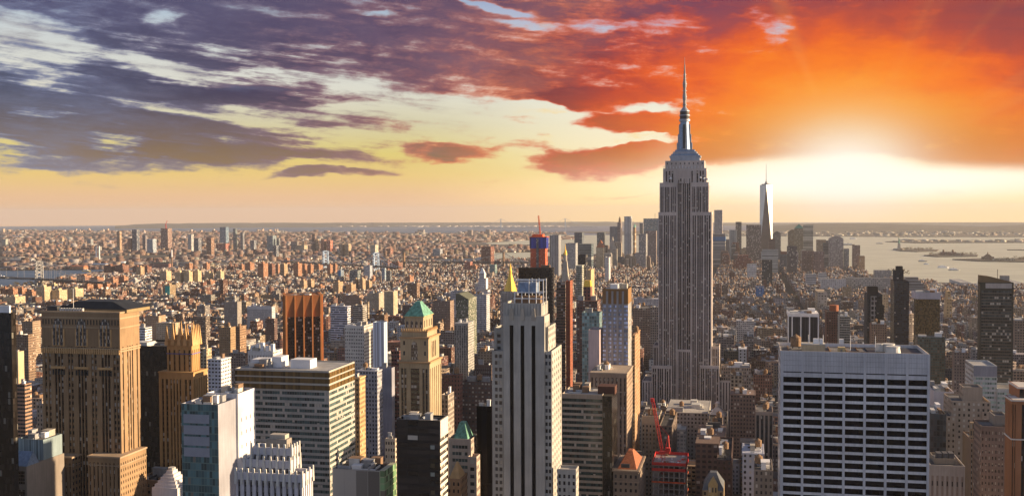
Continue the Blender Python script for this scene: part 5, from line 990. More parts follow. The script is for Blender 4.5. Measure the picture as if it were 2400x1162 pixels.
t.tier(b, 0, z, RB, N=St('strip', cols=[(.02, .06), (.10, .13), (.34, .46), (.62, .74), (.86, .95)], z1=2.5, dep=.8, pane=lambda w, r: dict(c=(.03, .025, .02), g=(.03, .03, .035, .05), w=(w/2, 3.8, .85, .7))), E_=St('strip', n=5, fw=.4, z1=2.5, dep=.5, pane=winp)); t.cornice(b, z-.8, .7, .6, (.55, .52, .5)); t.cornice(b, zpx(2375, 1030, 600), .6, .5, (.55, .52, .5), 'belt_course')
b2, z2 = bxp(2386, 2440, 908, 608, dep=20); t.tier(b2, z-1, z2, (.34, .15, .08), N=WIN(4, 8, .6, .7)); t.cornice(b2, z2-.8, .7, .5, (.55, .52, .5)); t.done(); CLAMP.append((2355, 2440, 1162, 595))
t = Tower('office_block', 'pale stone block with inset panels and boxy cooling units, lower right corner of the white slab', 'office block', 78); t.label = 'pale stone block with tall inset panels and boxy cooling units beside the white slab'
b, z = bxp(2180, 2262, 1092, 640, None, 30); t.tier(b, 0, z, (.36, .32, .30), N=St('strip', n=7, fw=.45, z1=6, dep=.4, pane=lambda w, r: dict(c=(.28, .22, .20), g=(.04, .04, .04, .1), w=(w, 9, .5, .3)))); b2, z2 = bxp(2190, 2240, 1075, 648, dep=16); t.tier(b2, z-1, z2, (.26, .22, .18), N=None)
for i in range(3): bb, zz_ = bxp(2196+i*14, 2208+i*14, 1062, 650, dep=6); mb = MB(); mb.box(*bb, z2-1, zz_, c=(.10, .10, .11)); t.part('cooling_unit', mb, [facade])
t.done(); CLAMP.append((2178, 2264, 1162, 636))
t, b, z = slab('office_block', 'dark curved glass office block half hidden by the banded white slab', 'office block', 2181, 2218, 970, 760, None, 30, c=(.06, .065, .07), N=WIN(2, 3.8, .85, .8, (.04, .055, .065, .05)), vis=1040, bits=4, roof='roof_grey'); t.done()
t, b, z = slab('office_block', 'white roofed terminal with row of metal cooling drums', 'office block', 2190, 2236, 918, 950, None, 40, c=(.52, .50, .55), N=None, vis=940, bits=7, roof='roof_pale'); t.done()
t, b, z = slab('apartment_tower', 'brown brick hotel with red roof sign frame near the teal block', 'hotel', 2236, 2268, 826, 1250, 2232, c=(.22, .17, .15), N=WIN(3, 3.4, .4, .5), vis=870, bits=2); t.done()
t, b, z = slab('office_block', 'large brown warehouse with gridded windows at the frame edge behind the slanted crown tower', 'office block', 2378, 2440, 752, 1900, None, 50, c=(.27, .20, .16), N=WIN(4, 4.5, .6, .5), vis=830, bits=3); t.done()

# ---------------------------------------------------------------- landmarks further down the island
t = Tower('clock_tower', 'tower with steep eight sided golden pyramid roof', 'tower', 81); Yg = 1950
b, z = bxp(1173, 1212, 683, Yg, dep=30); t.tier(b, -2, z, (.36, .34, .33), N=WIN(2.6, 3.8, .4, .6)); cx_, cy2 = (b[0]+b[1])/2, b[2]+15
n8 = lambda r, k=8: [(cx_+r*math.cos(2*math.pi*(i+.5)/k), cy2+r*math.sin(2*math.pi*(i+.5)/k)) for i in range(k)]
mb = MB(); mb.prism(n8(13), z-1, zpx(1194, 645, Yg), taper=.27); t.part('golden_roof', mb, M['gold']); mb = MB(); mb.prism(n8(3.3), zpx(1194, 646, Yg), zpx(1194, 636, Yg), taper=.9); mb.prism(n8(3.0), zpx(1194, 636, Yg), zpx(1194, 617, Yg), taper=.05); t.part('lantern', mb, M['gold']); t.done(); CLAMP.append((1165, 1215, 690, Yg))
t = Tower('clock_tower', 'campanile with gilded lantern and pale steep roof behind the red brown pair', 'tower', 82); Yg = 2130
b, z = bxp(1308, 1331, 690, Yg, 1338); t.tier(b, -2, z, (.42, .39, .36), N=WIN(2.6, 3.8, .4, .5)); cx_, cy2 = (b[0]+b[1])/2+2, (b[2]+b[3])/2
q4 = lambda r: [(cx_-r, cy2-r), (cx_+r, cy2-r), (cx_+r, cy2+r), (cx_-r, cy2+r)]
mb = MB(); mb.prism(q4(10), z-.5, zpx(1321, 612, Yg), taper=.34); t.part('steep_roof', mb, M['stone']); mb = MB(); mb.cyl(cx_, cy2, 3.4, zpx(1321, 612, Yg), zpx(1321, 598, Yg), 8); t.part('lantern', mb, M['stone']); mb = MB(); mb.cyl(cx_, cy2, 3.6, zpx(1321, 598, Yg), zpx(1321, 588, Yg), 8, r2=2.0); mb.cyl(cx_, cy2, 1.4, zpx(1321, 588, Yg), zpx(1321, 572, Yg), 8, r2=.1); t.part('gilded_cupola', mb, M['gold']); t.done(); CLAMP.append((1308, 1338, 650, Yg))
t = Tower('unfinished_tower', 'tower under construction in orange netting with blue netted top floors', 'building site', 83); Yg = 2213
b, z = bxp(1243, 1278, 582, Yg, dep=24); t.tier(b, -2, z, (.55, .11, .05), N=WIN(2.4, 3.6, .5, .5, (.32, .07, .05, .1)), W=WIN(2.4, 3.6, .5, .5, (.32, .07, .05, .1)), parapet=0, roof='x')
b2, z2 = bxp(1241, 1280, 556, Yg-1.5, dep=27); mb = MB(); mb.box(*b2, z, z2, c=(.03, .05, .40), w=(4, 60, .85, 3), g=(.02, .03, .25, 0)); t.part('blue_netting', mb, [facade])
mb = MB(); mb.box((b[0]+b[1])/2-3, (b[0]+b[1])/2+2, b[2]-2, b[2], -2, z2-3, c=(.20, .18, .18), w=(2.5, 3, .6, .6)); t.part('hoist_tower', mb, [facade]); mb = MB(); mb.box(b2[0]-2, b2[1]+2, b2[2]-2, b2[3], z2, z2+1.2, bottom=True); mb.box(b2[0]+5, b2[1]-8, b2[2]+4, b2[3]-4, z2+1, z2+6); t.part('formwork', mb, M['orange']); t.done(); CLAMP.append((1240, 1282, 628, Yg))
t = Tower('tower_crane', 'orange luffing crane atop the blue netted tower', 'crane', 84); c0 = at(1266, 552, Yg+8); c1 = at(1262, 505, Yg+8)
mb = MB(); truss(mb, (c0[0], c0[1], z2), (c0[0], c0[1], z2+9), 2, 3, .5); t.part('mast', mb, M['orange']); mb = MB(); truss(mb, (c0[0], c0[1], z2+9), (c1[0], c1[1], c1[2]), 2.2, 10, .55); t.part('jib', mb, M['orange']); t.base = (c0[0], c0[1], z2); t.done()
t = Tower('clock_tower', 'white clock tower with stepped temple top beyond the white lofts', 'tower', 85); Yg = 2800
b, z = bxp(1117, 1143, 680, Yg, 1149); t.tier(b, -2, z, (.56, .56, .60), N=WIN(3, 4, .45, .5)); b, z = bxp(1121, 1139, 652, Yg+4, 1144); t.tier(b, z-30, z, (.58, .58, .62), N=WIN(3, 5, .45, .7)); b, z = bxp(1123, 1135, 640, Yg+6, 1139); t.tier(b, z-15, z, (.58, .58, .62), N=WIN(3, 8, .4, .8)); cx_, cy2 = (b[0]+b[1])/2, (b[2]+b[3])/2; mb = MB(); mb.prism([(cx_-7, cy2-7), (cx_+7, cy2-7), (cx_+7, cy2+7), (cx_-7, cy2+7)], z, z+14, taper=.15); t.part('spire', mb, M['white']); t.done(); CLAMP.append((1115, 1150, 682, Yg))

# far towers downtown and over the river: name, label, columns, top row, distance along the avenues, colour, style, extra
FAR = [
 ('office_tower', 'twin shafted grey tower with sunlit edge left of the campanile', 1288, 1309, 1315, 551, 4200, (.30, .31, .34), 'v', 640, None),
 ('office_tower', 'dark notched tower seen over the harbour between two bridge piers', 1346, 1364, 1371, 545, 5200, (.10, .12, .15), 'w', 585, None),
 ('office_block', 'grey telephone building with flat top behind the slender black slab', 1325, 1349, 1354, 570, 4700, (.33, .34, .36), 'w', 622, None),
 ('office_block', 'dark glass block with pale roofline in the downtown cluster', 1356, 1386, 1392, 572, 5000, (.12, .16, .19), 'b', 600, None),
 ('office_tower', 'dark flat topped tower above the courthouse pyramid', 1399, 1416, 1419, 545, 6300, (.13, .15, .16), 'w', 565, None),
 ('office_tower', 'courthouse tower with orange lit pyramid roof', 1397, 1414, 1420, 580, 4850, (.44, .37, .27), 'w', 616, 'pyr'),
 ('office_tower', 'civic tower with tiered wedding cake spire', 1424, 1443, 1447, 584, 4900, (.40, .36, .31), 'w', 616, 'tiers'),
 ('office_tower', 'vertical striped dark slab beside the domed spire tower', 1429, 1447, 1449, 531, 6200, (.25, .29, .34), 'v', 560, None),
 ('office_tower', 'slim brown tower with rounded spire rising over downtown', 1447, 1455, 1462, 521, 6150, (.24, .20, .20), 'w', 560, 'spire'),
 ('apartment_tower', 'rippling silver tower, brightest of the downtown cluster', 1463, 1478, 1483, 507, 5500, (.50, .50, .52), 'v', 600, None),
 ('office_tower', 'shadowed tower with green pointed roof and lit side beside the silver one', 1484, 1488, 1492, 533, 6300, (.35, .22, .12), 'b', 555, 'pyrg'),
 ('office_tower', 'grey tower with stepped top next to the big glass box downtown', 1499, 1507, 1508, 523, 6200, (.32, .31, .33), 'v', 555, None),
 ('office_tower', 'large square grey glass box with mast close to the tallest skyscraper', 1508, 1548, 1550, 512, 6100, (.26, .32, .35), 'g', 560, 'mast'),
 ('office_tower', 'brown and grey office slab under the big glass box', 1497, 1514, 1533, 548, 4900, (.30, .30, .32), 'g', 610, None),
 ('office_tower', 'ornate pale tower with green gables behind the brown office slab', 1512, 1538, 1538.5, 541, 5300, (.26, .20, .19), 'w', 560, None),
 ('apartment_tower', 'small white apartment tower in front of the civic spire', 1418, 1427, 1431, 603, 3900, (.55, .54, .56), 'w', 635, None),
 ('office_tower', 'pale tower half white, half concrete, beside the tallest skyscraper', 1674, 1693, 1702, 492, 5800, (.40, .36, .36), 'w', 540, None),
 ('office_block', 'unfinished round cornered tower with blue netting, close to the tallest skyscraper', 1671, 1700, 1708, 548, 5300, (.24, .25, .27), 'b', 600, 'blue'),
 ('office_tower', 'silver grey slim tower with vertical lines downtown', 1709, 1727, 1727.5, 539, 5700, (.40, .42, .42), 'v', 580, None),
 ('office_tower', 'thin dark tower with box crown between silver tower and brown slab', 1724, 1738, 1738.5, 520, 5900, (.13, .13, .14), 'w', 580, None),
 ('office_tower', 'wide brown glass slab right beside the tapering glass spire', 1749, 1784, 1784.5, 527, 5500, (.20, .16, .15), 'g', 590, None),
 ('office_tower', 'round shouldered grey office tower behind the tapering spire tower', 1812, 1830, 1830.5, 549, 5800, (.17, .17, .17), 'w', 600, 'round'),
 ('office_tower', 'round domed office tower by the harbour, first of the financial group', 1847, 1868, 1868.5, 545, 5900, (.28, .25, .20), 'w', 580, 'dome'),
 ('office_tower', 'office tower with green pyramid roof by the harbour', 1862, 1884, 1884.5, 535, 5850, (.24, .22, .18), 'w', 590, 'pyrg'),
 ('office_tower', 'straight grey banded tower beside the green pyramid one', 1883, 1906, 1906.5, 527, 5750, (.32, .31, .27), 'b', 590, None),
 ('office_block', 'brown stepped block with flat green cap by the harbour', 1914, 1936, 1936.5, 562, 5300, (.33, .26, .19), 'w', 600, None),
 ('office_tower', 'pale grey bank headquarters with curved dark roof by the harbour', 1943, 1977, 1977.5, 561, 5000, (.42, .37, .35), 'g', 626, 'round'),
 ('office_tower', 'shadowed slab joined to the pale bank headquarters', 1930, 1943, 1943.5, 569, 5050, (.16, .17, .19), 'b', 622, None),
 ('apartment_tower', 'small grey tower beside the bank headquarters at the shore', 1979, 1990, 1990.5, 583, 5000, (.24, .25, .26), 'w', 620, None),
 ('apartment_tower', 'brown flat capped apartment tower standing out over the river', 1999, 2016, 2016.5, 575, 4900, (.26, .18, .15), 'w', 630, None),
 ('apartment_tower', 'sunlit orange apartment tower with small crown at the river edge', 2015, 2027, 2027.5, 600, 4800, (.50, .32, .18), 'w', 632, None),
 ('office_block', 'massive red brick telephone building stepped like a mountain', 1718, 1765, 1766, 598, 4800, (.24, .10, .075), 'w', 628, 'steps'),
 ('office_block', 'white terraced building sloping like stairs below the brown glass slab', 1786, 1824, 1825, 585, 4500, (.46, .47, .46), 'b', 622, None),
 ('office_block', 'white gridded block in front of the white terraced building', 1751, 1773, 1773.5, 619, 4100, (.54, .54, .55), 'w', 640, None),
 ('office_tower', 'black glass tower in the middle of the low quarter', 1786, 1810, 1810.5, 609, 3700, (.05, .055, .065), 'w', 655, None),
 ('office_block', 'brown apartment slabs in a tight row by the river, shoulder height', 1880, 1908, 1908.5, 588, 4600, (.25, .17, .15), 'w', 632, None),
 ('office_block', 'brown apartment slab beside its taller twin near the bank headquarters', 1908, 1932, 1932.5, 590, 4550, (.23, .16, .15), 'w', 632, None),
 ('apartment_tower', 'mixed dark glass tower with orange lit edge above the low quarter', 1845, 1868, 1868.5, 577, 4400, (.12, .11, .12), 'g', 630, None),
 ('office_block', 'rooftop penthouse tower with brown arches before the tapering spire', 1801, 1817, 1817.5, 560, 5000, (.17, .12, .10), 'w', 590, None),
 ('office_block', 'long white gridded loft building, widest of the river quarter', 1925, 1983, 1984, 655, 3600, (.50, .49, .50), 'w', 675, None),
 ('office_block', 'white slab pair behind the long gridded loft', 1889, 1913, 1914, 643, 3800, (.52, .52, .54), 'b', 672, None),
 ('office_block', 'stepped white and glass block adjoining the white slab pair', 1919, 1937, 1937.5, 640, 3900, (.54, .54, .56), 'b', 660, None),
 ('office_block', 'grey freight terminal, huge and flat, near the river', 1983, 2090, 2090.5, 652, 3650, (.33, .31, .30), 'w', 672, None),
 ('office_block', 'grey freight terminal annex stretching behind the tall bronze tower', 2050, 2090, 2090.5, 634, 4200, (.30, .29, .29), 'w', 655, None),
 ('office_block', 'stepped grey ziggurat warehouse at the water edge', 2112, 2165, 2165.5, 650, 3700, (.24, .24, .26), 'b', 690, 'steps'),
 ('office_block', 'cream brick apartment tower catching sun behind the dark stepped glass one', 1910, 1930, 1936, 678, 2700, (.50, .38, .26), 'w', 705, None),
 ('office_block', 'cream hotel with towers in the low river quarter', 1917, 1938, 1939, 684, 2600, (.44, .38, .33), 'w', 712, None),
 ('apartment_block', 'blue mosaic glass tower at the park edge', 1771, 1791, 1791.5, 672, 3100, (.08, .22, .50), 'g', 690, None),
 ('apartment_block', 'yellow sunlit brick tower between the two bronze towers', 2064, 2082, 2082.5, 690, 2700, (.54, .40, .25), 'w', 708, None),
 ('office_block', 'golden stepped apartment house beside the river warehouses', 2212, 2226, 2232, 680, 2600, (.55, .38, .20), 'w', 700, 'steps'),
 ('apartment_tower', 'large dark red brick housing tower beside the harbour inlet', 1128, 1150, 1167, 578, 5200, (.20, .085, .065), 'w', 625, None),
 ('office_block', 'small teal glass block near the large dark red housing tower', 1147, 1160, 1165, 620, 4300, (.18, .28, .30), 'g', 640, None),
]
def fst(k, c):
    g = tuple(q*.45 for q in c)+(.15,)
    return {'v': WIN(7, 90, .42, 4, g), 'w': WIN(6, 6.5, .5, .5, g), 'b': WIN(400, 7.5, .99, .5, g), 'g': WIN(5, 5, .75, .7, g)}[k]
for i, (nm, lab, pl, pr, pb, py, Y, c, k, vis, ex) in enumerate(FAR):
    t = Tower(nm, lab, ncat[nm], 200+i); b, z = bxp(pl, pr, py, Y, pb if pb > pr+1 else None, 40); g_ = gz(b[0], Y)-3; s_ = fst(k, c); w_, d_ = b[1]-b[0], b[3]-b[2]
    if ex == 'steps':
        h = z-g_
        for q, (f0, f1) in enumerate(((1.0, .62), (.8, .8), (.55, 1.0))): ww = w_*(1-f0)/2; t.tier((b[0]+ww, b[1]-ww, b[2]+(1-f0)*d_*.2, b[3]-(1-f0)*d_*.2), g_ if q == 0 else g_+h*(.62, .60, .78)[q], g_+h*f1, c, N=s_, parapet=0, roof='x')
    elif ex == 'tiers':
        t.tier(b, g_, z, c, N=s_, parapet=0, roof='x'); cx_, cy2 = (b[0]+b[1])/2, (b[2]+b[3])/2; zz_ = z
        for r_, h_ in ((16, 14), (11, 16), (7, 14), (4, 12)): mb = MB(); mb.cyl(cx_, cy2, r_, zz_, zz_+h_, 10, r2=r_*.85); t.part('spire_tier', mb, M['stone']); zz_ += h_
    else: t.tier(b, g_, z, c, N=s_, W=s_, E_=s_, parapet=0 if ex else 1, roof='x' if ex else 'roof_grey')
    cx_, cy2 = (b[0]+b[1])/2, (b[2]+b[3])/2; po = [(b[0], b[2]), (b[1], b[2]), (b[1], b[3]), (b[0], b[3])]; mb = MB()
    if ex in ('pyr', 'pyrg'): mb.prism(po, z, z+(34 if ex == 'pyr' else 22), taper=.04); t.part('pyramid_roof', mb, M['terracotta' if ex == 'pyr' else 'copper'])
    if ex == 'spire': mb.cyl(cx_, cy2, w_*.42, z, z+20, 10, r2=w_*.3); mb.cyl(cx_, cy2, w_*.3, z+20, z+36, 10, r2=.3); t.part('spire', mb, M['copper' if 0 else 'brown_stone'])
    if ex == 'mast': mb.cyl(cx_+15, cy2, 1.2, z, z+30, 6); t.part('antenna', mb, M['grey'])
    if ex == 'blue': mb.box(b[0]-1, b[1]+1, b[2]-1, b[3]+1, z-34, z-14, bottom=True, c=(.05, .16, .34)); t.part('blue_netting', mb, [facade])
    if ex in ('round', 'dome'):
        for q in range(4): f = math.cos(q*.36+.2); mb.box(cx_-w_/2*f, cx_+w_/2*f, b[2]+1, b[3]-1, z+q*4, z+q*4+4, c=tuple(v_*.8 for v_ in c))
        t.part('rounded_roof', mb, [facade])
    t.done(); CLAMP.append((pl, max(pr, pb), vis, Y))

rz_ = random.Random(31); seen_ = {}
for i in range(44):
    pl = rz_.choice([rz_.uniform(1335, 1530), rz_.uniform(1676, 1880), rz_.uniform(1676, 1960)]); w__ = rz_.uniform(8, 20); Y = rz_.uniform(4700, 6300); py = rz_.uniform(562, 600) if Y > 5200 else rz_.uniform(590, 612)
    cn_, c = rz_.choice([('grey', (.26, .26, .28)), ('dark grey', (.12, .125, .14)), ('brown', (.20, .14, .12)), ('pale stone', (.40, .37, .34)), ('reddish', (.24, .12, .09)), ('tan', (.34, .28, .22))])
    if pl < 1782 < pl+w__+26 and py < 585: continue
    t = Tower('downtown_block', f"{cn_} {'slim' if w__ < 13 else 'broad'} {'upper' if py < 580 else 'lower'} block packed among the {'towers before the tallest skyscraper' if pl < 1600 else 'harbour towers round the tapering spire'}", 'office building', 900+i, 'smaller blocks in the downtown cluster')
    b, z = bxp(pl, pl+w__, py, Y, None, 35); k_ = rz_.choice('vwbg'); s_ = fst(k_, c); t.tier(b, gz(b[0], Y)-3, z, jc(c, rz_) if 0 else c, N=s_, W=s_, E_=s_, parapet=1); b2_ = (b[0]+3, b[1]-3, b[2]+4, b[3]-4); t.tier(b2_, z-1, z+rz_.uniform(3, 10), c, parapet=0, roof='x', nm='roof_house'); t.done()
# --- the tapering glass tower with a spire
t = Tower('skyscraper', 'tapering pale glass skyscraper with thin spire, second tallest, by the harbour', 'skyscraper', 90); Yw = 5650
b, z = bxp(1781, 1811, 433, Yw, dep=68); zb = zpx(1796, 590, Yw); cx_, cy2 = (b[0]+b[1])/2, b[2]+34; h = (b[1]-b[0])/2
gmW = plain('lit_tower_glass', (.62, .62, .60), .38, metal=.35, var=.05, scale=.02); gmD = plain('shaded_tower_glass', (.15, .12, .105), .35, metal=.1, var=.12, scale=.02)  # one glass in lit and shaded copies, facet light put into the colour
mb = MB(); A = [(cx_+sx*h, cy2+sy*h, zb) for sx, sy in ((-1, -1), (1, -1), (1, 1), (-1, 1))]; B = [(cx_+sx*h*.98, cy2+sy*h*.98, z) for sx, sy in ((0, -1), (1, 0), (0, 1), (-1, 0))]
for i in range(4):
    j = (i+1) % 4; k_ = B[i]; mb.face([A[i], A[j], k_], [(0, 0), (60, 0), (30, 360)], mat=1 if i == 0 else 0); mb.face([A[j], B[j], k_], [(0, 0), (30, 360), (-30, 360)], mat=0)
mb.face(B[::1], mat=0)
t.parts.append(('glass_wall', mb, [gmW, gmD])); mb = MB(); mb.box(cx_-h, cx_+h, cy2-h, cy2+h, -4, zb, c=(.4, .42, .42)); t.part('base_block', mb, [facade])
mb = MB(); mb.cyl(cx_, cy2, h*.72, z, z+5, 16); t.part('roof_ring', mb, M['grey']); mb = MB(); mb.cyl(cx_, cy2, h*.28, z+5, z+22, 8, r2=2); mb.cyl(cx_, cy2, 1.9, z+20, zpx(1796, 384, Yw+34), 6, r2=.6); t.part('spire', mb, M['grey'])
t.base = (cx_, cy2, -4); t.boxes.append((*b, 0, z)); t.done(); CLAMP.append((1780, 1812, 590, Yw))
# ---------------------------------------------------------------- ground, water, islands, hills
def ring_sheet(name, mat, rad, zoff, kind='structure'):
    mb = MB(); rs = [0, 500, 1500, 3000, 5000, 7500, 10000, 13000, 17000, 22000, 28000, 35000, rad]; n = 72
    for i in range(len(rs)-1):
        for k in range(n):
            a0, a1 = 2*math.pi*k/n, 2*math.pi*(k+1)/n; P_ = lambda r, a: (r*math.cos(a), r*math.sin(a), -r*r/RE2+zoff)
            mb.face([P_(rs[i], a0), P_(rs[i+1], a0), P_(rs[i+1], a1), P_(rs[i], a1)] if i else [P_(0, 0), P_(rs[1], a0), P_(rs[1], a1)])
    o = mb.build(name, mat); tag(o, kind=kind); return o
wm, b_ = newmat('harbour_water'); g_ = position(); P0 = E(g_.outputs['Position'])
setin(b_, 'Base Color', (0.065, 0.115, 0.20)); setin(b_, 'Specular IOR Level', 0.15)
wn = noise(P0, 0.012, 8, 0.7); wr = noise(P0, 0.0016, 4, 0.6); setin(b_, 'Roughness', smooth(wr, .35, .65, .35, .55))
bp_ = E.nt.nodes.new('ShaderNodeBump'); bp_.inputs['Strength'].default_value = .25; bp_.inputs['Distance'].default_value = 6.0; E.nt.links.new(wn.s, bp_.inputs['Height']); E.nt.links.new(bp_.outputs[0], b_.inputs['Normal'])
ring_sheet('water', wm, 46000, -5.0)
gm, b_ = newmat('streets_and_yards'); P0 = E(position().outputs['Position']); n1 = noise(P0, .004, 6, .7); n2 = noise(P0, .05, 4, .6)
setin(b_, 'Base Color', mixc(smooth(n1, .42, .58), mixc(n2, (.045, .042, .042), (.08, .07, .065)), (.060, .045, .030))); setin(b_, 'Roughness', .95)
wm2 = plain('harbour_sky_reflection', (.50, .51, .42), .5, var=.10, scale=.004, spec=.15)  # pale harbour sheet: the bright sky's reflection put into the base colour
def land(name, pts, top=0.0, mat=None, world=False, thick=6):
    P_ = [(p if world else gat(*p)) for p in pts]; mb = MB()
    A = sum(P_[i][0]*P_[(i+1) % len(P_)][1]-P_[(i+1) % len(P_)][0]*P_[i][1] for i in range(len(P_)))
    if A < 0: P_ = P_[::-1]
    mb.face([(x, y, gz(x, y)+top) for x, y in P_])
    for i in range(len(P_)):
        a_, c_ = P_[i], P_[(i+1) % len(P_)]; mb.face([(*a_, gz(*a_)-thick), (*c_, gz(*c_)-thick), (*c_, gz(*c_)+top), (*a_, gz(*a_)+top)])
    o = mb.build(name, mat or gm); tag(o, kind='structure'); return P_
MAN_IMG = [(-500, 705), (-200, 688), (0, 675), (60, 668), (130, 656), (245, 643), (420, 632), (600, 622), (760, 618), (950, 617), (1110, 618), (1250, 612), (1330, 600), (1500, 593), (1700, 589), (1860, 592), (1900, 604), (1990, 626), (2032, 641), (2100, 646), (2200, 661), (2290, 666), (2400, 668), (2700, 676)]
MAN = [(-3500, -600)]+[gat(*p) for p in MAN_IMG]+[(4000, -600)]
land('ground', MAN, world=True)
BK_IMG = [(-700, 645), (-200, 636), (0, 632), (100, 631), (245, 629), (420, 621), (600, 613), (760, 608), (950, 607), (1110, 604), (1160, 591), (1290, 589), (1300, 573), (1170, 573), (1110, 569), (1180, 566), (1230, 562), (1345, 560), (1345, 556), (1210, 553), (1330, 549), (1310, 546), (1180, 545), (1000, 546), (600, 544.5), (300, 543), (0, 541), (-300, 540), (-900, 538)]
BK = [gat(*p) for p in BK_IMG]; land('terrain', BK, world=True)
ISL = [[(2093, 584), (2110, 587), (2150, 589), (2195, 588), (2200, 585), (2160, 583), (2120, 583)], [(2165, 598), (2200, 601), (2290, 600), (2292, 597), (2240, 594), (2190, 595)],
       [(2232, 607), (2300, 611), (2420, 613), (2600, 614), (2600, 605), (2400, 606), (2300, 605)], [(2075, 566), (2150, 569), (2300, 568), (2600, 568), (2600, 562), (2300, 563), (2150, 562)],
       [(2360, 585), (2600, 588), (2600, 583)]]
for p in ISL: land('island_ground', p, top=1.0)
FARL = [(1500, 551.5), (1700, 552), (1900, 553), (2100, 554.5), (2600, 555), (3000, 555), (3000, 540), (2400, 539), (1900, 539), (1500, 541), (1330, 543)]
land('far_shore', FARL)
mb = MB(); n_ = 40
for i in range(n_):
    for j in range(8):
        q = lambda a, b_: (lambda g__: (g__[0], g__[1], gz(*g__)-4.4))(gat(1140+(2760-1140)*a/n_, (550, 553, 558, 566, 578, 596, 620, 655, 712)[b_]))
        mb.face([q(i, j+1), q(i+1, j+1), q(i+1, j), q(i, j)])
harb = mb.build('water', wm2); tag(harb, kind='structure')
# hills along the horizon
hm = plain('wooded_hills', (.075, .065, .045), .95, var=.35, scale=.003)
def hills(name, ps, d0, d1, rows=5):
    mb = MB(); rng = random.Random(5); G = []
    for k in range(rows+1):
        f = k/rows; D = d0+(d1-d0)*f; row = []
        for (px, ptop) in ps:
            d = ray(px, 560); h_ = math.hypot(d[0], d[1]); x, y = d[0]/h_*D, d[1]/h_*D
            dt = ray(px, ptop); zt = CZ+dt[2]/math.hypot(dt[0], dt[1])*d1; zb = gz(x, y)-4
            row.append((x, y, zb+(max(zt, gz(x, y)+2)-zb)*(math.sin(f*math.pi/2)**1.5)))
        G.append(row)
    for k in range(rows):
        for i in range(len(ps)-1): mb.face([G[k][i], G[k][i+1], G[k+1][i+1], G[k+1][i]])
    o = mb.build(name, hm); tag(o, kind='structure')
rg = random.Random(8)
def prof(pts, step=25):
    out = []; x = pts[0][0]
    while x <= pts[-1][0]:
        for (a, ya), (c, yc) in zip(pts, pts[1:]):
            if a <= x <= c: out.append((x, ya+(yc-ya)*(x-a)/(c-a)+rg.uniform(-.5, .5))); break
        x += step
    return out
hills('hills', prof([(270, 529), (340, 524.5), (500, 522.5), (800, 522), (1140, 521), (1400, 519.5), (1600, 521), (1800, 524), (2100, 521.5), (2500, 521), (2900, 520)]), 27000, 31000)
hills('hills', prof([(1790, 533), (1830, 527.5), (1900, 524), (1990, 522.5), (2080, 524.5), (2200, 528), (2320, 530), (2400, 526), (2600, 524), (2900, 522)]), 15800, 19500)
land('far_shore', [(270, 533), (800, 531.5), (1330, 531), (1330, 528.5), (800, 529), (300, 529.5)])

# ---------------------------------------------------------------- bulk boxes
def inside(P_, x, y):
    c = False; n = len(P_); j = n-1
    for i in range(n):
        if (P_[i][1] > y) != (P_[j][1] > y) and x < (P_[j][0]-P_[i][0])*(y-P_[i][1])/(P_[j][1]-P_[i][1])+P_[i][0]: c = not c
        j = i
    return c
class Bulk:
    def __init__(s): s.r = []
    def add(s, cx, cy, w, d, z0, z1, ang, c, g, win, rc, seed): s.r.append((cx, cy, w, d, z0, z1, ang, *c, *g, *win, *rc, seed))
    def build(s, name):
        a = np.array(s.r, dtype=np.float64); n = len(a); cx, cy, w, d, z0, z1, an = a[:, :7].T
        ca, sa = np.cos(an), np.sin(an); V_ = np.zeros((n, 8, 3))
        for k, (i, j) in enumerate(((-1, -1), (1, -1), (1, 1), (-1, 1))):
            lx, ly = i*w/2, j*d/2; X = cx+ca*lx-sa*ly; Y_ = cy+sa*lx+ca*ly
            V_[:, k, 0] = X; V_[:, k, 1] = Y_; V_[:, k, 2] = z0; V_[:, k+4, 0] = X; V_[:, k+4, 1] = Y_; V_[:, k+4, 2] = z1
        F = np.array([[0, 1, 5, 4], [1, 2, 6, 5], [2, 3, 7, 6], [3, 0, 4, 7], [4, 5, 6, 7]])
        faces = (F[None]+np.arange(n)[:, None, None]*8).reshape(-1, 4)
        uv = np.zeros((n, 5, 4, 2)); H = z1-z0
        for f in range(4):
            L = w if f % 2 == 0 else d; uv[:, f, 1, 0] = L; uv[:, f, 2, 0] = L; uv[:, f, 0, 1] = -H; uv[:, f, 1, 1] = -H
        col_ = np.zeros((n, 5, 4)); col_[:, :4, :3] = a[:, None, 7:10]; col_[:, 4, :3] = a[:, 18:21]; col_[:, :, 3] = a[:, 21][:, None]
        gls = np.repeat(a[:, None, 10:14], 5, 1); wn_ = np.repeat(a[:, None, 14:18], 5, 1); wn_[:, 4] = 0
        me = bpy.data.meshes.new(name); me.vertices.add(n*8); me.vertices.foreach_set('co', V_.astype(np.float32).ravel())
        me.loops.add(n*20); me.loops.foreach_set('vertex_index', faces.astype(np.int32).ravel()); me.polygons.add(n*5)
        me.polygons.foreach_set('loop_start', np.arange(0, n*20, 4, dtype=np.int32)); me.polygons.foreach_set('loop_total', np.full(n*5, 4, dtype=np.int32))
        me.update(calc_edges=True)
        l = me.uv_layers.new(name='UVMap'); l.data.foreach_set('uv', uv.astype(np.float32).ravel())
        for nm, arr in (('Col', col_), ('Gls', gls), ('Win', wn_)): at_ = me.attributes.new(nm, 'FLOAT_COLOR', 'FACE'); at_.data.foreach_set('color', arr.astype(np.float32).ravel())
        me.materials.append(facade); o = bpy.data.objects.new(name, me); col.objects.link(o); return o
def jit(c, r, a=.12): k = 1+r.uniform(-a, a)*1.6; return tuple(max(.01, min(.75, q*k*(1+r.uniform(-a, a)*.4))) for q in c)
ROOFS = [(.05, .048, .05), (.09, .085, .09), (.16, .155, .16), (.34, .34, .35), (.55, .55, .57), (.14, .10, .08)]

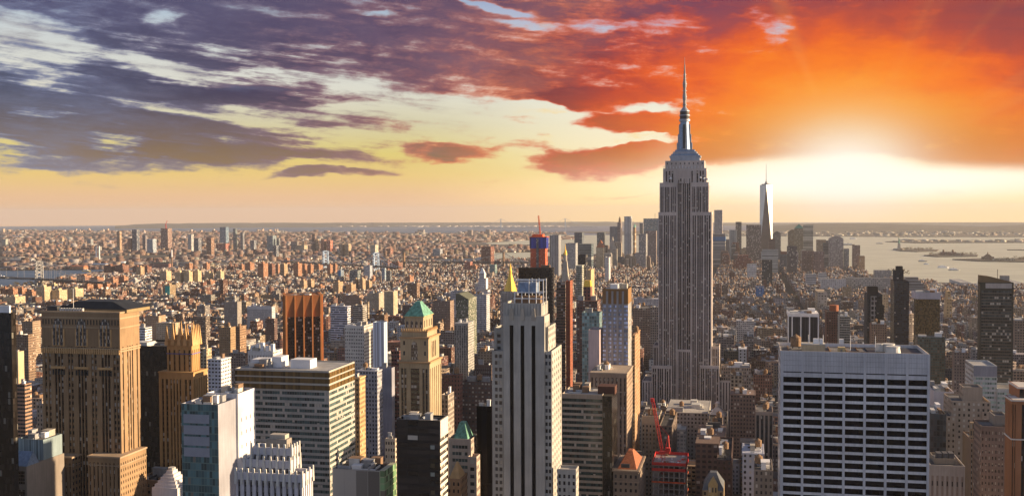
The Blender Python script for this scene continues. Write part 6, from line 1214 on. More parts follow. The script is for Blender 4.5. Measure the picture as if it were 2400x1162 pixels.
# ---------------------------------------------------------------- Manhattan blocks
AVE = [-2600, -2330, -2050, -1790, -1560, -1330, -1110, -905, -700, -560, -425, -285, -140, 140, 420, 700, 980, 1260, 1540, 1820, 2100, 2380, 2700]
rn_ = random.Random(2024)
PAL_E = [((.26, .13, .09), 5), ((.28, .18, .12), 5), ((.38, .29, .21), 3), ((.20, .10, .075), 4), ((.52, .50, .50), 2), ((.38, .30, .24), 3), ((.30, .27, .26), 2)]
PAL_W = [((.34, .26, .21), 5), ((.28, .17, .13), 4), ((.42, .36, .31), 4), ((.20, .14, .12), 3), ((.50, .48, .48), 2.5), ((.30, .28, .28), 3), ((.40, .30, .20), 2)]
PAL_V = [((.25, .125, .09), 5), ((.20, .10, .075), 4), ((.46, .43, .41), 2.5), ((.30, .23, .19), 4), ((.34, .27, .21), 3), ((.15, .09, .08), 4)]
CN = [((.30, .15, .10), 'red brick'), ((.24, .12, .09), 'dark red brick'), ((.34, .22, .15), 'brown brick'), ((.44, .35, .26), 'tan'), ((.52, .50, .50), 'white'), ((.38, .30, .24), 'buff'), ((.30, .27, .26), 'grey'), ((.20, .14, .12), 'dark brown'), ((.42, .36, .31), 'pale stone'), ((.50, .44, .30), 'cream')]
def cname(c): return min(CN, key=lambda q: sum((a-b)**2 for a, b in zip(q[0], c)))[1]
def pick(p): return rn_.choices([q[0] for q in p], [q[1] for q in p])[0]
FB = [(f[0]-4, f[1]+4, f[2]-4, f[3]+4) for f in FOOT]
FG = {}
for f in FB:
    for gx in range(int(f[0]//200), int(f[1]//200)+1):
        for gy in range(int(f[2]//200), int(f[3]//200)+1): FG.setdefault((gx, gy), []).append(f)
def blocked(x0, x1, y0, y1):
    for gx in range(int(x0//200), int(x1//200)+1):
        for gy in range(int(y0//200), int(y1//200)+1):
            for f in FG.get((gx, gy), ()):
                if x0 < f[1] and x1 > f[0] and y0 < f[3] and y1 > f[2]: return True
    return False
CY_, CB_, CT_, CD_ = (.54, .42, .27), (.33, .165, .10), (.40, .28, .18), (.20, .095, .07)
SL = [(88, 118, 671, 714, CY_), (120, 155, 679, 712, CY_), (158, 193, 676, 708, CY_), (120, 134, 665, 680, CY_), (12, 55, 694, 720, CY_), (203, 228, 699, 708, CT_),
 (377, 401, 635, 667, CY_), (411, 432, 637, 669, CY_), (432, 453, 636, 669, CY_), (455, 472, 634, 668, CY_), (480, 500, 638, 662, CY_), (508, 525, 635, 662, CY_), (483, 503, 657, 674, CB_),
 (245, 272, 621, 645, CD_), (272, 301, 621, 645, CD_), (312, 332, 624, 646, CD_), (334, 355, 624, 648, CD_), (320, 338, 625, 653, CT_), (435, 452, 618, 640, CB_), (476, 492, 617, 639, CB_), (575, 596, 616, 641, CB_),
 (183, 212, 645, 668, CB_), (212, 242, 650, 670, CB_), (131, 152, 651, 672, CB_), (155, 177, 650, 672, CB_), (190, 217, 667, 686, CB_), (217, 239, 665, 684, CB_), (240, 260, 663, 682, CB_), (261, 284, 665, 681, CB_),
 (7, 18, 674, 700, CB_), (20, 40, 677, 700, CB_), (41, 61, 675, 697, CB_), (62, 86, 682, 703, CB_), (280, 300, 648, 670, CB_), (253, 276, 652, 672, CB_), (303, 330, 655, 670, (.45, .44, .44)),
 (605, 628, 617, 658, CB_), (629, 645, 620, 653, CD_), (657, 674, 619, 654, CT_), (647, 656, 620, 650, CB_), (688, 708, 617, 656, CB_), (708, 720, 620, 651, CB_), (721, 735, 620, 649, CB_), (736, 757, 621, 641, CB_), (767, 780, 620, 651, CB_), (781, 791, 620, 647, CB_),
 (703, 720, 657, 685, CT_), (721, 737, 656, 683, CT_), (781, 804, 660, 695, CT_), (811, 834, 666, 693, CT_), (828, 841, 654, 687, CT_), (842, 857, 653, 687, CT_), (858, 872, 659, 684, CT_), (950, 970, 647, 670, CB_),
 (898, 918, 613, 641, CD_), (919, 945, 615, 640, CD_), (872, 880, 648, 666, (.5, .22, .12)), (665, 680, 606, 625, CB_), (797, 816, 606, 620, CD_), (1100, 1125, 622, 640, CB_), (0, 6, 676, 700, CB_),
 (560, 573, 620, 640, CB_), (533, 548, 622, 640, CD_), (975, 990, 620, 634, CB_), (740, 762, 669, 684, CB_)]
TW = [ # towers rising over the low district across the river
 (275, 285, 542, 592, (.42, .28, .18), 'slim brown stepped tower left of the dark blue one across the river'), (300, 311, 558, 594, (.34, .20, .15), 'reddish brown slab between two dark towers across the river'), (311, 327, 538, 594, (.10, .12, .16), 'dark blue glass tower across the river, beside a small white one'), (312, 320, 565, 594, (.62, .60, .58), 'small white slab at the foot of the dark blue tower'),
 (335, 345, 551, 592, (.22, .20, .22), 'thin grey tower over the river district, before the sail shaped one'), (346, 366, 560, 596, (.36, .42, .50), 'pale blue grey tower with slanted ribs across the river'), (378, 403, 535, 588, (.26, .17, .15), 'tallest brown concrete tower across the river, crane on its roof'), (441, 454, 549, 592, (.46, .46, .46), 'pale glass tower with white crown across the river'),
 (455, 472, 558, 596, (.16, .17, .20), 'dark tower with white stripe, across the river'), (485, 502, 557, 602, (.30, .18, .13), 'brown tower with sunlit flank across the river'), (515, 537, 532, 572, (.12, .20, .30), 'blue glass tower standing on a red brick podium'), (505, 540, 571, 593, (.34, .12, .10), 'red brick podium block beneath the blue glass tower'), (547, 556, 536, 588, (.16, .20, .22), 'slender dark tower right after the blue glass one'), (564, 573, 545, 588, (.20, .21, .24), 'second slender dark tower after the blue glass one'), (587, 601, 563, 590, (.18, .20, .24), 'dark blue block before the striped grey glass slab'),
 (626, 648, 552, 592, (.22, .28, .32), 'grey green glass tower over the near end of the suspension bridge'), (649, 657, 558, 592, (.16, .18, .20), 'narrow dark slab beside the grey green glass tower'), (640, 653, 575, 606, (.14, .16, .20), 'dark pointed block in front of the grey green glass tower'), (682, 700, 566, 592, (.22, .20, .20), 'dark banded block beside the round tan drum tower'), (696, 722, 574, 596, (.46, .38, .28), 'round tan drum shaped office block across the river'), (732, 742, 548, 592, (.16, .11, .10), 'dark brown old tower rising above the suspension bridge'), (742, 747, 560, 592, (.42, .30, .20), 'thin tan annex of the dark brown old tower'),
 (752, 765, 562, 592, (.34, .14, .10), 'dark red brick office block with green roof above the bridge'), (766, 780, 563, 592, (.44, .16, .11), 'bright red brick office block with green roof above the bridge'), (795, 808, 571, 603, (.34, .25, .18), 'brown slab, first of the joined pair above the bridge'), (808, 823, 571, 603, (.42, .31, .20), 'tan slab, second of the joined pair above the bridge'), (868, 887, 573, 602, (.50, .46, .38), 'pale cream block behind the far bridge tower'), (905, 922, 582, 600, (.28, .13, .10), 'stepped dark red block past the far bridge tower'),
 (1012, 1040, 583, 603, (.30, .33, .38), 'grey blue hospital slab above the stone towered bridge'), (975, 999, 538, 547, (.40, .36, .34), 'long grey slab near the sea horizon'), (1094, 1110, 539, 554, (.26, .21, .20), 'square brown block near the sea, first of the matching pair'), (1136, 1152, 538, 553, (.26, .21, .20), 'square brown block near the sea, second of the matching pair'),
 (46, 66, 570, 583, (.36, .20, .14), 'brick block with orange end near the river district edge'), (205, 218, 560, 578, (.30, .32, .34), 'grey blue block with white end across the river'), (232, 250, 567, 585, (.22, .15, .13), 'brown warehouse like block across the river'), (140, 150, 557, 568, (.50, .36, .24), 'sunlit tan block by the old district chimneys'), (75, 90, 564, 577, (.34, .20, .14), 'brick apartment pair far across the river'), (94, 112, 562, 575, (.36, .26, .20), 'tan apartment row far across the river'), (6, 18, 560, 575, (.40, .44, .40), 'greenish pale block at the frame edge across the river')]
CLAMP += [(-300, 84, 674, 9e9), (84, 135, 660, 9e9), (1903, 2000, 630, 9e9), (2035, 2110, 650, 9e9), (2110, 2200, 660, 9e9), (2200, 2900, 670, 9e9)]
for q_ in SL+TW:
    x_f, y_f = gat((q_[0]+q_[1])/2, q_[3]); CLAMP.append((q_[0]-2, q_[1]+2, q_[3]-4, y_f-20)); r_f = (q_[1]-q_[0])/2500*math.hypot(x_f, y_f)*.6
    f = (x_f-r_f, x_f+r_f, y_f-r_f, y_f+r_f)
    for gx in range(int(f[0]//200), int(f[1]//200)+1):
        for gy in range(int(f[2]//200), int(f[3]//200)+1): FG.setdefault((gx, gy), []).append(f)
# parks and squares left open: (column, row, radius)
PARKS = [(gat(485, 697), 150, 60), (gat(1070, 648), 110, 70), (gat(1872, 693), 80, 60), (gat(640, 700), 60, 40)]
# bands of photo columns where skyline must stay open to what lies behind
def maxz(x, y, h, w):
    """lower a filler building until it hides nothing that the photo shows behind it"""
    pl, _ = proj(x-w/2, y, h); pr, _ = proj(x+w/2, y, h)
    lim = 0
    for a, c_, vis, Yh in CLAMP:
        if Yh > y and pl < c_ and pr > a: lim = max(lim, vis-3)
    pm = (pl+pr)/2
    if lim == 0: return h
    # highest z whose row is >= lim
    d = at(pm, lim, y); return min(h, d[2])
lots = []
Yb = 1236-80.5*11
while Yb < 6400:
    y0, y1 = Yb+9, Yb+71.5; yc = (y0+y1)/2
    for i in range(len(AVE)-1):
        xa, xb = AVE[i]+15, AVE[i+1]-15
        pa, _ = proj(xa, y1, 20); pb, _ = proj(xb, y1, 20)
        if pb < -160 or pa > 2560: continue
        village = yc > 3050
        for row in (0, 1):
            x = xa; hb = rn_.choice([14, 18, 22, 26, 34]) if yc < 3050 else rn_.choice([14, 15, 17, 19])
            if yc < 1700: hb = rn_.choice([28, 38, 46, 54])
            while x < xb-7:
                if yc < 1700: w = rn_.choice([16, 22, 30, 38])
                elif village: w = rn_.choice([7, 8, 9, 11, 14, 20])
                else: w = rn_.choice([12, 16, 22, 30])
                w = min(w, xb-x); 
                if w < 6: break
                dpt = 30-rn_.uniform(0, 7); ya, yb2 = (y0, y0+dpt) if row == 0 else (y1-dpt, y1)
                if yc < 1700: h = rn_.choice([18, 26, 38, 48, 55, 62, 70])*rn_.uniform(.85, 1.15)
                elif yc < 3050: h = rn_.choice([14, 18, 22, 30, 42, 52])*rn_.uniform(.8, 1.2)+(rn_.random() < .06)*30
                else: h = rn_.choice([14, 15, 16, 17, 18, 21])*rn_.uniform(.92, 1.08)+(rn_.random() < .03)*22
                if rn_.random() > (.35 if yc < 1700 else .12): h = hb*rn_.uniform(.86, 1.12)
                east = x < -900
                if east: h = h*(.9 if village else .75) if rn_.random() > .04 else h*1.1+10
                lots.append((x, x+w-.3, ya, yb2, h, east, village)); x += w
    Yb += 80.5
GEN = []
for (x0, x1, ya, yb2, h, east, village) in lots:
    cx, cy = (x0+x1)/2, (ya+yb2)/2
    if not inside(MAN, cx, cy) or blocked(x0, x1, ya, yb2): continue
    if any(abs(cx-p[0][0]) < p[1] and abs(cy-p[0][1]) < p[2] for p in PARKS): continue
    pxc, pyc = proj(cx, ya, h)
    if pxc < -130 or pxc > 2530: continue
    h = maxz(cx, ya, h, x1-x0)
    if cy > 4300 and h > 30 and 250 < pxc < 2040: h = 22
    g_ = gz(cx, cy)
    if h < 7: continue
    if proj(cx, ya, h)[1] > 1195 and proj(cx, yb2, h)[1] > 1195: continue
    c = tuple(q*.84 for q in jit(pick(PAL_E if (cx < -150 and not village) else (PAL_V if village else PAL_W)), rn_))
    rc = rn_.choices(ROOFS, [3, 3, 4, 4, 4, 2] if village else [4, 4, 4, 3, 1.5, 2])[0]
    win = (rn_.choice([2.6, 3.0, 3.6, 4.2]), 3.4 if village else 3.8, rn_.choice([.5, .6, .7]), rn_.choice([.5, .55, .65]))
    k = 1 if cy < 3200 else 1.6
    GEN.append(dict(cx=cx, cy=cy, w=x1-x0, d=yb2-ya, h=h, c=c, rc=rc, win=(win[0]*k, win[1]*k, win[2], win[3]), s=rn_.random(), area=(x1-x0)*h/(cy*cy), px=pxc, ya=ya, yb=yb2, x0=x0, x1=x1))
# ray test by eye: keep the ones that show largest as individuals
def hidden(g):
    # hidden behind a nearer registered building?
    _, pt = proj(g['cx'], g['ya'], g['h'])
    for a, c_, pt_, Yh in OCC:
        if Yh < g['ya'] and a-1 < g['px'] < c_+1 and pt > pt_+1: return True
    return False
for g in GEN: g['hid'] = hidden(g)
cand = sorted([g for g in GEN if not g['hid'] and g['px'] > -40 and g['px'] < 2440], key=lambda g: -g['area'])
N_IND = 296
IND_LOW = [g for g in cand if g['h'] < 32 and g['cy'] > 1500][:290]
IND_HI = [g for g in cand if g['h'] >= 32 or g['cy'] <= 1500][:290]
for g in IND_LOW+IND_HI: g['ind'] = True
LM = [(22, 'the dark edge tower'), (210, 'the broad tan brick tower'), (430, 'the gothic crowned tower'), (600, 'the striped office block'), (710, 'the orange ribbed tower'), (842, 'the gridded white tower'), (983, 'the green pyramid tower'), (1090, 'the curved green glass tower'), (1194, 'the golden pyramid'), (1235, 'the three striped tower'), (1320, 'the red brown pair'), (1385, 'the seafoam glass tower'), (1445, 'the blue windowed tower'), (1520, 'the avenue canyon'), (1606, 'the tallest skyscraper'), (1570, 'the red crane'), (1750, 'the green eaved loft'), (1796, 'the tapering spire tower'), (1878, 'the black tower with white fins'), (1950, 'the copper topped brown tower'), (2050, 'the dark stepped glass tower'), (2110, 'the tall bronze tower'), (2175, 'the gold reflecting tower'), (2334, 'the slanted crown tower')]
def near_lm(px): return min(LM, key=lambda q: abs(q[0]-px))
def st_word(h): n = max(2, round(h/3.6)); return {2: 'two', 3: 'three', 4: 'four', 5: 'five', 6: 'six', 7: 'seven', 8: 'eight', 9: 'nine', 10: 'ten', 11: 'eleven', 12: 'twelve'}.get(n, 'about fifteen' if n < 17 else 'about twenty')
def rel(px, d):
    a, lm = near_lm(px); off = px-a; s_ = 'beyond' if abs(off) < 14 else ('east of' if off < 0 else 'west of')
    dd = 'far ' if d > 3200 else ('' if d > 1500 else 'close ')
    return dd+s_+' '+lm
def gen_ind(g, name, cat, group):
    r_ = random.Random(int(g['s']*1e6)); x0, x1, ya, yb2, h = g['x0'], g['x1'], g['ya'], g['yb'], g['h']; z0 = gz(g['cx'], g['cy'])-1
    t = Tower(name, '', cat, int(g['s']*1e5), group); w_ = g['win']; gg = (.035, .033, .038, .18)
    s_ = St('fac', w_[0], w_[1], w_[2], w_[3], gg)
    rf = 'roof_pale' if g['rc'][0] > .4 else ('roof_grey' if g['rc'][0] > .2 else 'roof_dark')
    t.tier((x0, x1, ya, yb2), z0, h, g['c'], N=s_, W=s_, E_=s_, roof=rf, parapet=1.0, lc=tuple(min(.7, q*1.1) for q in g['c']))
    ntk = 1 if (h > 20 and r_.random() < .6) else 0; far = g['cy'] > 2400
    t.bits((x0, x1, ya, yb2), h-1.0, 1 if far else r_.choice([2, 3, 4, 5]), ntk)
    if not far and r_.random() < .5: t.cornice((x0, x1, ya, yb2), h-.9, .8, .45, tuple(min(.7, q*1.2) for q in g['c']))
    rt = 'pale roof' if rf == 'roof_pale' else ('grey roof' if rf == 'roof_grey' else 'dark roof')
    wd = 'narrow' if g['w'] < 15 else ('broad' if g['w'] > 29 else '')
    t.label = ' '.join(f"{wd} {cname(g['c'])} {name.replace('_', ' ')}, {st_word(h)} storeys, {rt}{' and water tank' if ntk else ''}, {rel(g['px'], g['cy'])}".split()).replace(' ,', ',')
    if len(t.label.replace(',', ' ').split()) > 16: t.label = t.label.replace(f"{wd} ", '', 1).replace(' and water tank', '')
    if len(t.label.replace(',', ' ').split()) > 16: t.label = t.label.replace(', grey roof', '').replace(', dark roof', '').replace(', pale roof', '')
    t.boxes = []; t.done()
for g in IND_HI: gen_ind(g, 'loft_building', 'building', 'loft and apartment buildings filling the midtown blocks')
for g in IND_LOW: gen_ind(g, 'row_building', 'building', 'low brick buildings filling the downtown blocks')
B_ = Bulk()
for g in GEN:
    if g.get('ind'): continue
    z0 = gz(g['cx'], g['cy'])-1; gg = (.035, .033, .038, .18)
    B_.add(g['cx'], g['cy'], g['w'], g['d'], z0, g['h'], 0, g['c'], gg, g['win'], g['rc'], g['s'])
    q = rn_.random
    if q() < .75: w2, d2 = g['w']*rn_.uniform(.2, .45), g['d']*rn_.uniform(.2, .4); B_.add(g['cx']+(q()-.5)*(g['w']-w2), g['cy']+(q()-.5)*(g['d']-d2), w2, d2, g['h']-.2, g['h']+rn_.uniform(2, 5), 0, jit(rn_.choice([g['c'], (.5, .5, .5), (.3, .28, .27)]), rn_), gg, (0, 0, 0, 0), g['rc'], g['s'])
    if q() < .45 and g['h'] > 16: B_.add(g['cx']+(q()-.5)*(g['w']-5), g['cy']+(q()-.5)*(g['d']-5), 3.6, 3.6, g['h'], g['h']+6.0, .6, (.26, .17, .11), gg, (0, 0, 0, 0), (.2, .13, .09), .5)
    B_.add(g['cx'], g['cy']-g['d']/2+.3, g['w']-.4, .5, g['h']-.1, g['h']+.9, 0, g['c'], gg, (0, 0, 0, 0), tuple(min(.7, v_*1.15) for v_ in g['c']), g['s'])

# ---------------------------------------------------------------- housing slabs and towers placed by their feet
def foot_tower(name, pl, pr, pt, pbm, c, lab, cat, group=None, seed=1, win=(4.0, 4.2, .45, .45), ratio=.55, cap=True, roofc='roof_grey', glass=(.05, .045, .045, .2)):
    x, y = gat((pl+pr)/2, pbm); d0 = math.hypot(x, y); dr = ray((pl+pr)/2, pt); zt = CZ+dr[2]/math.hypot(dr[0], dr[1])*d0
    pw = (pr-pl)/2500*d0; th = abs(math.atan2(x, y)); w = pw*ratio/max(.3, math.cos(th)); dp = pw*(1-ratio)/max(.30, math.sin(th)) if th > .12 else 22
    dp = min(dp, 60); g0 = gz(x, y)-3
    xl, _ = gat(pl, pbm)[0], 0
    t = Tower(name, lab, cat, seed, group); s_ = St('fac', *win, glass)
    bx_ = (x-w/2, x+w/2, y-dp*.5, y+dp*.5); t.tier(bx_, g0, zt, c, N=s_, W=s_, E_=s_, parapet=.8, roof=roofc)
    if cap: ww = w*.3; t.tier((x-ww/2, x+ww/2, y-dp*.15, y+dp*.25), zt-.9, zt+max(4.5, (zt-g0)*.07), c, parapet=0, roof='x', nm='roof_house')
    t.done(); return t, bx_, zt
used = {}
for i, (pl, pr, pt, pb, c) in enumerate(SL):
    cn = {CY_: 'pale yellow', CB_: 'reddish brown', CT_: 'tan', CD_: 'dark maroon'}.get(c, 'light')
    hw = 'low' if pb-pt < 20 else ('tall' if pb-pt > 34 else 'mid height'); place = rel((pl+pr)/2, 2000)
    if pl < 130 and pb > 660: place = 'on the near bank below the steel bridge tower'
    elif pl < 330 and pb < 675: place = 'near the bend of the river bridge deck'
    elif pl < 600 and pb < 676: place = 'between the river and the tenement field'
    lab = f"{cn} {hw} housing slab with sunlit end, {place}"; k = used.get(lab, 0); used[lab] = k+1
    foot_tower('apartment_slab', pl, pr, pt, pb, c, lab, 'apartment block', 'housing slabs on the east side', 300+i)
for i, (pl, pr, pt, pb, c, lab) in enumerate(TW):
    t, bx_, zt = foot_tower('far_tower', pl, pr, pt, pb, c, lab, 'tower block', 'towers across the river', 400+i, win=(8, 8, .6, .5), ratio=.6, cap=False)
for k in range(34):
    pl = rn_.choice([rn_.uniform(160, 275), rn_.uniform(0, 60), rn_.uniform(300, 600), rn_.uniform(600, 660)]); y_ = rn_.uniform(541, 546); foot_tower('seaside_block', pl, pl+rn_.uniform(3, 7), y_-rn_.uniform(3, 7), y_+1, rn_.choice([(.50, .36, .26), (.42, .32, .26), (.54, .44, .36)]), 'tiny sunlit apartment block near the sea horizon', 'apartment block', 'apartment blocks along the sea', 500+k, win=(0, 0, 0, 0), cap=False)
# turquoise wrapped block, green roofs of the brick pair
def wrap(px0, px1, pt, pb, c, lab, base):
    t, bx_, zt = foot_tower('apartment_tower', px0, px1, pt, pb, base, lab, 'apartment tower', None, 77, cap=True)
    r_ = t.root; mb = MB(); mb.box(bx_[0]+(bx_[1]-bx_[0])*.35, bx_[1]-.5, bx_[2]-.8, bx_[2]-.1, zt-(zt*.75), zt-3, bottom=True, c=c); mb.build('building_wrap', facade, r_, t.base)
wrap(383, 411, 667, 705, (.02, .40, .38), 'dark block with turquoise construction wrap at the park edge', (.30, .22, .14)); wrap(791, 806, 633, 657, (.03, .22, .48), 'small tower wrapped in bright blue sheeting', (.2, .25, .32))
for pl, pr, pt, pb, c, lab in ((820, 846, 633, 670, (.13, .17, .19), 'dark glass apartment block above the tan housing slabs'), (853, 873, 622, 662, (.42, .46, .54), 'stepped pale blue tower above the tan housing slabs'), (895, 905, 628, 669, (.28, .38, .50), 'thin blue grey slab of glass among low tenements'), (905, 918, 634, 668, (.10, .12, .15), 'black glass slab beside the thin blue grey one'), (1007, 1019, 628, 652, (.40, .34, .28), 'slim striped tower near the bare trees'), (628, 645, 684, 693, (.05, .45, .45), 'bright turquoise roofed hall among tenements'), (1088, 1108, 613, 640, (.42, .16, .12), 'red netted building frame near the white clock tower'), (1027, 1050, 663, 677, (.55, .54, .54), 'long low white store block before the white clock tower'), (921, 938, 673, 690, (.6, .6, .6), 'blank white cube of a hall behind the tan shafted tower')):
    foot_tower('apartment_tower', pl, pr, pt, pb, c, lab, 'building', None, pl, win=(4, 4.5, .7, .5), cap=False, ratio=.7)

# ---------------------------------------------------------------- city across the river
rb_ = random.Random(77); PB = [(.23, .125, .09), (.18, .10, .08), (.27, .20, .16), (.42, .38, .36), (.28, .19, .14), (.18, .10, .08), (.20, .12, .09)]
xs = [p[0] for p in BK]; ys = [p[1] for p in BK]; nB = 0; tries = 0
BB_ = Bulk()
ang = .38; ca_, sa_ = math.cos(ang), math.sin(ang)
for rv in range(-60, 330):                             # streets of row houses
    for st_ in (0, 1):
        v0 = rv*72+st_*34; u_ = -16000+rb_.uniform(0, 30); hb = rb_.uniform(9.5, 12.5)
        while u_ < 12000:
            x, y = ca_*u_-sa_*v0, sa_*u_+ca_*v0; far_ = y > 9500
            L = rb_.uniform(18, 46)*(2.0 if far_ else 1.0)
            px_ = x/y if y > 1 else 9
            if y < 3500 or px_ < -.78 or px_ > -.12 or not inside(BK, x, y): u_ += 60; continue
            u_ += L+(rb_.random() < .12)*16
            nz = noise2(x*.0009, y*.0009)
            if nz > .20 or rb_.random() < .05: continue
            g_ = gz(x, y); h = hb*rb_.uniform(.85, 1.15)+(rb_.random() < .025)*rb_.uniform(8, 34); c_ = jit(rb_.choice(PB), rb_, .2)
            BB_.add(x, y, L, rb_.uniform(11, 20), g_-3, g_+h, ang, c_, (.06, .045, .04, .2), (6, 5, .5, .45), rb_.choice(ROOFS[1:5]), rb_.random()); nB += 1
            if rb_.random() < .06: hh = rb_.uniform(16, 30); BB_.add(x, y, rb_.uniform(18, 60), rb_.uniform(16, 40), g_-3, g_+hh, ang, jit(rb_.choice(PB), rb_, .2), (.06, .045, .04, .2), (6, 5, .5, .45), rb_.choice(ROOFS), rb_.random())
tag(BB_.build('city_mass'), 'dense low brick and pale houses of the district across the river', 'city blocks', None, 'stuff')
# tenement filler on the near side, between the streets' grid and the river
nB = 0; tries = 0
while nB < 8000 and tries < 120000:
    tries += 1; px = rb_.uniform(-60, 1500); py = 600+(760-600)*rb_.random(); x, y = gat(px, py)
    if not inside(MAN, x, y) or (y < 6400 and x > -2600 and y > 300): continue
    if blocked(x-12, x+12, y-12, y+12): continue
    h = maxz(x, y, rb_.uniform(11, 17), 16); g_ = gz(x, y)
    if h < 5: continue
    B_.add(x, y, rb_.uniform(8, 22), rb_.uniform(10, 26), g_-2, g_+h, rb_.choice([.25, -.15]), jit(rb_.choice(PAL_V)[0], rb_, .2), (.05, .04, .04, .2), (4, 5, .5, .5), rb_.choice(ROOFS), rb_.random()); nB += 1
tag(B_.build('city_blocks_mass'), 'crowded mass of smaller rooftops filling the remaining city blocks', 'city blocks', None, 'stuff')
# far shore specks and island buildings
BF_ = Bulk()
for k in range(420):
    px = rb_.uniform(1500, 2480); py = rb_.uniform(541, 553.5) if rb_.random() < .75 else rb_.uniform(563, 567.5)
    if py > 560 and px < 2090: continue
    x, y = gat(px, py); g_ = gz(x, y); BF_.add(x, y, rb_.uniform(20, 90), rb_.uniform(20, 60), g_-3, g_+rb_.uniform(6, 16), rb_.uniform(-.5, .5), jit(rb_.choice([(.45, .40, .32), (.55, .50, .42), (.22, .19, .15), (.25, .21, .16)]), rb_), (.1, .1, .1, .1), (0, 0, 0, 0), (.5, .48, .42), .5)
for k in range(260):
    px = rb_.uniform(300, 1330); x, y = gat(px, rb_.uniform(529.6, 531.5)); g_ = gz(x, y); BF_.add(x, y, rb_.uniform(60, 200), 60, g_-3, g_+rb_.uniform(8, 20), 0, jit((.6, .52, .45), rb_), (.1, .1, .1, .1), (0, 0, 0, 0), (.5, .48, .42), .5)
tag(BF_.build('far_shore_mass'), 'scattered pale sheds and houses along the far harbour shore', 'buildings', None, 'stuff')

# ---------------------------------------------------------------- trees without leaves
TB = MB()
def clump(x, y, z, r, n, rr):
    for i in range(n):
        a, b_2, q = rr.uniform(0, 6.28), rr.uniform(-.6, 1), rr.random()**.4; px_, py_, pz_ = x+math.cos(a)*r*q, y+math.sin(a)*r*q, z+r*.9+b_2*r*.75*q; s_ = rr.uniform(.5, 1.5)
        u_ = Vector((rr.uniform(-1, 1), rr.uniform(-1, 1), rr.uniform(-1, 1))).normalized()*s_; v_ = Vector((rr.uniform(-1, 1), rr.uniform(-1, 1), rr.uniform(-1, 1))).normalized()*s_; P_ = Vector((px_, py_, pz_))
        TB.face([P_-u_, P_+v_, P_+u_, P_-v_], mat=i % 2)
    TB.bar((x, y, z-1), (x, y, z+r), .7, .3, mat=0)
rt_ = random.Random(9)
for (pa, pb, ya, yb2, n) in ((428, 545, 686, 708, 150), (1048, 1092, 636, 660, 46), (2075, 2130, 634, 643, 40), (1860, 1890, 685, 702, 26), (30, 78, 662, 672, 20), (560, 660, 692, 706, 40), (2110, 2192, 583.5, 587.5, 45), (2180, 2288, 595, 599.5, 55), (2330, 2440, 606.5, 611, 40), (1030, 1050, 600, 604, 10), (360, 372, 655, 664, 14), (930, 950, 655, 668, 10), (740, 800, 596, 603, 30)):
    for k in range(n): x, y = gat(rt_.uniform(pa, pb), rt_.uniform(ya, yb2)); s_ = 1.0 if math.hypot(x, y) < 5500 else 1.7; clump(x, y, gz(x, y), rt_.uniform(4.5, 7.5)*s_, 60, rt_)
tag(TB.build('bare_trees', [M['bark'], M['leaf']]), 'brown leafless park and shoreline trees among the low districts', 'trees', None, 'stuff')

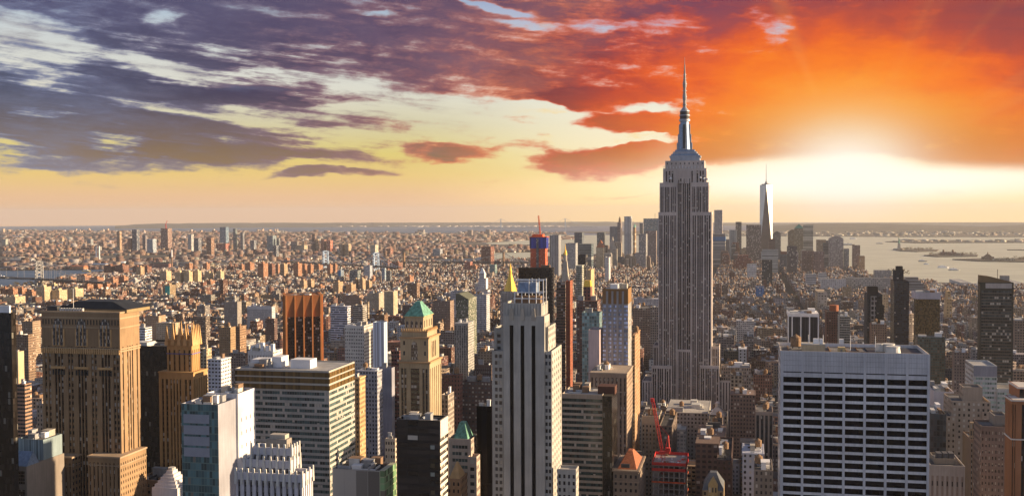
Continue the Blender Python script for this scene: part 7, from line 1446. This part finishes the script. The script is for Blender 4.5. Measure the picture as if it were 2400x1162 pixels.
# ---------------------------------------------------------------- bridges
def pd(px, py, d):                                     # point at a camera depth
    r_ = ray(px, py); f = -(CR.T @ r_)[2]; return Vector((r_[0]*d, r_[1]*d, CZ+r_[2]*d))
def lerp(a, b_, f): return a+(b_-a)*f
def bridge(name, label, towers, ends, ztop, zdeck, cable=None, style='steel', matk='steel_blue', tw=26, cw=1.6):
    t = Tower(name, label, 'bridge', 1); pts = [pd(px, 600, d) for px, d in towers]; es = [pd(px, 600, d) for px, d in ends]
    allp = [es[0]]+pts+[es[1]]; ax = (Vector((pts[-1].x, pts[-1].y, 0))-Vector((pts[0].x, pts[0].y, 0))) if len(pts) > 1 else Vector((es[1].x-es[0].x, es[1].y-es[0].y, 0)); ax.normalize(); nx = Vector((-ax.y, ax.x, 0))
    G_ = lambda p: gz(p.x, p.y)
    for p in pts:
        zb = G_(p)-6; mb = MB(); zt_ = zb+6+ztop
        if style == 'stone':
            for s_ in (-1, 0, 1): q = p+nx*s_*tw*.45; mb.bar((q.x, q.y, zb), (q.x, q.y, zt_), 7, 6)
            q0, q1 = p-nx*tw*.5, p+nx*tw*.5; mb.bar((q0.x, q0.y, zt_-3), (q1.x, q1.y, zt_-3), 8)
        else:
            for s_ in (-1, 1):
                q = p+nx*s_*tw*.5
                for u_ in (-4, 4): mb.bar((q.x+ax.x*u_*1.5, q.y+ax.y*u_*1.5, zb), (q.x+ax.x*u_*.6, q.y+ax.y*u_*.6, zt_), 3.2, 2.4)
            for f in (.28, .5, .62, .75, .87, .985):
                z_ = zb+(zt_-zb)*f; q0, q1 = p-nx*tw*.55, p+nx*tw*.55; mb.bar((q0.x, q0.y, z_), (q1.x, q1.y, z_), 2.6)
            for f0, f1 in ((.5, .75), (.75, .985), (.1, .4)):
                a_, c_ = p-nx*tw*.5, p+nx*tw*.5; mb.bar((a_.x, a_.y, zb+(zt_-zb)*f0), (c_.x, c_.y, zb+(zt_-zb)*f1), 1.6); mb.bar((c_.x, c_.y, zb+(zt_-zb)*f0), (a_.x, a_.y, zb+(zt_-zb)*f1), 1.6)
        t.part('bridge_tower', mb, M[matk]); mb = MB(); mb.bar((p.x, p.y, zb), (p.x, p.y, zb+10), 16); t.part('pier', mb, M['stone'])
    mb = MB()
    for a_, c_ in zip(allp, allp[1:]):
        n = 8
        for k in range(n):
            u_, v_ = lerp(a_, c_, k/n), lerp(a_, c_, (k+1)/n); L = (v_-u_).length
            for z_ in (0, -5): 
                A = [(q.x+nx.x*s_*tw*.5, q.y+nx.y*s_*tw*.5, G_(q)+zdeck+z_) for q, s_ in ((u_, -1), (v_, -1), (v_, 1), (u_, 1))]; mb.face(A); B2 = [(a[0], a[1], a[2]-1.6) for a in A]; mb.face([A[0], A[1], B2[1], B2[0]][::-1]); mb.face([A[2], A[3], B2[3], B2[2]][::-1])
            for s_ in (-1, 1): mb.bar((u_.x+nx.x*s_*tw*.5, u_.y+nx.y*s_*tw*.5, G_(u_)+zdeck), (v_.x+nx.x*s_*tw*.5, v_.y+nx.y*s_*tw*.5, G_(v_)+zdeck-6), 1.2)
    t.part('deck', mb, M['iron' if matk != 'steel' else 'steel'])
    for s_ in (-1, 1):
        mb = MB()
        for i, (a_, c_) in enumerate(zip(allp, allp[1:])):
            za = (ztop if i > 0 else zdeck+1); zc2 = (ztop if i < len(allp)-2 else zdeck+1); n = 14; prev = None
            for k in range(n+1):
                f = k/n; q = lerp(a_, c_, f); lin_ = za+(zc2-za)*f; sag = (ztop-zdeck-4)*4*f*(1-f) if (i > 0 and i < len(allp)-2) else (ztop-zdeck)*.9*f*(1-f); zq = G_(q)+max(lin_-sag, zdeck+1)
                P_ = (q.x+nx.x*s_*tw*.5, q.y+nx.y*s_*tw*.5, zq)
                if prev: mb.bar(prev, P_, cw)
                if 0 < k < n: mb.bar(P_, (P_[0], P_[1], G_(q)+zdeck), cw*.35)
                prev = P_
        t.part('cable', mb, M[matk if style != 'stone' else 'grey'])
    t.base = (pts[0].x, pts[0].y, G_(pts[0])); t.done()
bridge('suspension_bridge', 'steel truss suspension bridge with lattice tower crossing the river by the near bank', [(-420, 4500), (91, 3800)], [(-900, 4900), (250, 3560)], 102, 41, matk='grey')
bridge('suspension_bridge', 'blue grey steel suspension bridge with two lattice towers and long draped cables', [(763, 4900), (881, 4650)], [(660, 5200), (935, 4480)], 98, 41)
bridge('stone_bridge', 'old bridge with stone tower and long low deck beyond the blue grey one', [(947, 5050), (1180, 5000)], [(880, 5200), (1240, 4950)], 84, 40, style='stone', matk='brown_stone')
bridge('suspension_bridge', 'very distant bridge of two slender towers on the sea horizon', [(1174, 16500), (1325, 16900)], [(1110, 16400), (1400, 17100)], 205, 66, matk='steel_blue', tw=34, cw=1.5)

# ---------------------------------------------------------------- smaller things far away
def gp(px, py): x, y = gat(px, py); return x, y, gz(x, y)
def single(name, label, cat, mb, mat, base, group=None): t = Tower(name, label, cat, 1, group); t.base = base; t.part('x', mb, mat); return t
x, y, g_ = gp(403, 632); t = Tower('chimney', 'tall slim power station chimney with dark tip beyond the river', 'chimney'); D = math.hypot(x, y); zt = CZ+ray(403, 580)[2]/math.hypot(*ray(403, 580)[:2])*D
for nm, z0_, z1_2, r_, mt in (('shaft', g_, zt-12, 3.4, 'brown_stone'), ('pale_shaft', zt-46, zt-11, 3.2, 'white'), ('dark_tip', zt-11, zt, 3.1, 'iron')): mb = MB(); mb.cyl(x, y, r_ if nm != 'pale_shaft' else 3.5, z0_, z1_2, 10); t.part(nm, mb, M[mt])
t.base = (x, y, g_); t.done()
for px in (226, 233):
    x, y, g_ = gp(px, 612); t = Tower('chimney', 'one of two matching white chimneys side by side at the navy yard', 'chimney', 1, 'twin white chimneys'); mb = MB(); mb.cyl(x, y, 4.5, g_, g_+92, 10, r2=3.6); t.part('shaft', mb, M['white']); mb = MB(); mb.cyl(x, y, 4.0, g_+88, g_+92.5, 10); t.part('rim', mb, M['iron']); t.base = (x, y, g_); t.done()
for i, (pl, pr, pb, h, c, rf, lab) in enumerate(((75, 160, 626, 16, (.50, .50, .46), 'roof_pale', 'long pale roofed shed on the far river bank'), (165, 204, 630, 18, (.50, .24, .13), 'terracotta', 'orange brick shed with pale roof on the far river bank'), (213, 254, 626, 20, (.46, .28, .17), 'steel_blue', 'shed with blue grey pitched roof under the twin chimneys'), (20, 82, 616, 26, (.34, .34, .36), 'roof_pale', 'long grey factory with rows of windows on the far river bank'), (282, 295, 620, 18, (.62, .62, .64), 'white', 'bright white box of a warehouse behind the river'), (350, 404, 626, 26, (.32, .14, .11), 'roof_dark', 'red brick power station hall with tall arched bays'), (418, 449, 622, 20, (.40, .32, .28), 'roof_grey', 'long beige block beside the power station chimney'))):
    x, y, g_ = gp((pl+pr)/2, pb); d_ = math.hypot(x, y); w = (pr-pl)/2500*d_*.85; t = Tower('warehouse', lab, 'warehouse', 600+i); bx_ = (x-w/2, x+w/2, y-15, y+25); t.tier(bx_, g_-2, g_+h*.7, c, N=WIN(6, 8, .5, .5), W=WIN(6, 8, .5, .5), parapet=0, roof=None)
    mb = MB(); mb.prism([(bx_[0], bx_[2]), (bx_[1], bx_[2]), (bx_[1], bx_[3]), (bx_[0], bx_[3])], g_+h*.7, g_+h, top=[(bx_[0]+3, y+3), (bx_[1]-3, y+3), (bx_[1]-3, y+7), (bx_[0]+3, y+7)]); t.part('pitched_roof', mb, M[rf]); t.done()
# crane on the tall brown tower across the river, red dock cranes
def far_crane(px, p0, p1, lean, D, lab, w, mat='red', cat='crane'):
    a_, c_ = pd(px, p0, D), pd(px+lean, p1, D); m_ = a_.lerp(c_, .45); m_.x = a_.x; t = Tower('tower_crane', lab, cat, 1); mb = MB(); mb.bar(a_, m_, w); t.part('mast', mb, M[mat]); mb = MB(); mb.bar((m_.x-w*2, m_.y, m_.z-w), c_, w*.7); t.part('jib', mb, M[mat]); t.base = tuple(a_); t.done()
far_crane(389, 536, 517, 3, 7300, 'small red crane on top of the tallest tower across the river', 4)
for k, (px, p0, p1, ln) in enumerate(((1196, 590, 577, -3), (1203, 590, 574, 4))): far_crane(px, p0, p1, ln, 7700, ('red dock crane leaning inland beside the harbour inlet', 'taller red dock crane leaning to the water beside the harbour inlet')[k], 5)
# statue on its island
x, y, g_ = gp(2107, 585); t = Tower('statue', 'green robed statue raising a torch on a stone pedestal on its island', 'statue')
mb = MB(); mb.cyl(x, y, 40, g_, g_+9, 11, r2=38); t.part('star_base', mb, M['stone']); mb = MB(); mb.prism([(x-10, y-10), (x+10, y-10), (x+10, y+10), (x-10, y+10)], g_+9, g_+46, taper=.72); t.part('pedestal', mb, M['stone'])
mb = MB(); mb.cyl(x, y, 6.5, g_+46, g_+70, 10, r2=4.2, cap=False); mb.cyl(x, y, 4.2, g_+70, g_+77, 10, r2=1.6, cap=False); mb.cyl(x, y, 1.6, g_+77, g_+79, 10, r2=2.2, cap=False); mb.cyl(x, y, 2.2, g_+79, g_+84, 10, r2=1.2); mb.bar((x-3, y, g_+75), (x-5.5, y, g_+92), 2.2, 1.4); mb.bar((x+3.5, y-1, g_+74), (x+4, y-3, g_+66), 2.4); t.part('figure', mb, M['copper']); mb = MB(); mb.cyl(x-5.6, y, 1.6, g_+91, g_+96, 8, r2=.4); t.part('torch', mb, M['gold']); t.base = (x, y, g_); t.done()
for px, pb, w, h, c, lab in ((2222, 598, 90, 20, (.36, .2, .14), 'brick immigration hall with corner turrets on the second island'), (2245, 599, 60, 13, (.36, .24, .17), 'low brick hospital wing on the second island'), (2315, 609, 60, 18, (.30, .2, .14), 'old ferry terminal with pointed clock roof on the shore'), (2352, 610, 110, 9, (.60, .55, .42), 'long pale train shed beside the old ferry terminal')):
    x, y, g_ = gp(px, pb); t = Tower('harbour_hall', lab, 'hall', px); t.tier((x-w/2, x+w/2, y-15, y+15), g_-1, g_+h, c, N=WIN(8, 9, .4, .6), parapet=.8)
    if 'terminal with' in lab: mb = MB(); mb.prism([(x-22, y-14), (x+22, y-14), (x+22, y+14), (x-22, y+14)], g_+h-1, g_+h+14, taper=.3); mb.cyl(x, y, 4, g_+h+13, g_+h+30, 8, r2=.4); t.part('pointed_roof', mb, M['brown_stone'])
    if 'turrets' in lab:
        for s_ in (-1, 1):
            for q in (-1, 1): mb = MB(); mb.cyl(x+s_*w*.3, y+q*12, 4, g_+h-1, g_+h+10, 8); mb.cyl(x+s_*w*.3, y+q*12, 4.4, g_+h+10, g_+h+16, 8, r2=.3); t.part('turret', mb, M['brown_stone'])
    t.done()
def boat(px, py, L, c, lab, ang=.2, cat='ferry', decks=2):
    x, y, g_ = gp(px, py); g_ -= 5; t = Tower(cat, lab, cat.replace('_', ' '), px); ca, sa = math.cos(ang), math.sin(ang); T_ = lambda u_, v_: (x+ca*u_-sa*v_, y+sa*u_+ca*v_); w = L*.24
    mb = MB(); hull = [T_(-L/2, -w/2), T_(L*.32, -w/2), T_(L/2, 0), T_(L*.32, w/2), T_(-L/2, w/2)]; mb.prism(hull, g_+.05, g_+L*.07+1, taper=1.05); t.part('hull', mb, M[c]); z_ = g_+L*.07+1
    for k in range(decks): mb = MB(); f = .72-.14*k; mb.prism([T_(-L*.45+k*2, -w*.4), T_(L*(f-.45), -w*.4), T_(L*(f-.45), w*.4), T_(-L*.45+k*2, w*.4)], z_, z_+L*.045+1); z_ += L*.045+1; t.part('deckhouse', mb, M['white'])
    mb = MB(); q = T_(-L*.1, 0); mb.cyl(q[0], q[1], L*.03, z_, z_+L*.08, 8); t.part('funnel', mb, M[c]); t.base = (x, y, g_); t.done()
boat(2163, 611, 46, 'iron', 'dark hulled ferry, first of the ships between island and shore'); boat(2171, 617.5, 26, 'steel_blue', 'small pale workboat just below the dark hulled ferry'); boat(2211, 625.5, 52, 'white', 'long white ferry heading along the river, second lowest'); boat(2237, 631.5, 50, 'grey', 'long grey ferry, lowest on the river by the pier sheds')
boat(1990, 573, 90, 'iron', 'long dark cargo barge off the river mouth', 0, 'cargo_ship', 1); boat(2000, 559, 70, 'white', 'pale ship far out near the distant shore', .1, 'cargo_ship', 2); boat(203, 633.5, 40, 'gold', 'bright yellow ferry on the inner river'); boat(6, 650, 52, 'white', 'white ferry beneath the steel bridge at the frame edge'); boat(2062, 570, 60, 'iron', 'thin dark barge right of the river mouth', 0, 'cargo_ship', 1)
# piers by the river
for px, pb in ((2260, 667), (2330, 669), (2386, 669)):
    x, y, g_ = gp(px, pb); t = Tower('pier_shed', f"{'white' if px < 2300 else 'long pale' if px < 2380 else 'thin grey'} pier shed reaching into the river behind the slanted crown tower", 'pier'); t.tier((x-18, x+18, y-30, y+190), g_-6, g_+9, (.5, .5, .5), parapet=.6, roof='roof_pale'); t.done()

# ---------------------------------------------------------------- air
hz = bpy.data.materials.new('evening_haze'); hz.use_nodes = True; n_ = hz.node_tree; n_.nodes.clear(); o_ = n_.nodes.new('ShaderNodeOutputMaterial'); v_ = n_.nodes.new('ShaderNodeVolumePrincipled')
v_.inputs['Color'].default_value = (.76, .77, .84, 1); v_.inputs['Density'].default_value = HAZE_D; v_.inputs['Anisotropy'].default_value = 0.15; n_.links.new(v_.outputs[0], o_.inputs['Volume'])
HB = 47000.0; bot = -HB*HB*2/RE2*.5-12; topz = 560.0
mb = MB(); mb.box(-HB, HB, -HB, HB, -HB*HB/RE2-8.0, topz, bottom=True)
if HAZE_D > 0: tag(mb.build('haze', hz), kind='stuff')
